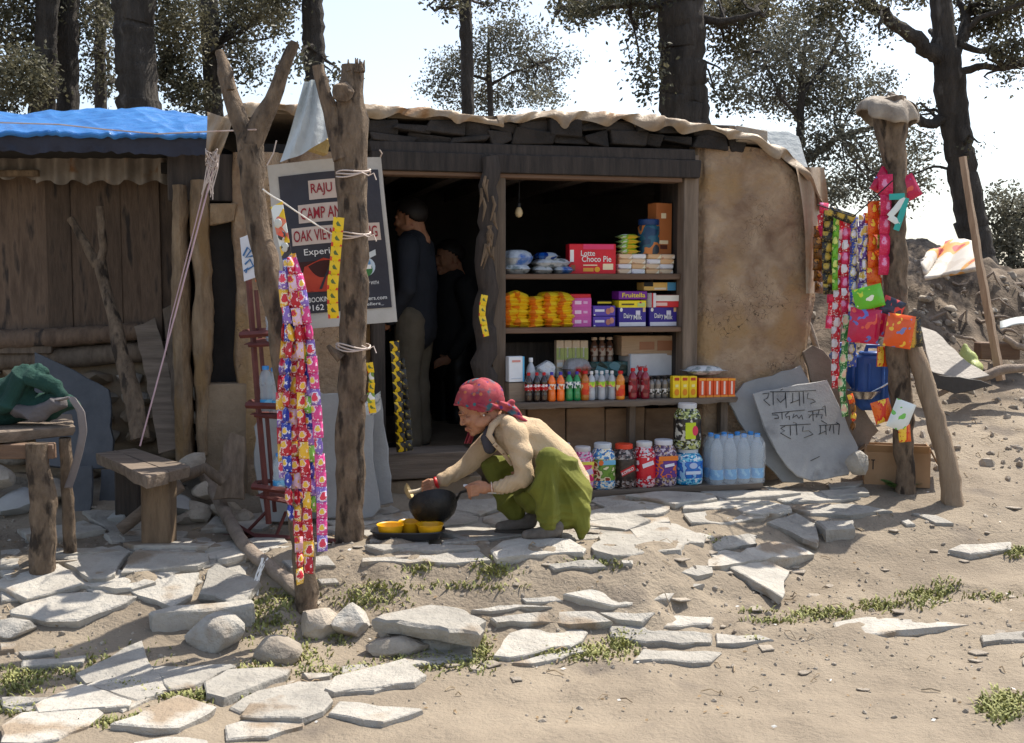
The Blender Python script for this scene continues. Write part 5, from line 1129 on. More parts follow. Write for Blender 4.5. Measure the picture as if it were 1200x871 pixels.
MB().tube([L(579, 520, -.135), L(590, 531, -.12), L(600, 545, -.09)], [.012, .012, .01], 8, flat=.5).build('placket', CARDI, lady, world=True)
for x, y in ((582, 523), (590, 532)): MB().sph(L(x, y, -.142), (.006, .004, .006), None, 8, 6).build('button', plain('button', (150, 120, 90), .4), lady, world=True)
MB().cap([L(574, 505, -.03), L(571, 514, -.05), L(574, 525, -.06)], [.03, .036, .034], 14).build('shirt', mat('dark shirt', (.035, .035, .045), (.07, .065, .075), rnd=0, rough=.9), lady, world=True)
for p, r, m_, nm in ((L(583.5, 571.2, -.172), .043, CARDI, 'cuff'), (L(518, 563, .118), .042, CARDI, 'cuff')):
    pass
# trousers
SALW = mat('green cloth', (.095, .105, .012), (.185, .19, .028), rough=.9, scale=3, bump=.35, bscale=90, bdist=.003, rnd=0)
mb = MB()
mb.cap([L(668, 572, -.02), L(655, 552, -.16), L(643, 538.5, -.235)], [.135, .1, .073], 18)
mb.cap([L(643, 538.5, -.235), L(640, 570, -.235), L(642, 604, -.225), L(643, 617, -.215)], [.073, .082, .078, .05], 16)
mb.cap([L(664, 572, .08), L(615, 553, .15), L(579, 547, .15)], [.12, .09, .066], 16)
mb.cap([L(579, 547, .15), L(590, 575, .11), L(604, 600, .065), L(607, 611, .06)], [.066, .075, .068, .045], 16)
mb.sph(L(664, 590, -.08), (.125, .15, .15)); mb.sph(L(625, 585, -.03), (.1, .16, .09)); mb.cap([L(676, 600, -.14), L(682, 618, -.16), L(681, 628, -.17)], [.075, .05, .028])
mb.cap([L(625, 560, -.1), L(640, 592, -.15), L(660, 610, -.15)], [.06, .085, .06])
def folds(co, no):
    x, y, z = co.T; K = np.array(L(646, 532, -.24))
    dx, dz = x - K[0], z - K[2]; r = np.hypot(dx, dz); th = np.arctan2(dx, -dz)
    w_ = sstep(.05, .18, r)
    d = w_ * (.034 * (.6 - np.abs(np.sin(th * 5.2 + 1.6 * vn(r * 5, th * 2, 4))) ** .75) + .009 * (.5 - np.abs(np.sin(th * 11 + 3 * vn(r * 5, th * 3, 2)))))
    d *= .35 + .65 * sstep(.06, .2, z)
    d += .009 * fbm(x * 7, z * 7 + y * 5, 3, 21) - .004
    a = np.array(L(645, 612, -.22)); q = np.linalg.norm(co - a, axis=1); d += .007 * np.sin(z * 150 + 3 * vn(x * 20, y * 20, 3)) * np.exp(-(q / .09) ** 2)
    return co + no * d[:, None]
remesh(mb, .006, 4, fn=folds).build('trousers', SALW, lady, world=True, ang=180)
# shoes
SHOE = mat('grey cloth shoe', (.10, .085, .07), (.19, .165, .14), rough=.85, scale=16, bump=.3, rnd=0)
for (hx, hy), (tx, ty), dy in (((652, 622), (617, 626.5), -.225), ((622, 612), (586, 616.5), .05)):
    h, t_ = L(hx, hy, dy), L(tx, ty, dy - .02); mb = MB()
    mb.cap([h, h.lerp(t_, .5) + Vector((0, 0, -.006)), t_ + Vector((0, 0, -.004))], [.036, .037, .028], 14)
    mb.sph(h + Vector((.0, 0, .02)), (.04, .034, .035)); zs = min(v[2] for v in mb.v) + .014
    mb.v = [(v[0], v[1], max(v[2], zs)) for v in mb.v]
    sh = remesh(mb, .006, 3).build('shoe', SHOE, lady, world=True, ang=60)
    c = h.lerp(t_, .5); M_ = M3(Vector((t_.x - h.x, t_.y - h.y, 0)), (0, 0, 1))
    MB().lathe([(0, 0), (1, 0), (1.02, .5), (1, 1), (0, 1)], 20, M=Matrix.Translation(Vector((c.x, c.y, zs - .012))) @ M_.to_4x4() @ Matrix.Diagonal(((h - t_).length / 2 + .03, .034, .014, 1))).build('sole', mat('brown sole', (.06, .05, .04), (.09, .075, .06), rnd=0), sh, world=True)
# headscarf
SCARF = mat('pink headscarf', (.27, .025, .055), (.42, .085, .085), rough=.9, scale=13, bump=.4, bscale=60, bdist=.004, rnd=0, spots=(.05, .13, .16), spot_scale=17, spot_amt=.3)
_n = SCARF.node_tree; _b = _n.nodes['Principled BSDF']; _s = _b.inputs['Base Color'].links[0].from_socket; _v = _n.nodes.new('ShaderNodeTexVoronoi'); _v.inputs['Scale'].default_value = 24; _t = _n.nodes.new('ShaderNodeTexCoord'); _n.links.new(_t.outputs['Object'], _v.inputs['Vector'])
_r = _n.nodes.new('ShaderNodeValToRGB'); _r.color_ramp.elements[0].position = .2; _r.color_ramp.elements[0].color = (1, 1, 1, 1); _r.color_ramp.elements[1].position = .27; _r.color_ramp.elements[1].color = (0, 0, 0, 1); _n.links.new(_v.outputs['Distance'], _r.inputs[0])
_c = _n.nodes.new('ShaderNodeValToRGB'); _c.color_ramp.interpolation = 'CONSTANT'; _c.color_ramp.elements[0].color = (.03, .14, .17, 1); _c.color_ramp.elements[1].position = .4; _c.color_ramp.elements[1].color = (.10, .03, .14, 1); _e = _c.color_ramp.elements.new(.7); _e.color = (.5, .16, .06, 1)
_q = _n.nodes.new('ShaderNodeSeparateColor'); _n.links.new(_v.outputs['Color'], _q.inputs[0]); _n.links.new(_q.outputs[0], _c.inputs[0]); _m = _n.nodes.new('ShaderNodeMix'); _m.data_type = 'RGBA'; _n.links.new(_r.outputs[0], _m.inputs[0]); _n.links.new(_s, _m.inputs[6]); _n.links.new(_c.outputs[0], _m.inputs[7]); _n.links.new(_m.outputs[2], _b.inputs['Base Color'])
def scf(p):
    n = .011 * abs(math.sin((p.x * .75 + p.z) * 42 + 2.5 * math.sin(p.y * 22))) * (1 if p.x < .03 else .45) - .005 + .006 * float(fbm(p.x * 14, p.z * 14 + p.y * 9, 2, 4))
    return p * (1 + n / .1) + Vector((-.02 * max(0, -p.x - .03) * 8, 0, -.012 * max(0, -p.x) * 6))
o = shell(HC, HM, (.113, .089, .103), lambda x, y: .026 + .60 * x - .03 * math.cos(x * 20), 56, 36, scf, (-.012, 0, .035), HK).build('headscarf', SCARF, lady, world=True, ang=180); solid(o, .006)
W_ = lambda p: HC + HM @ (Vector(p) * HK)
mb = MB().tube([W_((.09, .03, .085)), W_((.05, .072, .055)), W_((0, .089, .025)), W_((-.06, .088, -.01)), W_((-.12, .045, -.055)), W_((-.145, 0, -.07))], [.008, .012, .014, .017, .02, .026], 8, flat=.7)
mb.sph(W_((-.14, .01, -.065)), (.036, .034, .03)); mb.cap([W_((-.14, .02, -.07)), L(603, 484, -.04), L(610, 489, -.05), L(617, 495, -.05)], [.028, .024, .018, .006])
mb.cap([W_((-.05, .075, -.02)), W_((-.1, .07, -.03)), W_((-.15, .03, -.05))], [.012, .02, .022])
remesh(mb, .006, 2, fn=lambda co, no: co + no * (.006 * np.sin(co[:, 2] * 170 + co[:, 0] * 90 + 2 * vn(co[:, 0] * 20, co[:, 2] * 20, 3)))[:, None]).build('scarf_knot', SCARF, lady, world=True, ang=180)
mb = MB().grid(lambda s, t: L(553 - 5 * t + 7 * (s - .5), 506 + 14 * t, .11 + .02 * math.sin(s * 9)), 6, 10); o = mb.build('scarf_end', SCARF, lady, world=True); solid(o, .004)
MB().lathe([(.035, 0), (.04, .006), (.042, .012), (.04, .018), (.035, .022)], 24, M=Matrix.Translation(L(513.5, 565, .105)) @ M3((0, 1, 0), L(500, 570, .1) - L(519, 562.5, .12)).to_4x4() @ Matrix.Scale(.82, 4)).build('bangle', C(190, 25, 30), lady, world=True)
MB().lathe([(.034, 0), (.037, .003), (.034, .006)], 24, M=Matrix.Translation(L(577, 571.5, -.167)) @ M3((0, 1, 0), L(560, 573, -.16) - L(585, 571, -.172)).to_4x4() @ Matrix.Scale(.86, 4)).build('bangle', C(225, 205, 190), lady, world=True)
MB().sph(W_((-.006, .083, -.03)), .006).build('earring', plain('silver', (210, 200, 190), .3, .8), lady, world=True)
MB().tube([W_((.035, .062, .046)), W_((.0, .074, .024)), W_((-.02, .072, .002)), W_((-.03, .066, -.03))], [.008, .009, .008, .004], 6).build('hair', plain('dark hair', (30, 24, 22), .6), lady, world=True)

LINE = mat('skin crease', (.20, .085, .05), (.26, .11, .07), rough=.7, rnd=0, bump=0)
for nm, pts, r in (('crease', [(.096, .016, -.03), (.088, .028, -.045), (.078, .034, -.062)], .0013), ('crease', [(.072, .05, .006), (.062, .058, .01), (.052, .062, .016)], .001), ('crease', [(.072, .05, .0), (.06, .059, -.002), (.05, .062, -.004)], .001)):
    MB().tube([W_(p) for p in pts], r * HK * 1.3, 5).build(nm, LINE, body, world=True)

# things she holds and cooks with
WC = L(508, 593, -.08); IRON = mat('black iron', (.012, .012, .013), (.035, .033, .032), rough=.42, scale=9, bump=.3, bscale=60, metal=.5, rnd=0)
wok = thing('wok', 'blackened round iron wok held tilted over the yellow bowls', 'wok', WC)
TM = Matrix.Rotation(-.72, 4, 'X') @ Matrix.Rotation(-.16, 4, 'Y')
pr = [(0, -.088), (.045, -.084), (.085, -.068), (.113, -.04), (.128, -.005), (.131, .025), (.127, .026), (.112, -.035), (.083, -.062), (.044, -.078), (0, -.082)]
MB().lathe(pr, 36, M=TM).build('bowl', IRON, wok)
MB().tube([TM @ Vector((.126, 0, .015)), L(540, 577, -.14) - WC, L(552, 574, -.172) - WC, L(568, 572, -.175) - WC], [.008, .007, .008, .008], 8).build('handle', IRON, wok)
SKC = L(477.5, 577.5, .04)
sk = thing('skimmer', 'pale brass skimming ladle held above the wok', 'ladle', SKC); BR = mat('old brass', (.45, .34, .15), (.66, .54, .3), rough=.4, metal=.35, scale=20, bump=.4, bscale=90, rnd=0)
HM2 = M3((0, 1, 0), L(484, 576, .06) - SKC + Vector((.0, -.012, .01)))
MB().lathe([(0, -.012), (.025, -.008), (.042, .004), (.05, .016), (.051, .017), (.042, .007), (.024, -.004), (0, -.008)], 22, M=HM2.to_4x4()).build('scoop', BR, sk)
MB().tube([Vector((0, 0, 0)) + HM2 @ Vector((0, 0, -.005)), L(488, 575.5, .065) - SKC, L(498, 572, .085) - SKC, L(508, 568, .1) - SKC], [.013, .0095, .0085, .008], 10).build('handle', mat('pale handle', (.5, .42, .3), (.62, .54, .42), rnd=0, stretch=(1, 6, 6)), sk)
o = MB().tube([L(543, 569, -.15), L(552, 570, -.14), L(564, 568, -.13), L(572, 577, -.14), L(590, 578.5, -.15)], [.006, .011, .007, .008, .004], 8, jit=.3, flat=.8).build('pot_cloth', plain('white cloth', (215, 215, 218), .9)); tag(o, 'small white folded cloth between her hand and the wok handle', 'cloth')
tp = at_z(478, 627, .05); tz = g1(tp.x, tp.y) + .03
tray = thing('tray', 'black plastic tray on the flagstones holding three yellow bowls', 'tray', (tp.x, tp.y, tz)); BP = mat('black plastic', (.015, .015, .017), (.025, .025, .028), rough=.35, bump=0, rnd=0)
MB().lathe([(0, 0), (.17, 0), (.19, .035), (.196, .037), (.193, .043), (.184, .04), (.166, .008), (0, .008)], 40, sq=1.5, M=Matrix.Diagonal((1, .56, 1, 1))).build('tray_base', BP, tray)
YB = mat('yellow plastic', (.72, .36, .008), (.85, .46, .015), rough=.35, scale=3, bump=0, rnd=0)
for (px, dy, r, lab) in ((457.5, -.03, .07, 'yellow plastic bowl at the left end of the black tray'), (481, .05, .062, 'yellow plastic bowl in the middle of the tray behind the others'), (504, -.02, .07, 'yellow plastic bowl at the right end of the tray under the wok')):
    b = thing('bowl', lab, 'bowl', (P(px, 620, tp.y + dy).x, tp.y + dy, tz + .009), 0, 'yellow bowls on the tray')
    MB().lathe([(0, 0), (r * .75, 0), (r * .8, .004), (r * .97, .058), (r * 1.03, .06), (r * 1.03, .064), (r * .93, .06), (r * .74, .008), (0, .008)], 28).build('body', YB, b)
    MB().lathe([(0, .034), (r * .83, .034)], 20).build('food', mat('batter', (.55, .42, .16), (.7, .55, .25), rnd=0, scale=40, bump=.6), b)

# the two men inside the dark doorway
def man(label, px, py_head, py_feet, v, yaw, jm, tm, bend=0, sm=SKIN):
    p = wl(px, py_feet, v); q = wl(px, py_head, v); H = q.z - p.z; k = H / 1.72
    T = thing('person', label, 'person', ww((p.x, v, p.z)), yaw); V = lambda x, y, z: Vector((x, y, z)) * k
    hc = V(.03 + bend * .2, 0, 1.6); hm = M3((1, 0, -.12 - bend * .3), (0, 0, 1)); mb = MB(); head(mb, hc, hm, k * 1.04)
    mb.cap([V(0, 0, 1.4), V(0, 0, 1.15), V(0, 0, .92)], [.1 * k, .11 * k, .12 * k])
    for s in (1, -1):
        mb.cap([V(0, s * .09, .9), V(.02, s * .1, .5), V(0, s * .1, .08)], [.08 * k, .055 * k, .04 * k]); mb.cap([V(0, s * .17, 1.4), V(-.02, s * .22, 1.12), V(.12, s * .18, .92)], [.05 * k, .04 * k, .03 * k])
        h = V(.16, s * .17, .88); mb.sph(h, (.045 * k, .018 * k, .035 * k))
        for i in range(4): mb.cap([h + V(.03, 0, .02 - i * .016), h + V(.065, -s * .008, .008 - i * .016), h + V(.08, -s * .025, -.012 - i * .014)], [.009 * k, .008 * k, .007 * k], 8)
        mb.cap([h + V(-.01, 0, .025), h + V(.03, -s * .025, .035)], [.011 * k, .008 * k], 8)
    remesh(mb, .006, 3).build('body', sm, T, ang=180); face(T, hc, hm, k * 1.04, world=False)
    mb = MB(); mb.cap([V(0, 0, 1.43), V(-.01, 0, 1.25), V(0, 0, 1.0), V(0, 0, .86)], [.11 * k, .15 * k, .155 * k, .165 * k], 18)
    for s in (1, -1): mb.cap([V(-.01, s * .16, 1.41), V(-.03, s * .235, 1.13), V(.11, s * .19, .93)], [.08 * k, .065 * k, .05 * k], 14)
    remesh(mb, .011, 5, fn=lambda co, no: co + no * (.012 * fbm(co[:, 0] * 6 + co[:, 1] * 5, co[:, 2] * 7, 3, 5))[:, None]).build('jacket', jm, T, ang=180)
    mb = MB()
    for s in (1, -1): mb.cap([V(0, s * .085, .92), V(.02, s * .1, .5), V(-.01, s * .1, .1)], [.115 * k, .085 * k, .075 * k], 16)
    remesh(mb, .011, 5, fn=lambda co, no: co + no * (.012 * fbm(co[:, 0] * 8 + co[:, 1] * 5, co[:, 2] * 9, 3, 15))[:, None]).build('trousers', tm, T, ang=180)
    for s in (1, -1): MB().cap([V(-.02, s * .1, .05), V(.14, s * .11, .035)], [.05 * k, .04 * k]).build('shoe', BLACK, T)
    o = shell(hc, hm, (.108, .084, .098), lambda x, y: .02 + .75 * max(x, -.06), 30, 20, None, (-.014, 0, .035), k * 1.04).build('hair', plain('dark hair', (30, 24, 22), .6), T, ang=180); solid(o, .006)
    return T
NAVY = mat('dark navy jacket', (.012, .014, .02), (.024, .028, .038), rough=.85, bump=.2, rnd=0); KHAKI = mat('khaki trousers', (.10, .085, .06), (.15, .125, .09), rough=.9, rnd=0)
man('man in dark jacket and khaki trousers standing in the doorway facing left', 487, 236, 530, .62, PI - .5 + SA, NAVY, KHAKI)
man('man in black clothes deep in the dark doorway, half hidden by the post', 531, 284, 560, 1.9, PI + .6, mat('black coat', (.012, .012, .013), (.022, .021, .022), rnd=0), BLACK)
# ------------------------------------------------------------------ posts
def pxlog(px, Y, dY=None):
    return [P(x, y, Y + (dY[i] if dY else 0)) for i, (x, y, w_) in enumerate(px)], [w_ * pxm(Y) / 2 for x, y, w_ in px]
YF = G(360, 712).y
fp = thing('forked_post', 'tall crooked forked wooden post with colourful sachets tied to it', 'post', G(360, 712))
q, r = pxlog([(362, 728, 30), (359, 690, 27), (352, 620, 25), (342, 520, 25), (331, 430, 23), (325, 375, 22), (314, 320, 28), (302, 265, 24), (296, 220, 25), (294, 170, 27)], YF); log('trunk', q, r, BARK, fp, n=22, wob=.05, jit=.13)
q, r = pxlog([(294, 178, 26), (303, 150, 22), (318, 118, 18), (330, 88, 16), (338, 66, 14), (346, 50, 11)], YF); log('branch', q, r, BARK, fp, n=14, wob=.05, jit=.12)
q, r = pxlog([(293, 178, 25), (281, 140, 21), (272, 115, 19), (264, 85, 16), (257, 60, 10)], YF, [0, .02, .05, .08, .1]); log('branch', q, r, BARK, fp, n=14, wob=.05, jit=.12)
q, r = pxlog([(270, 105, 10), (268, 92, 7), (273, 84, 4)], YF - .03); log('stub', q, r, BARK, fp, n=7, wob=.05)
YT = G(408, 634).y
tp_ = thing('trunk_post', 'thick rough trunk post with broken splintered top in front of the banner', 'post', G(408, 634))
q, r = pxlog([(409, 648, 36), (409, 600, 33), (410, 540, 33), (412, 470, 33), (414, 400, 34), (414, 330, 34), (414, 260, 34), (413, 200, 35), (411, 160, 38), (412, 120, 32), (414, 76, 25)], YT); log('trunk', q, r, BARK, tp_, n=24, wob=.035, jit=.14)
q, r = pxlog([(402, 185, 26), (392, 145, 22), (383, 115, 17), (377, 95, 15), (372, 77, 13)], YT - .02); log('branch', q, r, BARK, tp_, n=14, wob=.06, jit=.13)
for i in range(11):
    x = R.uniform(402, 426); log('splinter', [P(x, 84, YT - .05), P(x + R.uniform(-2, 2), R.uniform(66, 76), YT - .05 + R.uniform(-.03, .05))], [.012, .003], BARK, tp_, n=5, sub=0)
mb = rock(P(402, 108, YT - .09), (.07, .05, .06), 2, 4, .35); mb.build('knot', BARK, tp_, world=True)
q, r = pxlog([(425, 470, 8), (432, 463, 6), (437, 460, 4)], YT - .05); log('stub', q, r, BARK, tp_, n=6)
q, r = pxlog([(400, 420, 14), (390, 412, 9), (384, 405, 5)], YT - .06); log('stub', q, r, BARK, tp_, n=6)
for y, d in ((202, 8), (405, -4), (274, 3)):
    mb = MB()
    for k in range(3): mb.tube([P(414, y + k * 2, YT) + Vector((math.cos(a) * .088, math.sin(a) * .088, (math.sin(a * 2 + k) * .01 + d * .0015 * math.cos(a)))) for a in np.linspace(0, 2 * PI, 22)], .004, 5)
    mb.tube([P(424, y, YT - .08), P(432, y + 4, YT - .1), P(438, y + 1, YT - .1), P(441, y + 9, YT - .1)], .003, 4); mb.build('tied_string', ROPE, tp_, world=True)

# ------------------------------------------------------------------ sachets hanging in strips
CAND = [sachet_mat('sachet red', (188, 20, 44), (238, 190, 60), (240, 200, 205), .017, .015), sachet_mat('sachet blue', (38, 58, 165), (235, 190, 70), (225, 225, 240), .016, .014), sachet_mat('sachet yellow', (235, 185, 50), (205, 40, 60), (245, 225, 190)), sachet_mat('sachet pink', (224, 70, 140), (240, 200, 70), (245, 215, 230), .016, .014), sachet_mat('sachet lilac', (140, 110, 195), (230, 60, 90), (235, 225, 240)), sachet_mat('sachet white', (225, 190, 210), (205, 30, 60), (235, 180, 60), .016, .014), sachet_mat('sachet green', (120, 190, 70), (235, 190, 60), (235, 235, 220))]
def strip(name, label, path, Y, wpx, n, mats, group=None, twist=.35, thick=.014, dY=None, cat='sachet strip'):
    pts = [P(x, y, Y + (dY[i] if dY else 0)) for i, (x, y) in enumerate(path)]
    seg = [(pts[i + 1] - pts[i]).length for i in range(len(pts) - 1)]; tot = sum(seg); T = thing(name, label, cat, pts[-1], 0, group); ln = tot / n
    src = pillow(ln * 1.03, wpx * pxm(Y), thick, 6, 4).build('sachet', mats[0], T); src.rotation_euler = (0, 0, 0); ang = R.uniform(-.3, .3)
    for k in range(n):
        def at(t):
            t = min(max(t, 0), tot - 1e-5); i = 0
            while t > seg[i] and i < len(seg) - 1: t -= seg[i]; i += 1
            return pts[i].lerp(pts[i + 1], t / seg[i])
        a, b = at(k * ln), at((k + 1) * ln); c = (a + b) / 2 - pts[-1]; x = (b - a).normalized(); ang = max(-1.25, min(1.25, ang * .6 + R.uniform(-twist, twist)))
        z = Vector((math.sin(ang), -math.cos(ang), 0)); z = (z - x * z.dot(x)).normalized(); y = z.cross(x)
        M = Matrix((x, y, z)).transposed().to_4x4(); M.translation = c + Vector((0, R.uniform(-.008, .008), 0))
        if k == 0: src.matrix_basis = M; src.material_slots[0].link = 'OBJECT'; src.material_slots[0].material = mats[k % len(mats)]
        else: inst(src, T, M, mats[k % len(mats)])
    return T
bl = ['leftmost', 'second', 'third', 'fourth', 'fifth', 'sixth', 'seventh', 'rightmost']
for i, (yb, mi, pts_) in enumerate([(560, (4, 0, 2), [(338, 330), (335, 400), (331, 450), (329, 500)]), (610, (1, 1, 0), [(341, 330), (338, 400), (335, 470), (337, 540)]), (684, (0, 5, 0, 2), [(343, 330), (345, 420), (342, 500), (348, 580)]), (590, (1, 3, 1), [(345, 330), (349, 400), (347, 480), (351, 540)]),
     (672, (0, 0, 2), [(346, 330), (354, 400), (353, 480), (358, 570)]), (600, (1, 4, 6), [(348, 330), (358, 400), (361, 480), (364, 540)]), (560, (2, 6, 3), [(349, 330), (362, 400), (368, 470), (370, 520)]), (646, (3, 3, 4), [(350, 330), (364, 400), (372, 480), (376, 560)])]):
    path = [(337 + i * .8, 298 + (i % 3) * 5)] + [(x + R.uniform(-1.5, 1.5), y) for x, y in pts_] + [(pts_[-1][0] + (4 if i < 5 else 2), yb)]
    strip('sachet_strip', '%s strip of bright sachets in the bundle hanging from the forked post' % bl[i], path, YF - .15 - .03 * ((i * 2) % 3), 12.5, int((yb - 300) / 19), [CAND[j] for j in mi], 'sachet strips on the forked post', 1.0, .03)
strip('sachet_strip', 'short front strip of red sachets at the narrow top of the bundle', [(340, 302), (344, 345), (350, 385), (352, 420)], YF - .23, 11, 6, [CAND[0], CAND[5]], 'sachet strips on the forked post', 1.0, .03)
strip('sachet_strip', 'lilac and orange strip bulging out left at the bundle top', [(333, 318), (332, 345), (337, 375), (343, 400)], YF - .22, 11, 4, [CAND[4], CAND[2]], 'sachet strips on the forked post', .8, .03)
YCARD = P_('yellow card', (238, 205, 30), (235, 190, 20), (230, 230, 220), (60, 50, 50), (220, 120, 90), scale=24)
A_ = [P(317, 243, YF - .16), P(331, 236, YF - .17), P(342, 298, YF - .2), P(331, 305, YF - .2)]
cd = thing('hanging_card', 'yellow printed card hanging at the top of the sachet bundle', 'card', A_[3]); MB().slab(A_, (0, -1, 0), .006, jit=.001, ch=.001).build('card', YCARD, cd, world=True)
for i in range(3): MB().sph(P(326 + i * 4, 262 + i * 14, YF - .2), (.018, .006, .022), None, 10, 6).build('blister', P_('toy', (200, 200, 190), (60, 60, 60), (230, 90, 60), scale=30), cd, world=True)
YS = P_('yellow sachet', (240, 205, 20), (238, 200, 20), (238, 200, 20), (235, 195, 30), (90, 110, 50), (215, 70, 40), scale=40)
strip('sachet_strip', 'straight yellow sachet strip with seven packs hung beside the trunk post', [(397, 255), (393, 300), (389, 345), (391, 373)], YT - .16, 13, 7, [YS], None, .12, .008)
strip('sachet_strip', 'yellow and black sachet strip inside the doorway by the left jamb', [(462, 400), (465, 440), (468, 490), (470, 530)], 6.75, 11, 11, [P_('yellow black sachet', (228, 190, 20), (40, 35, 25), (225, 180, 20), (60, 50, 20), scale=40)], None, .5, .014)
strip('sachet_strip', 'dark shiny sachet strip hanging behind the yellow one in the doorway', [(470, 420), (474, 460), (478, 500), (480, 528)], 6.8, 9, 9, [P_('black sachet', (25, 24, 22), (45, 42, 36), (150, 130, 40), scale=40)], None, .5, .014)
strip('sachet_strip', 'short yellow sachet strip with toys pinned to the crooked door post', [(568, 346), (564, 366), (570, 394)], 6.95, 8, 4, [YS], None, .4, .012)
strip('sachet_strip', 'yellow and green sachet strip low beside the trunk post', [(433, 425), (436, 445), (434, 466), (437, 484)], YT - .06, 9, 5, [YS, P_('greenish', (120, 150, 60), (230, 210, 60), (230, 230, 225), scale=30)], None, .5, .012)

# ------------------------------------------------------------------ banner
YBn = 6.34
bcs = [P(313, 194, YBn - .02), P(446, 184, YBn + .06), P(466, 377, YBn + .02), P(329, 388, YBn - .06)]
def BN(s, t, d=0.0):
    p = bcs[0].lerp(bcs[1], s).lerp(bcs[3].lerp(bcs[2], s), t); return p + Vector((0, .012 * math.sin(s * 7 + t * 3) + .01 * math.sin(t * 9 + s * 2) - d, .012 * math.sin(s * 3.1) * (1 - t)))
ban = thing('banner', 'black camp banner with red lettering on white strips tied behind the trunk post', 'banner', bcs[3])
BNW = mat('banner white', (.44, .41, .36), (.56, .53, .48), rough=.55, bump=.2, rnd=0); BNB = mat('banner black', (.028, .026, .034), (.045, .042, .052), rough=.5, bump=.15, rnd=0)
MB().grid(lambda s, t: BN(s, t), 24, 24).build('sheet', BNW, ban, world=True)
def bpan(s0, t0, s1, t1, m, d, name='print_panel', sk=0): return MB().grid(lambda s, t: BN(s0 + (s1 - s0) * s, t0 + (t1 - t0) * t + sk * s, d + .004), 24, 20).build(name, m, ban, world=True)
bpan(.085, .075, .965, .91, BNB, .002)
STRP = mat('banner strip', (.56, .44, .36), (.66, .54, .46), rough=.6, bump=0, rnd=0); BRED = C(150, 22, 34)
def btext(s, s0, t0, s1, t1, m, d=.0075, b=.01): text(s, None, None, None, m, ban, world=True, bold=b, fn=lambda x, y: BN(s0 + (s1 - s0) * x, t1 + (t0 - t1) * y, d + .005))
for tx, (s0, t0, s1, t1), (a0, b0, a1, b1) in (('RAJU BH', (.34, .12, .72, .235), (.36, .14, .69, .215)), ('CAMP AND', (.235, .26, .70, .37), (.255, .28, .675, .35)), ('OAK VIEW CAMPING', (.165, .395, .93, .5), (.18, .412, .905, .48))):
    bpan(s0, t0, s1, t1, STRP, .005); btext(tx, a0, b0, a1, b1, BRED)
btext('Experience the', .26, .525, .80, .575, WHITE, .006, .004)
bpan(.2, .6, .62, .78, C(60, 14, 12), .0045)
TENT = mat('banner tent', (.42, .03, .015), (.58, .07, .03), rough=.5, bump=0, rnd=0, scale=9)
MB().add([BN(.19, .78, .011), BN(.25, .63, .011), BN(.42, .585, .011), BN(.6, .62, .011), BN(.62, .78, .011), BN(.4, .785, .011)], [(0, 1, 2, 3, 4, 5)]).build('print_tent', TENT, ban, world=True, smooth=False)
for a in (.36, .44, .47): MB().add([BN(a, .77, .0135), BN(a + .025, .77, .0135), BN(a + .13, .61, .0135), BN(a + .12, .61, .0135)], [(0, 1, 2, 3)]).build('print_line', BNB, ban, world=True, smooth=False)
btext('BOOKINGS', .26, .815, .49, .845, WHITE, .006); btext('9162 21', .24, .86, .47, .895, WHITE, .006)
btext('NEXT TRIP WITH', .66, .745, .87, .765, WHITE, .006, .002); btext('ravellers.com', .66, .835, .93, .858, WHITE, .006, .002); btext('travellers_', .66, .872, .9, .893, WHITE, .006, .002)
for k, (m_, r_, dt) in enumerate(((C(190, 205, 215), .075, 0), (C(60, 120, 60), .055, .018), (C(90, 140, 180), .045, -.02))):
    MB().add([BN(.76 + math.cos(a) * r_ * 1.25, .655 + dt + math.sin(a) * r_ * .8, .0095 + k * .002) for a in np.linspace(0, 2 * PI, 20)[:-1]], [tuple(range(19))]).build('print_logo', m_, ban, world=True, smooth=False)
bpan(.70, .645, .82, .67, WHITE, .012); bpan(.8, .575, .87, .61, C(200, 205, 205), .0075, sk=-.02)
for a, b in ((bcs[0], P(324, 165, 6.3)), (bcs[1], P(445, 176, 6.3))): MB().tube([a, a.lerp(b, .5) + Vector((.01, 0, 0)), b], .004, 5).build('tie', ROPE, ban, world=True)
# torn sheet and foam hanging over the banner
mb = MB(); q0, q1, q2, q3 = P(356, 97, 6.15), P(372, 92, 6.15), P(389, 158, 6.15), P(327, 190, 6.1)
o = mb.grid(lambda s, t: q0.lerp(q1, s).lerp(q3.lerp(q2, s), t) + Vector((.02 * math.sin(t * 3) * (.5 - s), -.05 * math.sin(s * PI) * t - .015 * math.sin(s * 14 + t * 5), -.03 * math.sin(s * PI) * t)), 14, 16).build('torn_sheet', TARPG); tag(o, 'torn grey plastic sheet hanging over the eave between the two posts', 'plastic sheet')
o = MB().box(P(371, 168, 6.22), (.14, .05, .1), .015, M=Matrix.Rotation(.25, 3, 'Y'), jit=.012).build('foam_piece', mat('yellow foam', (.45, .3, .1), (.62, .46, .2), rough=.95, bscale=60, bump=.8, rnd=0)); tag(o, 'ragged yellow foam piece above the black banner', 'foam')
o = MB().grid(lambda s, t: P(243 + 30 * s * (1 - .5 * t) - 3 * t * t, 131 + 58 * t + 10 * s * (1 - t), 6.42 + .03 * math.sin(s * 9 + t * 4) - .03 * math.sin(t * 3)), 14, 16).build('tarp_scrap', TARPB, ang=180); tag(o, 'pale tarpaulin scrap hanging where the blue roof meets the shop', 'tarpaulin')

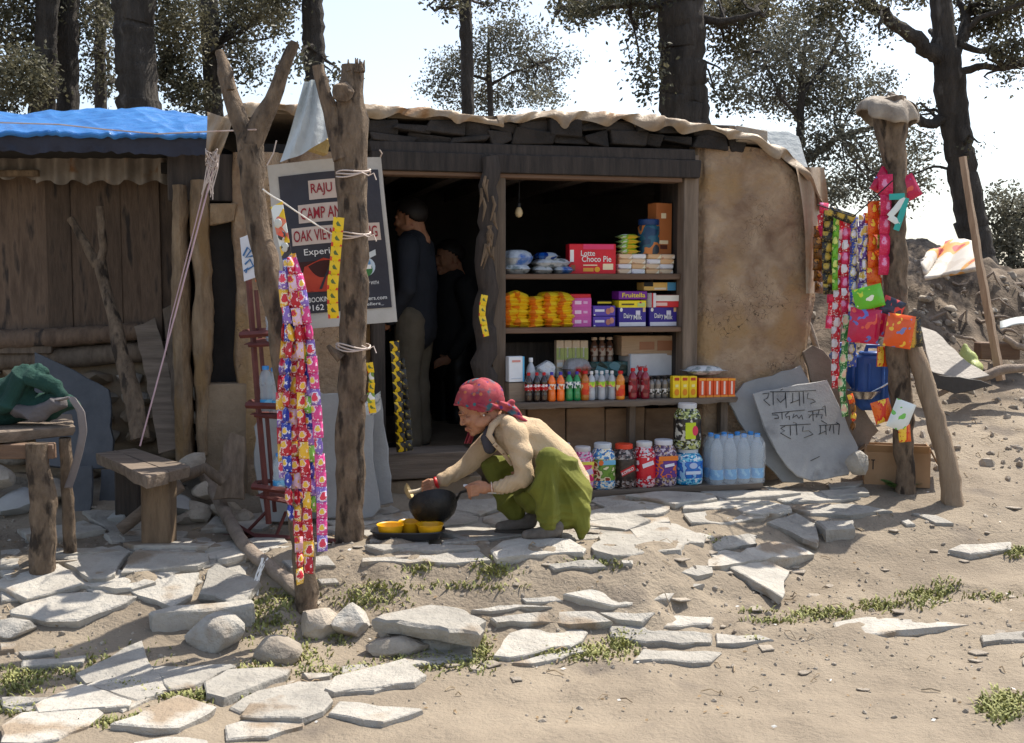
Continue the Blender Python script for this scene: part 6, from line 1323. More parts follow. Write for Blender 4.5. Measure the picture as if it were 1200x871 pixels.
# ------------------------------------------------------------------ ropes and wires
def rope(label, pts, r=.004, m=ROPE, name='rope', cat='rope', sag=0):
    V = [Vector(p) for p in pts]; out = []
    for i in range(len(V) - 1):
        for k in range(8): t = k / 8; out.append(V[i].lerp(V[i + 1], t) - Vector((0, 0, sag * 4 * t * (1 - t))))
    o = MB().tube(out + [V[-1]], r, 6).build(name, m); return tag(o, label, cat)
PINK = plain('pink string', (190, 160, 165), .8)
rope('pinkish string running from the eave corner down to the back bench', [P(252, 190, 6.4), P(205, 370, 6.2), P(164, 523, 6.05)], .0045, PINK)
rope('thinner string beside the pinkish one at the eave corner', [P(248, 186, 6.42), P(222, 290, 6.3), P(200, 375, 6.25), P(192, 420, 6.2)], .003, PINK)
rope('white cord tied from the forked post to the trunk post before the banner', [P(308, 222, YF - .1), P(330, 236, YF), P(390, 275, YT - .1)], .004, WHITE, sag=.004)
rope('pale wire sagging along the front edge of the blue tarpaulin', [P(-60, 142, 6.44), P(70, 146, 6.44), P(125, 152, 6.43), P(185, 157, 6.42), P(300, 152, YF - .1)], .004, mat('rusty wire', (.4, .26, .2), (.6, .5, .45), rnd=0), 'wire', 'wire')
mb = MB()
for k in range(9): mb.tube([P(248 + R.uniform(-6, 10), 178, 6.38), P(246 + R.uniform(-6, 10), 196, 6.36), P(243 + R.uniform(-8, 8), R.uniform(215, 235), 6.36)], .003, 4)
mb.tube([P(248 + 7 * math.sin(a * 1.3) , 186 + 9 * math.cos(a * 1.1) + 3 * math.sin(a * 2.7), 6.37 + .03 * math.sin(a * 3)) for a in np.linspace(0, 26, 110)], .0028, 5)
tag(mb.build('rope_tangle', ROPE), 'tangle of old string and wire hanging at the eave corner', 'rope')

# ------------------------------------------------------------------ leaning slabs and boards
def lean(name, label, cat, poly, Yf, th, m, group=None, step=.07, jit=.008):
    pts = [P(x, y, Yf(x, y)) for x, y in poly]; n = (pts[1] - pts[0]).cross(pts[2] - pts[0])
    for k in range(2, len(pts) - 1): n += (pts[k] - pts[0]).cross(pts[k + 1] - pts[0])
    if n.y > 0: n = -n
    return tag(MB().slab(pts, n, th, step=step, jit=jit, ch=.004).build(name, m, ang=25), label, cat, group)
lean('stone_slab', 'large dark grey slab leaning against the plank hut behind the table', 'stone slab', [(40, 412), (75, 428), (128, 456), (130, 500), (135, 548), (90, 552), (45, 545), (36, 480)], lambda x, y: 6.75 + (560 - y) * .002, .04, DSLATE)
lean('stone_slab', 'small rounded dark slab standing on edge below the large leaning slab', 'stone slab', [(73, 552), (108, 545), (106, 600), (92, 606), (72, 600)], lambda x, y: 6.5 + (600 - y) * .002, .03, DSLATE)
lean('stone_slab', 'dark slab standing between the bench legs against the wall', 'stone slab', [(118, 550), (150, 552), (150, 600), (115, 600)], lambda x, y: 6.6 + (600 - y) * .002, .03, DSLATE)
lean('stone_slab', 'bluish grey slab leaning on the mud wall behind the red rack', 'stone slab', [(297, 500), (318, 462), (372, 458), (392, 470), (394, 606), (310, 612), (300, 560)], lambda x, y: 6.35 + (610 - y) * .0012, .035, SLATE)
lean('stone_slab', 'tall grey slab leaning by the doorway right of the trunk post', 'stone slab', [(372, 462), (428, 462), (437, 478), (438, 540), (446, 596), (437, 606), (375, 608)], lambda x, y: 6.3 + (608 - y) * .0012, .03, SLATE)
lean('stone_slab', 'narrow grey slab behind the tall one, nearest the doorway step', 'stone slab', [(425, 472), (446, 466), (452, 510), (461, 590), (440, 594), (430, 540)], lambda x, y: 6.42 + (594 - y) * .0012, .03, SLATE)
o = MB().grid(lambda s, t: P(420 + 26 * s, 457 + 22 * t + 8 * math.sin(s * 3), 6.25 + .04 * math.sin(s * 5 + t * 3)), 8, 8).build('plastic_scrap', CLEAR2); tag(o, 'crumpled white plastic on top of the tall grey slab', 'plastic bag')
lean('board', 'broad weathered board leaning on the hut wall behind the bench', 'board', [(157, 382), (182, 372), (200, 440), (220, 520), (186, 532), (176, 470)], lambda x, y: 6.75 + (530 - y) * .003, .03, HWOOD)
lean('board', 'second board leaning beside the broad board next to the pillar', 'board', [(190, 362), (214, 350), (217, 430), (216, 490), (203, 480)], lambda x, y: 6.85 + (500 - y) * .002, .03, WOOD)
lean('bark_slab', 'weathered grey log slab standing at the foot of the mud wall', 'log', [(262, 520), (270, 506), (286, 512), (285, 585), (250, 586)], lambda x, y: 6.3 + (586 - y) * .0015, .06, WOOD)
# the slate sign at the right end of the counter
YSL = lambda x, y: 7.22 + (563 - y) * .0022 + (x - 920) * .0009
lean('stone_slab', 'large plain grey slab leaning behind the written slate', 'stone slab', [(853, 470), (872, 448), (905, 440), (938, 428), (948, 446), (940, 500), (942, 566), (918, 565), (886, 530)], lambda x, y: 7.34 + (563 - y) * .002 + (x - 920) * .0009, .03, SLATE)
Z3 = lambda pts: [(840 + x / 4, 400 + y / 4) for x, y in pts]
sl_ = lean('slate_sign', 'pale slate with black handwritten menu leaning beside the counter', 'sign', Z3([(168, 245), (330, 215), (517, 178), (560, 270), (600, 360), (650, 470), (665, 500), (620, 625), (450, 655), (380, 632), (330, 590), (280, 520), (230, 420), (195, 330)]), YSL, .025, mat('pale slate', (.31, .305, .295), (.40, .395, .38), rough=.75, scale=5, bump=.25, bscale=40, rnd=0, spots=(.22, .215, .21), spot_scale=4, spot_amt=.3))
hw_ = MB()
for st in [[(250, 237), (345, 236), (465, 230)], [(215, 247), (245, 242), (238, 266), (220, 275), (250, 302)], [(264, 238), (265, 300)], [(282, 268), (298, 287), (320, 268), (322, 240), (326, 312)], [(356, 243), (356, 282), (345, 290), (388, 274)], [(386, 238), (389, 302)], [(405, 236), (408, 292)], [(428, 243), (424, 268), (450, 272), (462, 284), (440, 292)],
     [(258, 338), (330, 330), (412, 322)], [(260, 345), (286, 346), (291, 360), (270, 362)], [(305, 334), (307, 366)], [(340, 330), (322, 345), (325, 357), (341, 350), (341, 368)], [(362, 342), (355, 360), (375, 346), (385, 362), (398, 345), (403, 366)], [(428, 330), (500, 318)], [(430, 345), (446, 342), (432, 358)], [(450, 325), (452, 374)], [(452, 345), (470, 340), (468, 356)], [(480, 322), (474, 345), (495, 344), (490, 362)], [(512, 352), (507, 302), (496, 310)],
     [(296, 396), (440, 388)], [(320, 398), (300, 408), (318, 420), (298, 430), (348, 458)], [(344, 392), (346, 442)], [(376, 440), (372, 384), (358, 380)], [(405, 400), (402, 422), (430, 418), (452, 436), (410, 452)], [(480, 395), (574, 388)], [(486, 395), (486, 430), (478, 436), (514, 420)], [(510, 392), (513, 438)], [(490, 372), (515, 386)], [(534, 394), (528, 420)], [(546, 393), (549, 432)], [(560, 380), (575, 390), (571, 438)], [(482, 540), (440, 560)], [(300, 230), (310, 222)]]:
    hw_.tube([P(840 + x / 4, 400 + y / 4, YSL(840 + x / 4, 400 + y / 4) - .004) for x, y in st], .0024, 5)
struct(hw_.build('handwriting', BLACK, sl_, world=True), 'stuff')
smud = MB()
lean('stone_slab', 'dark brown slab leaning behind the written slate under the jerrycans', 'stone slab', [(941, 412), (952, 404), (965, 410), (985, 438), (1010, 475), (1030, 505), (1022, 512), (1012, 540), (998, 530), (975, 480), (950, 445)], lambda x, y: 7.5 + (540 - y) * .001, .06, mat('brown slab', (.15, .12, .09), (.25, .2, .155), bump=.4, rnd=0))
o = rock(P(1006, 542, 7.2) + Vector((0, 0, 0)), (.085, .07, .095), 2, 9, .12).build('stone_block', STONE, ang=30); tag(o, 'pale squared stone at the lower right corner of the written slate', 'stone')

# ------------------------------------------------------------------ red rack with water bottles
YR = 6.0
rk = thing('metal_rack', 'narrow red metal bottle rack standing behind the forked post', 'rack', G(322, 640)); RB_ = lambda pts, r=.011, nm='rail': MB().tube([P(x, y, YR + d) for x, y, d in pts], r, 4).build(nm, RED, rk, world=True, smooth=False)
RB_([(291, 322, .05), (303, 480, .03), (315, 614, .0)], .016); RB_([(345, 330, .1), (350, 480, .1), (354, 640, .1)], .013); RB_([(300, 340, .3), (312, 480, .3), (322, 600, .3)], .012)
for y, dx, rise in ((393, 0, -4), (475, 7, 2), (570, 14, 8)):
    RB_([(281 + dx, y, -.02), (340 + dx, y + rise, -.05)], .017, 'shelf_bar'); RB_([(291 + dx, y + 12, .0), (340 + dx, y + 14 + rise, -.02)], .01, 'shelf_bar'); RB_([(285 + dx, y - 4, .1), (300 + dx, y - 6, .3), (345 + dx, y - 6, .28)], .012, 'shelf_bar')
    MB().slab([P(286 + dx, y + 10, YR), P(342 + dx, y + 11 + rise, YR), P(346 + dx, y + 4 + rise, YR + .28), P(300 + dx, y + 4, YR + .28)], (0, 0, 1), .004, jit=0).build('shelf_plate', RED, rk, world=True)
RB_([(240, 630, .3), (300, 628, .05), (392, 634, -.2)], .014, 'foot'); RB_([(262, 606, .25), (318, 640, -.1)], .012, 'foot'); RB_([(335, 600, .1), (318, 642, -.05)], .009, 'brace'); RB_([(312, 600, .1), (285, 628, .1)], .009, 'brace')
def wbottle(px, yb, yt, Y, lab):
    p = P(px, yb, Y); h = (yb - yt) * pxm(Y); r = h * .165; t = thing('water_bottle', lab, 'bottle', p, 0, 'water bottles on the red rack')
    MB().lathe([(0, 0), (r * .8, 0), (r, h * .05), (r, h * .22), (r * .92, h * .28), (r, h * .34), (r * .86, h * .45), (r, h * .58), (r, h * .7), (r * .7, h * .84), (r * .42, h * .9), (r * .4, h * .93)], 14).build('body', WAT, t)
    MB().lathe([(r * .46, h * .91), (r * .46, h * .99), (0, h)], 10).build('cap', BCAP, t); MB().lathe([(r * 1.02, h * .12), (r * 1.02, h * .27)], 14).build('label', WLAB, t)
wbottle(312, 482, 428, YR + .06, 'left water bottle on the middle shelf of the red rack'); wbottle(322, 483, 430, YR + .08, 'right water bottle on the middle shelf of the red rack'); wbottle(327, 574, 530, YR + .03, 'single water bottle on the lowest shelf of the red rack'); wbottle(318, 400, 360, YR + .05, 'water bottle on the upper shelf partly hidden by the post')
nt_ = thing('paper_sign', 'small white paper sign with blue writing clipped above the red rack', 'sign', P(291, 330, YR)); MB().slab([P(281, 279, YR), P(297, 273, YR), P(303, 324, YR), P(286, 330, YR)], (0, -1, 0), .004, jit=.001, ch=.001).build('sheet', plain('paper', (215, 218, 225), .8), nt_, world=True)
INK = C(60, 110, 160)
for st in ([(285, 300), (290, 290), (294, 294), (288, 302), (296, 300)], [(287, 310), (293, 304), (297, 312), (290, 316)], [(288, 320), (290, 314), (286, 318)]): MB().tube([P(x, y, YR - .005) for x, y in st], .005, 5, flat=.5).build('handwriting', INK, nt_, world=True)
o = MB().slab([P(301, 312, YR - .01), P(308, 309, YR - .01), P(312, 332, YR - .01), P(299, 330, YR - .01)], (0, -1, 0), .006, jit=.003).build('orange_tag', C(235, 110, 40)); tag(o, 'orange paper tag beside the white paper sign', 'tag')

# ------------------------------------------------------------------ bench, table, jacket
bz = .43; bt = thing('wooden_bench', 'old wooden bench on square block legs in the shade of the hut', 'bench', G(165, 640))
cs = [at_z(112, 531, bz), at_z(158, 525, bz), at_z(223, 546, bz), at_z(172, 559, bz)]
for k in range(2):
    a, b = k * .5 + .005, k * .5 + .495
    MB().slab([cs[0].lerp(cs[1], a), cs[0].lerp(cs[1], b), cs[3].lerp(cs[2], b), cs[3].lerp(cs[2], a)], (0, 0, 1), .06, step=.1, jit=.004).build('seat_board', HWOOD, bt, world=True)
def leg(p, w_, d, zt_, m, root, name='leg', jit=.012):
    zb = g1(p.x, p.y) - .03; MB().box((p.x, p.y, (zb + zt_) / 2), (w_, d, zt_ - zb), .008, jit=jit).build(name, m, root, world=True)
p = at_z(183, 560, bz - .06); leg(p + Vector((0, .03, 0)), .155, .12, bz - .055, LWOOD, bt); p = at_z(138, 545, bz - .06); leg(p + Vector((0.02, .12, 0)), .14, .12, bz - .055, DWOOD, bt)
tz_ = .66; tb = thing('wooden_table', 'rough plank table at the left edge carrying a green jacket', 'table', G(30, 665))
f0, f1, k1, k0 = at_z(-90, 513, tz_), at_z(88, 499, tz_), at_z(84, 485, tz_), at_z(-90, 488, tz_)
MB().slab([f0, f1, k1, k0], (0, 0, 1), .05, step=.1, jit=.005).build('table_board', HWOOD, tb, world=True)
dn = Vector((0, 0, -.055)); MB().box(((f0 + f1) / 2 + Vector((-.05, .04, -.1))), ((f1 - f0).length - .12, .05, .075), .005, jit=.004).build('apron', SHELFW, tb, world=True)
p = at_z(30, 510, tz_); log('leg', [Vector((p.x, p.y + .15, g1(p.x, p.y) - .03)), Vector((p.x + .005, p.y + .15, .3)), Vector((p.x - .01, p.y + .15, tz_ - .06))], [.062, .06, .054], BARK, tb, n=18, wob=.05, jit=.1)
log('leg', [Vector((p.x + .05, p.y + .36, g1(p.x, p.y) - .03)), Vector((p.x + .05, p.y + .34, tz_ - .06))], [.035, .03], BARK, tb, n=8, wob=.05)
GJK = mat('green fleece', (.008, .034, .026), (.02, .07, .054), rough=.95, scale=4, bump=.4, bscale=110, rnd=0); yj = f1.y + .03
mb = MB(); mb.cap([P(-40, 480, yj), P(10, 478, yj + .02), P(60, 476, yj), P(84, 472, yj - .02)], [.09, .1, .07, .04], 16); mb.cap([P(-10, 470, yj), P(22, 452, yj), P(40, 436, yj + .04), P(52, 436, yj + .03)], [.1, .085, .06, .04], 16); mb.cap([P(35, 440, yj - .05), P(66, 452, yj - .03), P(72, 462, yj - .05)], [.045, .045, .03], 14)
mb.cap([P(30, 430, yj - .02), P(20, 450, yj - .07), P(5, 478, yj - .09)], [.035, .045, .05], 14)
def jf(co, no):
    x, y, z = co.T; u = x * .75 + z * 1.15 + .08 * vn(x * 5, z * 5, 4); d = .024 * (.6 - np.abs(np.sin(u * 17 + 3.5 * vn(x * 3.5, z * 4, 14))) ** .7) + .010 * (.5 - np.abs(np.sin((x - z * .6) * 30 + 4 * vn(x * 5, z * 5, 9)))) + .012 * fbm(x * 9, z * 9 + y * 6, 3, 31); r = co + no * d[:, None]; r[:, 2] = np.maximum(r[:, 2], tz_ + .004); return r
o = remesh(mb, .006, 3, fn=jf).build('jacket', GJK, ang=180); tag(o, 'dark green fleece jacket thrown in a heap on the table', 'jacket')
mb = MB(); mb.cap([P(20, 484, yj - .07), P(50, 482, yj - .07), P(70, 472, yj - .06)], [.045, .05, .035], 12)
o = remesh(mb, .006, 3, fn=jf).build('cloth_bag', mat('grey cloth', (.09, .08, .08), (.15, .135, .135), rough=.9, bump=.3, rnd=0), ang=180); tag(o, 'grey cloth bag lying under the green jacket', 'bag')
o = MB().grid(lambda s, t: [P(x + (s - .5) * 9, y, yj - .1 - .03 * math.sin(t * 5)) for x, y in [(np.interp(t, [0, .15, .3, .45, .6, .8, 1], [68, 84, 95, 98, 93, 86, 80]), np.interp(t, [0, .15, .3, .45, .6, .8, 1], [470, 466, 482, 505, 530, 555, 572]))]][0], 3, 26).build('bag_strap', mat('grey strap', (.16, .14, .14), (.24, .215, .21), rough=.9, rnd=0)); solid(o, .008); tag(o, 'grey strap hanging down from the bag over the table end', 'strap')

# ------------------------------------------------------------------ timber and stones by the hut
def logthing(name, label, px, Y, dY, m, cat='branch', n=10):
    q, r = pxlog(px, Y, dY); return tag(log(None, q, r, m, n=n, wob=.05).build(name, m, ang=60), label, cat)
fb = thing('forked_branch', 'slim forked branch leaning upright against the dark planks', 'branch', P(165, 512, 6.6))
q, r = pxlog([(166, 515, 22), (152, 455, 21), (136, 385, 17), (122, 330, 14), (116, 305, 15)], 6.6, [0, .1, .2, .3, .32]); log('stem', q, r, BARK, fb, n=14, wob=.05, jit=.12)
q, r = pxlog([(114, 312, 12), (101, 288, 10), (88, 265, 9), (82, 256, 9)], 6.92); log('branch', q, r, BARK, fb, n=9, wob=.04)
q, r = pxlog([(116, 312, 12), (121, 292, 10), (119, 265, 9), (117, 242, 9)], 6.92); log('branch', q, r, BARK, fb, n=9, wob=.04)
gl = [(235, 578, 17), (262, 612, 19), (285, 645, 19), (315, 670, 18), (345, 695, 22), (354, 702, 23)]
q = [G(x, y) + Vector((0, 0, .03)) for x, y, w_ in gl]; q[0].z += .12; q[1].z += .05
o = log(None, q, [w_ * .0019 for x, y, w_ in gl], BARK, n=11, wob=.06).build('fallen_branch', mat('grey branch', (.2, .155, .12), (.36, .29, .23), bump=.7, bscale=30, rnd=0, stretch=(2, 2, 2))); tag(o, 'long grey branch lying on the ground against the forked post', 'branch')
logthing('branch', 'short crooked branch on the rubble behind the bench', [(212, 560, 14), (240, 548, 13), (262, 566, 11)], 6.2, None, WOOD)
logthing('board', 'split grey board end sticking out of the rubble by the bench', [(140, 622, 14), (175, 595, 17), (212, 568, 18)], 6.0, [-.05, 0, .1], HWOOD, 'board')
for i, (x, y, rx, rz, lab) in enumerate([(205, 590, .16, .08, 'flat grey rubble stone right behind the bench leg'), (232, 600, .13, .07, 'rubble stone at the upper end of the long grey branch'), (265, 598, .1, .06, 'dark rubble stone below the standing log slab'), (195, 560, .12, .08, 'tilted rubble stone beside the leaning broad board'), (222, 545, .11, .07, 'brown rubble stone under the pillar boards'), (240, 575, .12, .06, 'rubble stone on top of the pile by the pillar'),
        (20, 590, .16, .1, 'dark rubble stone in the corner behind the table'), (60, 575, .13, .09, 'pale rubble stone against the hut between the slabs'), (-10, 560, .16, .1, 'broad rubble stone at the left edge behind the table'), (150, 610, .12, .07, 'low rubble stone under the middle of the bench'), (285, 608, .1, .05, 'small rubble stone by the foot of the red rack'), (215, 622, .1, .04, 'flat rubble stone between bench and branch')]):
    p = G(x, min(y + 8, 612)); p = P(x, y, max(5.9, min(p.y, 6.6))); p.z = max(p.z, g1(p.x, p.y) + rz * .3)
    o = rock(p, (rx, rx * .8, rz), 2, 40 + i, .22, Euler((R.uniform(-.3, .3), R.uniform(-.3, .3), R.uniform(0, 3))).to_matrix()).build('rubble_stone', ROCK if i % 3 else SLATE, ang=30); tag(o, lab, 'stone', 'rubble stones by the hut')
mb = MB()
for k in range(5): mb.tube([G(310, 668) + Vector((R.uniform(-.02, .02), 0, .06)), G(304 + R.uniform(-4, 4), 680) + Vector((0, 0, .03)), G(298 + R.uniform(-5, 5), 698)], .003, 4)
tag(mb.build('rope_end', WHITE), 'frayed white rope end hanging from the long grey branch', 'rope')

# ------------------------------------------------------------------ right post with its goods
YP = G(1061, 577).y
rp = thing('capped_post', 'tall post at right capped with tarpaulin and hung with snack packets', 'post', G(1061, 577))
q, r = pxlog([(1063, 588, 24), (1061, 545, 23), (1056, 480, 24), (1052, 420, 25), (1049, 340, 27), (1050, 280, 23), (1052, 235, 20), (1050, 200, 22), (1046, 170, 28), (1042, 145, 34), (1040, 118, 40)], YP); log('trunk', q, r, BARK, rp, n=22, wob=.05, jit=.13)
q, r = pxlog([(1066, 398, 20), (1078, 430, 22), (1096, 490, 23), (1110, 540, 23), (1119, 575, 25)], YP, [-.02, -.06, -.12, -.16, -.2]); q[-1].z = g1(q[-1].x, q[-1].y) - .04
o = log(None, q, r, BARK, n=12, wob=.05).build('prop', mat('prop wood', (.22, .155, .1), (.36, .27, .185), rough=.9, stretch=(3, 3, .6), bump=.6, rnd=0)); tag(o, 'thick slanting prop leaning against the capped post', 'post')
cc = P(1040, 125, YP)
def capfn(s, t):
    a = 2 * PI * s; rr = (.185 * math.sin(t * 1.75)) * (1 + .12 * math.sin(a * 3 + 1) + .07 * t * math.sin(a * 8 + math.sin(a * 2) * 2)); z = .06 * math.cos(t * 1.9) * (1 + .3 * math.sin(a + 1)) - .075 * t * t + .012 * abs(math.sin(a * 4.5 + t)) + .03 * math.sin(a * 2 + 2) * t + .03 * float(vn(a * 1.5, t * 3, 5)) - .04 * math.cos(a) * t
    return cc + Vector((math.cos(a) * rr * .95, math.sin(a) * rr * .8, z))
o = MB().grid(capfn, 60, 16).build('post_cap', mat('cap cloth', (.15, .115, .085), (.42, .36, .29), rough=.7, scale=6, bump=.6, bscale=14, rnd=0), ang=180); solid(o, .004); tag(o, 'folded pale tarpaulin cap tied over the top of the right post', 'tarpaulin')
SM_ = lambda n, *c: sachet_mat('foil ' + n, *c, rx=.03, ry=.02)
FOIL = dict(pr=SM_('red white', (205, 30, 50), (235, 225, 225), (235, 228, 228)), bw=SM_('blue white', (55, 80, 170), (235, 232, 240), (215, 200, 130)), dk=SM_('black gold', (34, 31, 28), (200, 165, 60), (150, 130, 60)), lime=SM_('lime', (120, 190, 50), (220, 230, 120), (80, 150, 40)), orr=SM_('orange', (232, 105, 28), (245, 200, 60), (215, 50, 30)), mag=SM_('magenta', (205, 24, 80), (235, 150, 190), (225, 60, 110)), pur=SM_('purple', (95, 60, 150), (225, 190, 90), (230, 225, 235)), gold=SM_('brown gold', (120, 75, 22), (190, 130, 45), (60, 40, 20)), grn=SM_('green pattern', (45, 120, 60), (235, 190, 160), (200, 220, 170)))
rope('cord from the shop corner to the capped post carrying snack strips', [P(958, 240, 7.4), P(1000, 254, 7.1), P(1046, 212, YP - .1)], .004, BLACK)
for lab, path, w_, n, ms, dy in [
    ('short red snack strip hanging right at the shop corner', [(964, 238), (966, 255), (968, 275)], 17, 3, ['mag', 'pr'], .2), ('black and gold snack strip next to the shop corner', [(974, 247), (972, 290), (971, 345)], 15, 8, ['dk'], .15), ('brown gold snack strip behind the black and gold one', [(963, 265), (960, 300), (959, 343)], 17, 6, ['gold'], .25),
    ('thin lime green snack strip left of the red and white strips', [(982, 252), (979, 300), (979, 340)], 7, 7, ['lime'], .1), ('left one of the two long red and white snack strips', [(986, 253), (982, 320), (981, 390), (979, 455)], 10, 14, ['pr'], .12), ('right one of the two long red and white snack strips', [(994, 253), (990, 320), (990, 390), (988, 450)], 9, 14, ['pr', 'mag'], .08),
    ('blue and white snack strip in the middle of the row', [(1002, 254), (999, 320), (998, 385), (997, 430)], 11, 12, ['bw'], .06), ('purple and gold snack strip right of the blue and white one', [(1011, 252), (1009, 310), (1008, 372)], 10, 9, ['pur'], .04), ('orange snack strip left of the magenta packets', [(1023, 236), (1022, 300), (1024, 352)], 16, 6, ['orr'], .0), ('magenta snack strip hanging against the right post', [(1036, 205), (1037, 260), (1037, 322)], 16, 5, ['mag'], -.04), ('narrow purple strip between the gold and orange strips', [(1015, 262), (1014, 310), (1014, 345)], 6, 6, ['pur', 'bw'], .02), ('crumpled red strip behind the lime green one by the shop corner', [(977, 250), (976, 300), (977, 350), (974, 385)], 12, 9, ['mag', 'pr'], .2), ('second blue strip behind the red and white pair', [(999, 256), (995, 330), (993, 400)], 11, 10, ['bw', 'pur'], .17), ('orange and gold strip behind the purple and gold one', [(1017, 250), (1016, 320), (1018, 385)], 13, 8, ['orr', 'gold'], .14), ('lime strip hanging behind the orange one near the post', [(1029, 240), (1029, 300), (1027, 360)], 12, 7, ['lime', 'orr'], .1), ('black snack strip crossing over the cord near the shop corner', [(970, 246), (985, 252), (1000, 258)], 12, 3, ['dk'], .05), ('green patterned strip hanging over the blue jerrycans', [(993, 370), (990, 410), (988, 450), (992, 488)], 9, 8, ['grn'], -.02), ('short brown strip hanging behind the written slate corner', [(997, 462), (999, 480), (999, 505)], 8, 4, ['orr', 'gold'], -.05)]:
    path = [(x + R.uniform(-2, 2), y) for x, y in path]
    strip('snack_strip', lab, path, YP + dy, w_, n, [FOIL[m_] for m_ in ms], 'snack strips on the right post', .65, .03, cat='snack strip')
def packet(lab, px, py, wpx, hpx, rz, m, dy=-.16, rt=0, name='snack_packet', panels=()):
    t = thing(name, lab, 'packet', P(px, py, YP + dy), 0, 'snack packets on the right post'); w_, h = wpx * pxm(YP), hpx * pxm(YP)
    M = Matrix.Rotation(rt, 4, 'Z') @ Matrix.Rotation(PI / 2, 4, 'X') @ Matrix.Rotation(rz, 4, 'Z')
    pillow(w_, h, min(w_, h) * .35, 12, 10, .86).xf(M).build('bag', m, t)
    for (x, y, a, b, pm) in panels: MB().sph((x * w_, y * h, min(w_, h) * .165), (a * w_, b * h, .006), None, 12, 6).xf(M).build('print_mark', pm, t)
    return t
FP = lambda n, a, *c: P_('packet ' + n, *((c[0], a, a, a, a, c[-1]) if c else (a, a)), scale=13, vor=False, rough=.22, bump=.5, bscale=22)
GRP = FP('green', (100, 185, 40), (205, 220, 60), (240, 240, 220)); MGP = FP('magenta', (190, 20, 70), (100, 110, 190), (225, 90, 70)); ORP = FP('orange', (226, 88, 25), (245, 195, 60), (200, 40, 30), (120, 130, 185))
packet('green chip packet tied on the right post above the magenta one', 1018, 349, 34, 26, .25, GRP)
packet('large magenta chip packet hanging below the green packet', 1013, 382, 36, 40, -.1, MGP)
packet('second magenta packet half behind the large magenta one', 1031, 376, 16, 36, -.15, MGP, -.12)
packet('orange chip packet on the right side of the post', 1054, 388, 32, 38, -.15, ORP, -.2)
packet('black and yellow packet behind the orange one', 1071, 390, 18, 34, .1, FOIL['dk'], -.12); packet('dark blue packet on the post above the orange packet', 1046, 360, 26, 20, -.4, P_('navy foil', (35, 40, 60), (200, 60, 60), (50, 55, 80), scale=20), -.14)
packet('white and green packet low on the right post', 1056, 487, 24, 34, -.35, FP('white', (225, 230, 225), (120, 200, 90)), -.2); packet('red and brown packet left of the low white packet', 1034, 482, 22, 26, .3, FOIL['orr'], -.14); packet('small orange red packet under the low white packet', 1060, 508, 14, 20, .1, FOIL['orr'], -.2); packet('orange packet hanging before the blue jerrycan', 1034, 418, 13, 24, .0, FOIL['orr'], .05)
packet('magenta triangular packet pointing out right of the post top', 1066, 220, 20, 28, .5, MGP, -.02); packet('magenta packet at the upper left of the post', 1034, 212, 18, 30, -.5, MGP, .02)
tie = thing('tied_ribbon', 'teal and white plastic ribbon knotted round the right post', 'ribbon', P(1052, 235, YP - .09)); TEAL = plain('teal foil', (50, 170, 160), .3); WFO = plain('white foil', (225, 230, 225), .3)
for pth, m_ in ([(1042, 231), (1060, 230)], TEAL), ([(1062, 232), (1057, 250), (1050, 270)], TEAL), ([(1060, 232), (1050, 245), (1042, 254)], WFO), ([(1042, 254), (1054, 262)], WFO):
    MB().tube([P(x, y, YP - .1) for x, y in pth], .022, 6, flat=.25).build('ribbon', m_, tie, world=True)

# ------------------------------------------------------------------ jerrycans, box and other goods under the right post
BPL = mat('blue plastic', (.02, .075, .27), (.03, .1, .34), rough=.4, bump=.1, rnd=.08)
def jerry(lab, x0, x1, yt, yb, Y, rz=0):
    p = P((x0 + x1) / 2, yb, Y); w_, h = (x1 - x0) * pxm(Y), (yb - yt) * pxm(Y); t = thing('jerrycan', lab, 'jerrycan', p, rz, 'blue jerrycans'); d = w_ * .75
    MB().box((0, 0, h * .43), (w_, d, h * .86), .03).build('body', BPL, t); MB().box((0, 0, h * .86), (w_ * .8, d * .8, h * .06), .015).build('shoulder', BPL, t)
    for s in (-.2, .2): MB().box((s * w_, -d / 2 - .004, h * .42), (w_ * .1, .02, h * .6), .008).build('rib', BPL, t)
    MB().tube([(-w_ * .25, 0, h * .86), (-w_ * .2, 0, h * .97), (w_ * .12, 0, h * .97), (w_ * .16, 0, h * .86)], .016, 8).build('handle', BPL, t); MB().lathe([(.03, h * .86), (.03, h * .95), (0, h * .95)], 12, c=(w_ * .3, 0, 0)).build('cap', BPL, t)
jerry('blue jerrycan nearest the shop corner, left of the pair', 972, 1003, 401, 468, 7.7, .2); jerry('blue jerrycan right beside the capped post', 1003, 1042, 403, 480, 7.55, -.1)
CB = mat('corrugated cardboard', (.33, .2, .105), (.42, .265, .15), rough=.85, scale=7, bump=.1, rnd=0); yb_ = YP + .12
bx0, bx1 = P(1021, 555, yb_), P(1094, 555, yb_); bw, bh = bx1.x - bx0.x, .25; gzz = min(g1(bx0.x, yb_), g1(bx1.x, yb_))
cbx = thing('cardboard_box', 'open brown cardboard box standing behind the capped post', 'box', ((bx0.x + bx1.x) / 2, yb_ + .14, gzz), -.25)
for c, d in (((0, -.14, bh / 2), (bw, .006, bh)), ((0, .14, bh / 2), (bw, .006, bh)), ((-bw / 2, 0, bh / 2), (.006, .274, bh)), ((bw / 2, 0, bh / 2), (.006, .274, bh)), ((0, 0, .004), (bw - .01, .27, .006))): MB().box(c, d, 0).build('panel', CB, cbx)
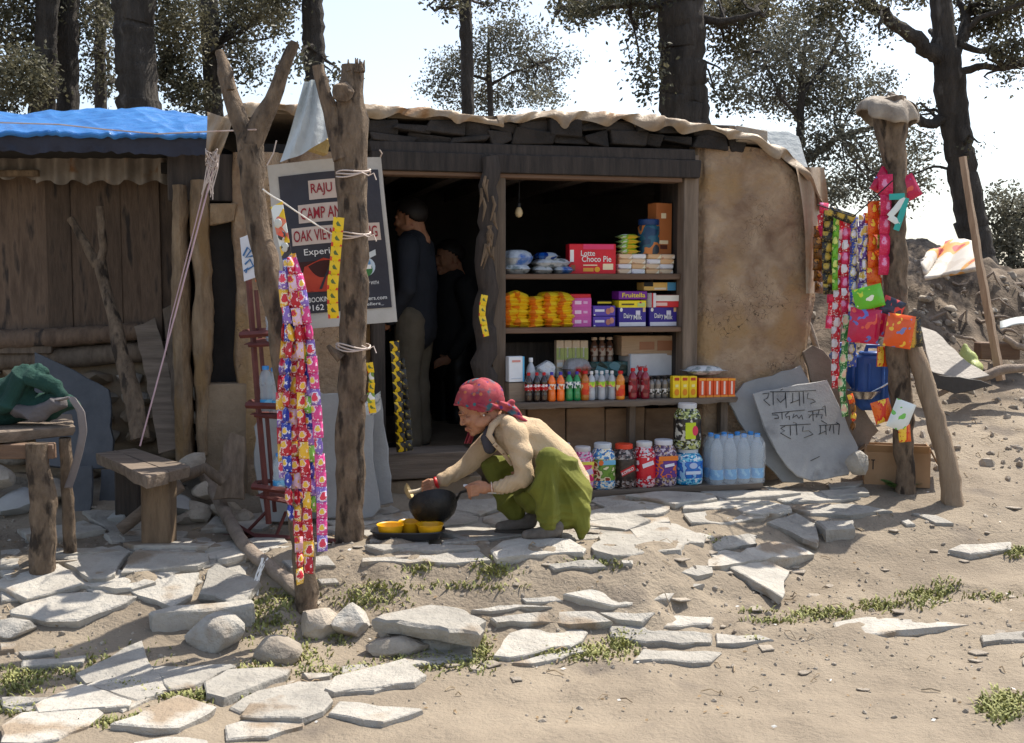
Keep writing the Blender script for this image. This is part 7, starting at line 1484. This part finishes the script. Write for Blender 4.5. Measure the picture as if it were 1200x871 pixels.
MB().box((-bw / 2 - .04, 0, bh - .03), (.006, .27, .12), 0, M=Matrix.Rotation(.9, 3, 'Y')).build('flap', CB, cbx); MB().box((bw / 2 + .035, 0, bh - .06), (.006, .27, .15), 0, M=Matrix.Rotation(-.5, 3, 'Y')).build('flap', CB, cbx); MB().box((0, -.17, bh + .0), (bw * .95, .006, .1), 0, M=Matrix.Rotation(.9, 3, 'X')).build('flap', CB, cbx)
for x in (-.185, -.15):
    MB().box((x, -.1445, .14), (.007, .002, .06), 0).build('print_mark', BLACK, cbx); MB().box((x, -.1445, .172), (.024, .002, .007), 0).build('print_mark', BLACK, cbx)
p = P(1012, 467, 7.45); bwl = thing('steel_bowl', 'shiny steel bowl behind the slanting brown slab', 'bowl', p); STL = plain('steel', (190, 192, 195), .22, .9)
MB().lathe([(0, 0), (.06, 0), (.11, .05), (.118, .055), (.108, .052), (.06, .008), (0, .008)], 24).build('bowl', STL, bwl); tag(MB().tube([p + Vector((.02, -.02, .03)), p + Vector((.1, -.05, .08)), p + Vector((.17, -.08, .13))], .006, 6).build('spoon', STL), 'steel spoon handle sticking out of the steel bowl', 'spoon')
# broad leaved plant at the post foot
pl = thing('plant', 'small broad leaved green plant at the foot of the capped post', 'plant', G(1054, 572)); LG = mat('broad leaf', (.04, .11, .03), (.12, .22, .06), rough=.5, rnd=.2, scale=20); gp = ROOTM[pl.name].translation
for k in range(17):
    a = R.random() * 6.28; l = R.uniform(.05, .1); d = Vector((math.cos(a), math.sin(a) * .8, R.uniform(.15, .9))).normalized(); sd = d.cross(Vector((0, 0, 1))).normalized(); b = Vector((R.uniform(-.07, .07), R.uniform(-.08, .0), .01)); mb = MB()
    mb.grid(lambda s, t: b + d * (l * t * 1.3) + sd * ((s - .5) * l * 1.0 * math.sin(PI * min(1, t * .93 + .04)) ** .8) + Vector((0, 0, -.35 * l * t * t + .15 * l * abs(s - .5))), 4, 6); mb.build('leaf', LG if k != 3 else YB, pl)

# ------------------------------------------------------------------ stake, sack and rubbish on the bank
q, r = pxlog([(1128, 184, 9), (1148, 310, 10), (1173, 446, 11)], 9.0, [.2, .1, 0]); st = log(None, q, r, LWOOD, n=4, wob=.02, jit=.02).build('wooden_stake', mat('stake wood', (.25, .17, .11), (.4, .29, .2), stretch=(6, 6, .6), rnd=0)); tag(st, 'tall thin squared stake leaning on the earth bank', 'stake')
o = MB().grid(lambda s, t: P(1078 + 66 * s + 6 * t, 305 - 22 * math.sin(s * 2.2) * (1 - t) + 24 * t * (1 - .5 * s), 10.4 + .3 * math.sin(s * 3 + t) - .5 * t + .04 * math.sin(s * 17 + t * 9)), 26, 14).build('sack', P_('sack print', (190, 182, 168), (212, 205, 194), (200, 190, 178), (208, 200, 190), (205, 198, 186), (214, 160, 90), (190, 90, 90), scale=2.2, vor=False, rough=.7)); solid(o, .03); tag(o, 'white and orange plastic sack lying on the earth bank', 'sack')
GB = mat('green bag', (.35, .4, .12), (.5, .55, .2), rough=.4, bump=.6, bscale=20, rnd=0); mb = MB(); mb.cap([P(1134, 436, 9.1), P(1133, 420, 9.1), P(1131, 405, 9.1)], [.09, .08, .03]); mb.sph(P(1140, 432, 9.05), (.08, .07, .07))
tag(remesh(mb, .012, 3, fn=lambda co, no: co + no * (.03 * fbm(co[:, 0] * 9, co[:, 2] * 9, 3, 4))[:, None]).build('plastic_bag', GB, ang=180), 'yellow green plastic bag standing on the rubbish heap', 'bag')
lean('metal_sheet', 'long pale metal sheet sliding down the heap behind the prop', 'metal sheet', [(1078, 382), (1096, 388), (1135, 425), (1160, 440), (1130, 446), (1090, 436)], lambda x, y: 9.2 - (y - 380) * .008, .02, mat('grey sheet', (.22, .195, .165), (.34, .30, .255), rough=.6, rnd=0))
lean('roofing_sheet', 'dark curved roofing sheet under the pale metal sheet', 'metal sheet', [(1080, 430), (1100, 440), (1150, 446), (1165, 452), (1120, 462), (1084, 452)], lambda x, y: 8.6, .03, mat('black sheet', (.03, .028, .027), (.06, .055, .05), rough=.6, rnd=0))
o = MB().box(P(1168, 411, 9.6), (.32, .2, .14), .008, M=Matrix.Rotation(-.1, 3, 'Z')).build('wooden_crate', SHELFW); tag(o, 'low brown wooden crate on the bank right of the stake', 'crate')
o = MB().grid(lambda s, t: P(1172 + 60 * s, 378 + 8 * t - 6 * math.sin(s * 3), 10 - .5 * t + .05 * math.sin(s * 9)), 10, 6).build('plastic_sheet', TARPG); solid(o, .01); tag(o, 'pale sheet lying on the bank at the right edge', 'plastic sheet')
for px, lab in (([(1108, 452, 12), (1140, 445, 12), (1180, 432, 11), (1215, 430, 9)], 'grey log lying at the foot of the bank'), ([(945, 372, 6), (955, 400, 7), (962, 425, 6)], 'thin grey stick leaning behind the shop corner'), ([(1176, 395, 7), (1190, 405, 8), (1215, 412, 7)], 'short log beside the brown crate'), ([(1085, 470, 6), (1120, 452, 6), (1160, 448, 5)], 'thin stick lying before the rubbish heap')):
    logthing('log', lab, px, 8.8 if 'foot' in lab or 'thin stick' in lab else 9.4, None, mat('grey branch', (.2, .155, .12), (.36, .29, .23), rnd=0), 'log')
for i in range(26):
    x, y = R.uniform(1075, 1210), R.uniform(318, 400); p = G(x, y); s = R.uniform(.03, .085)
    if i < 9: rock(p, (s, s * .8, s * .6), 2, 90 + i, .25).build('bank_stone', ROCK, ground, world=True, ang=40)
    else:
        a = R.uniform(-.5, 2.5); l = R.uniform(.2, .6); log('root', [p, p + Vector((math.cos(a) * l * .5, -.05, math.sin(a) * l * .2 - .02)), p + Vector((math.cos(a) * l, -.05, -.15 * l))], [.02, .014, .005], mat('grey branch', (.2, .155, .12), (.36, .29, .23), rnd=0), ground, n=6, wob=.4)
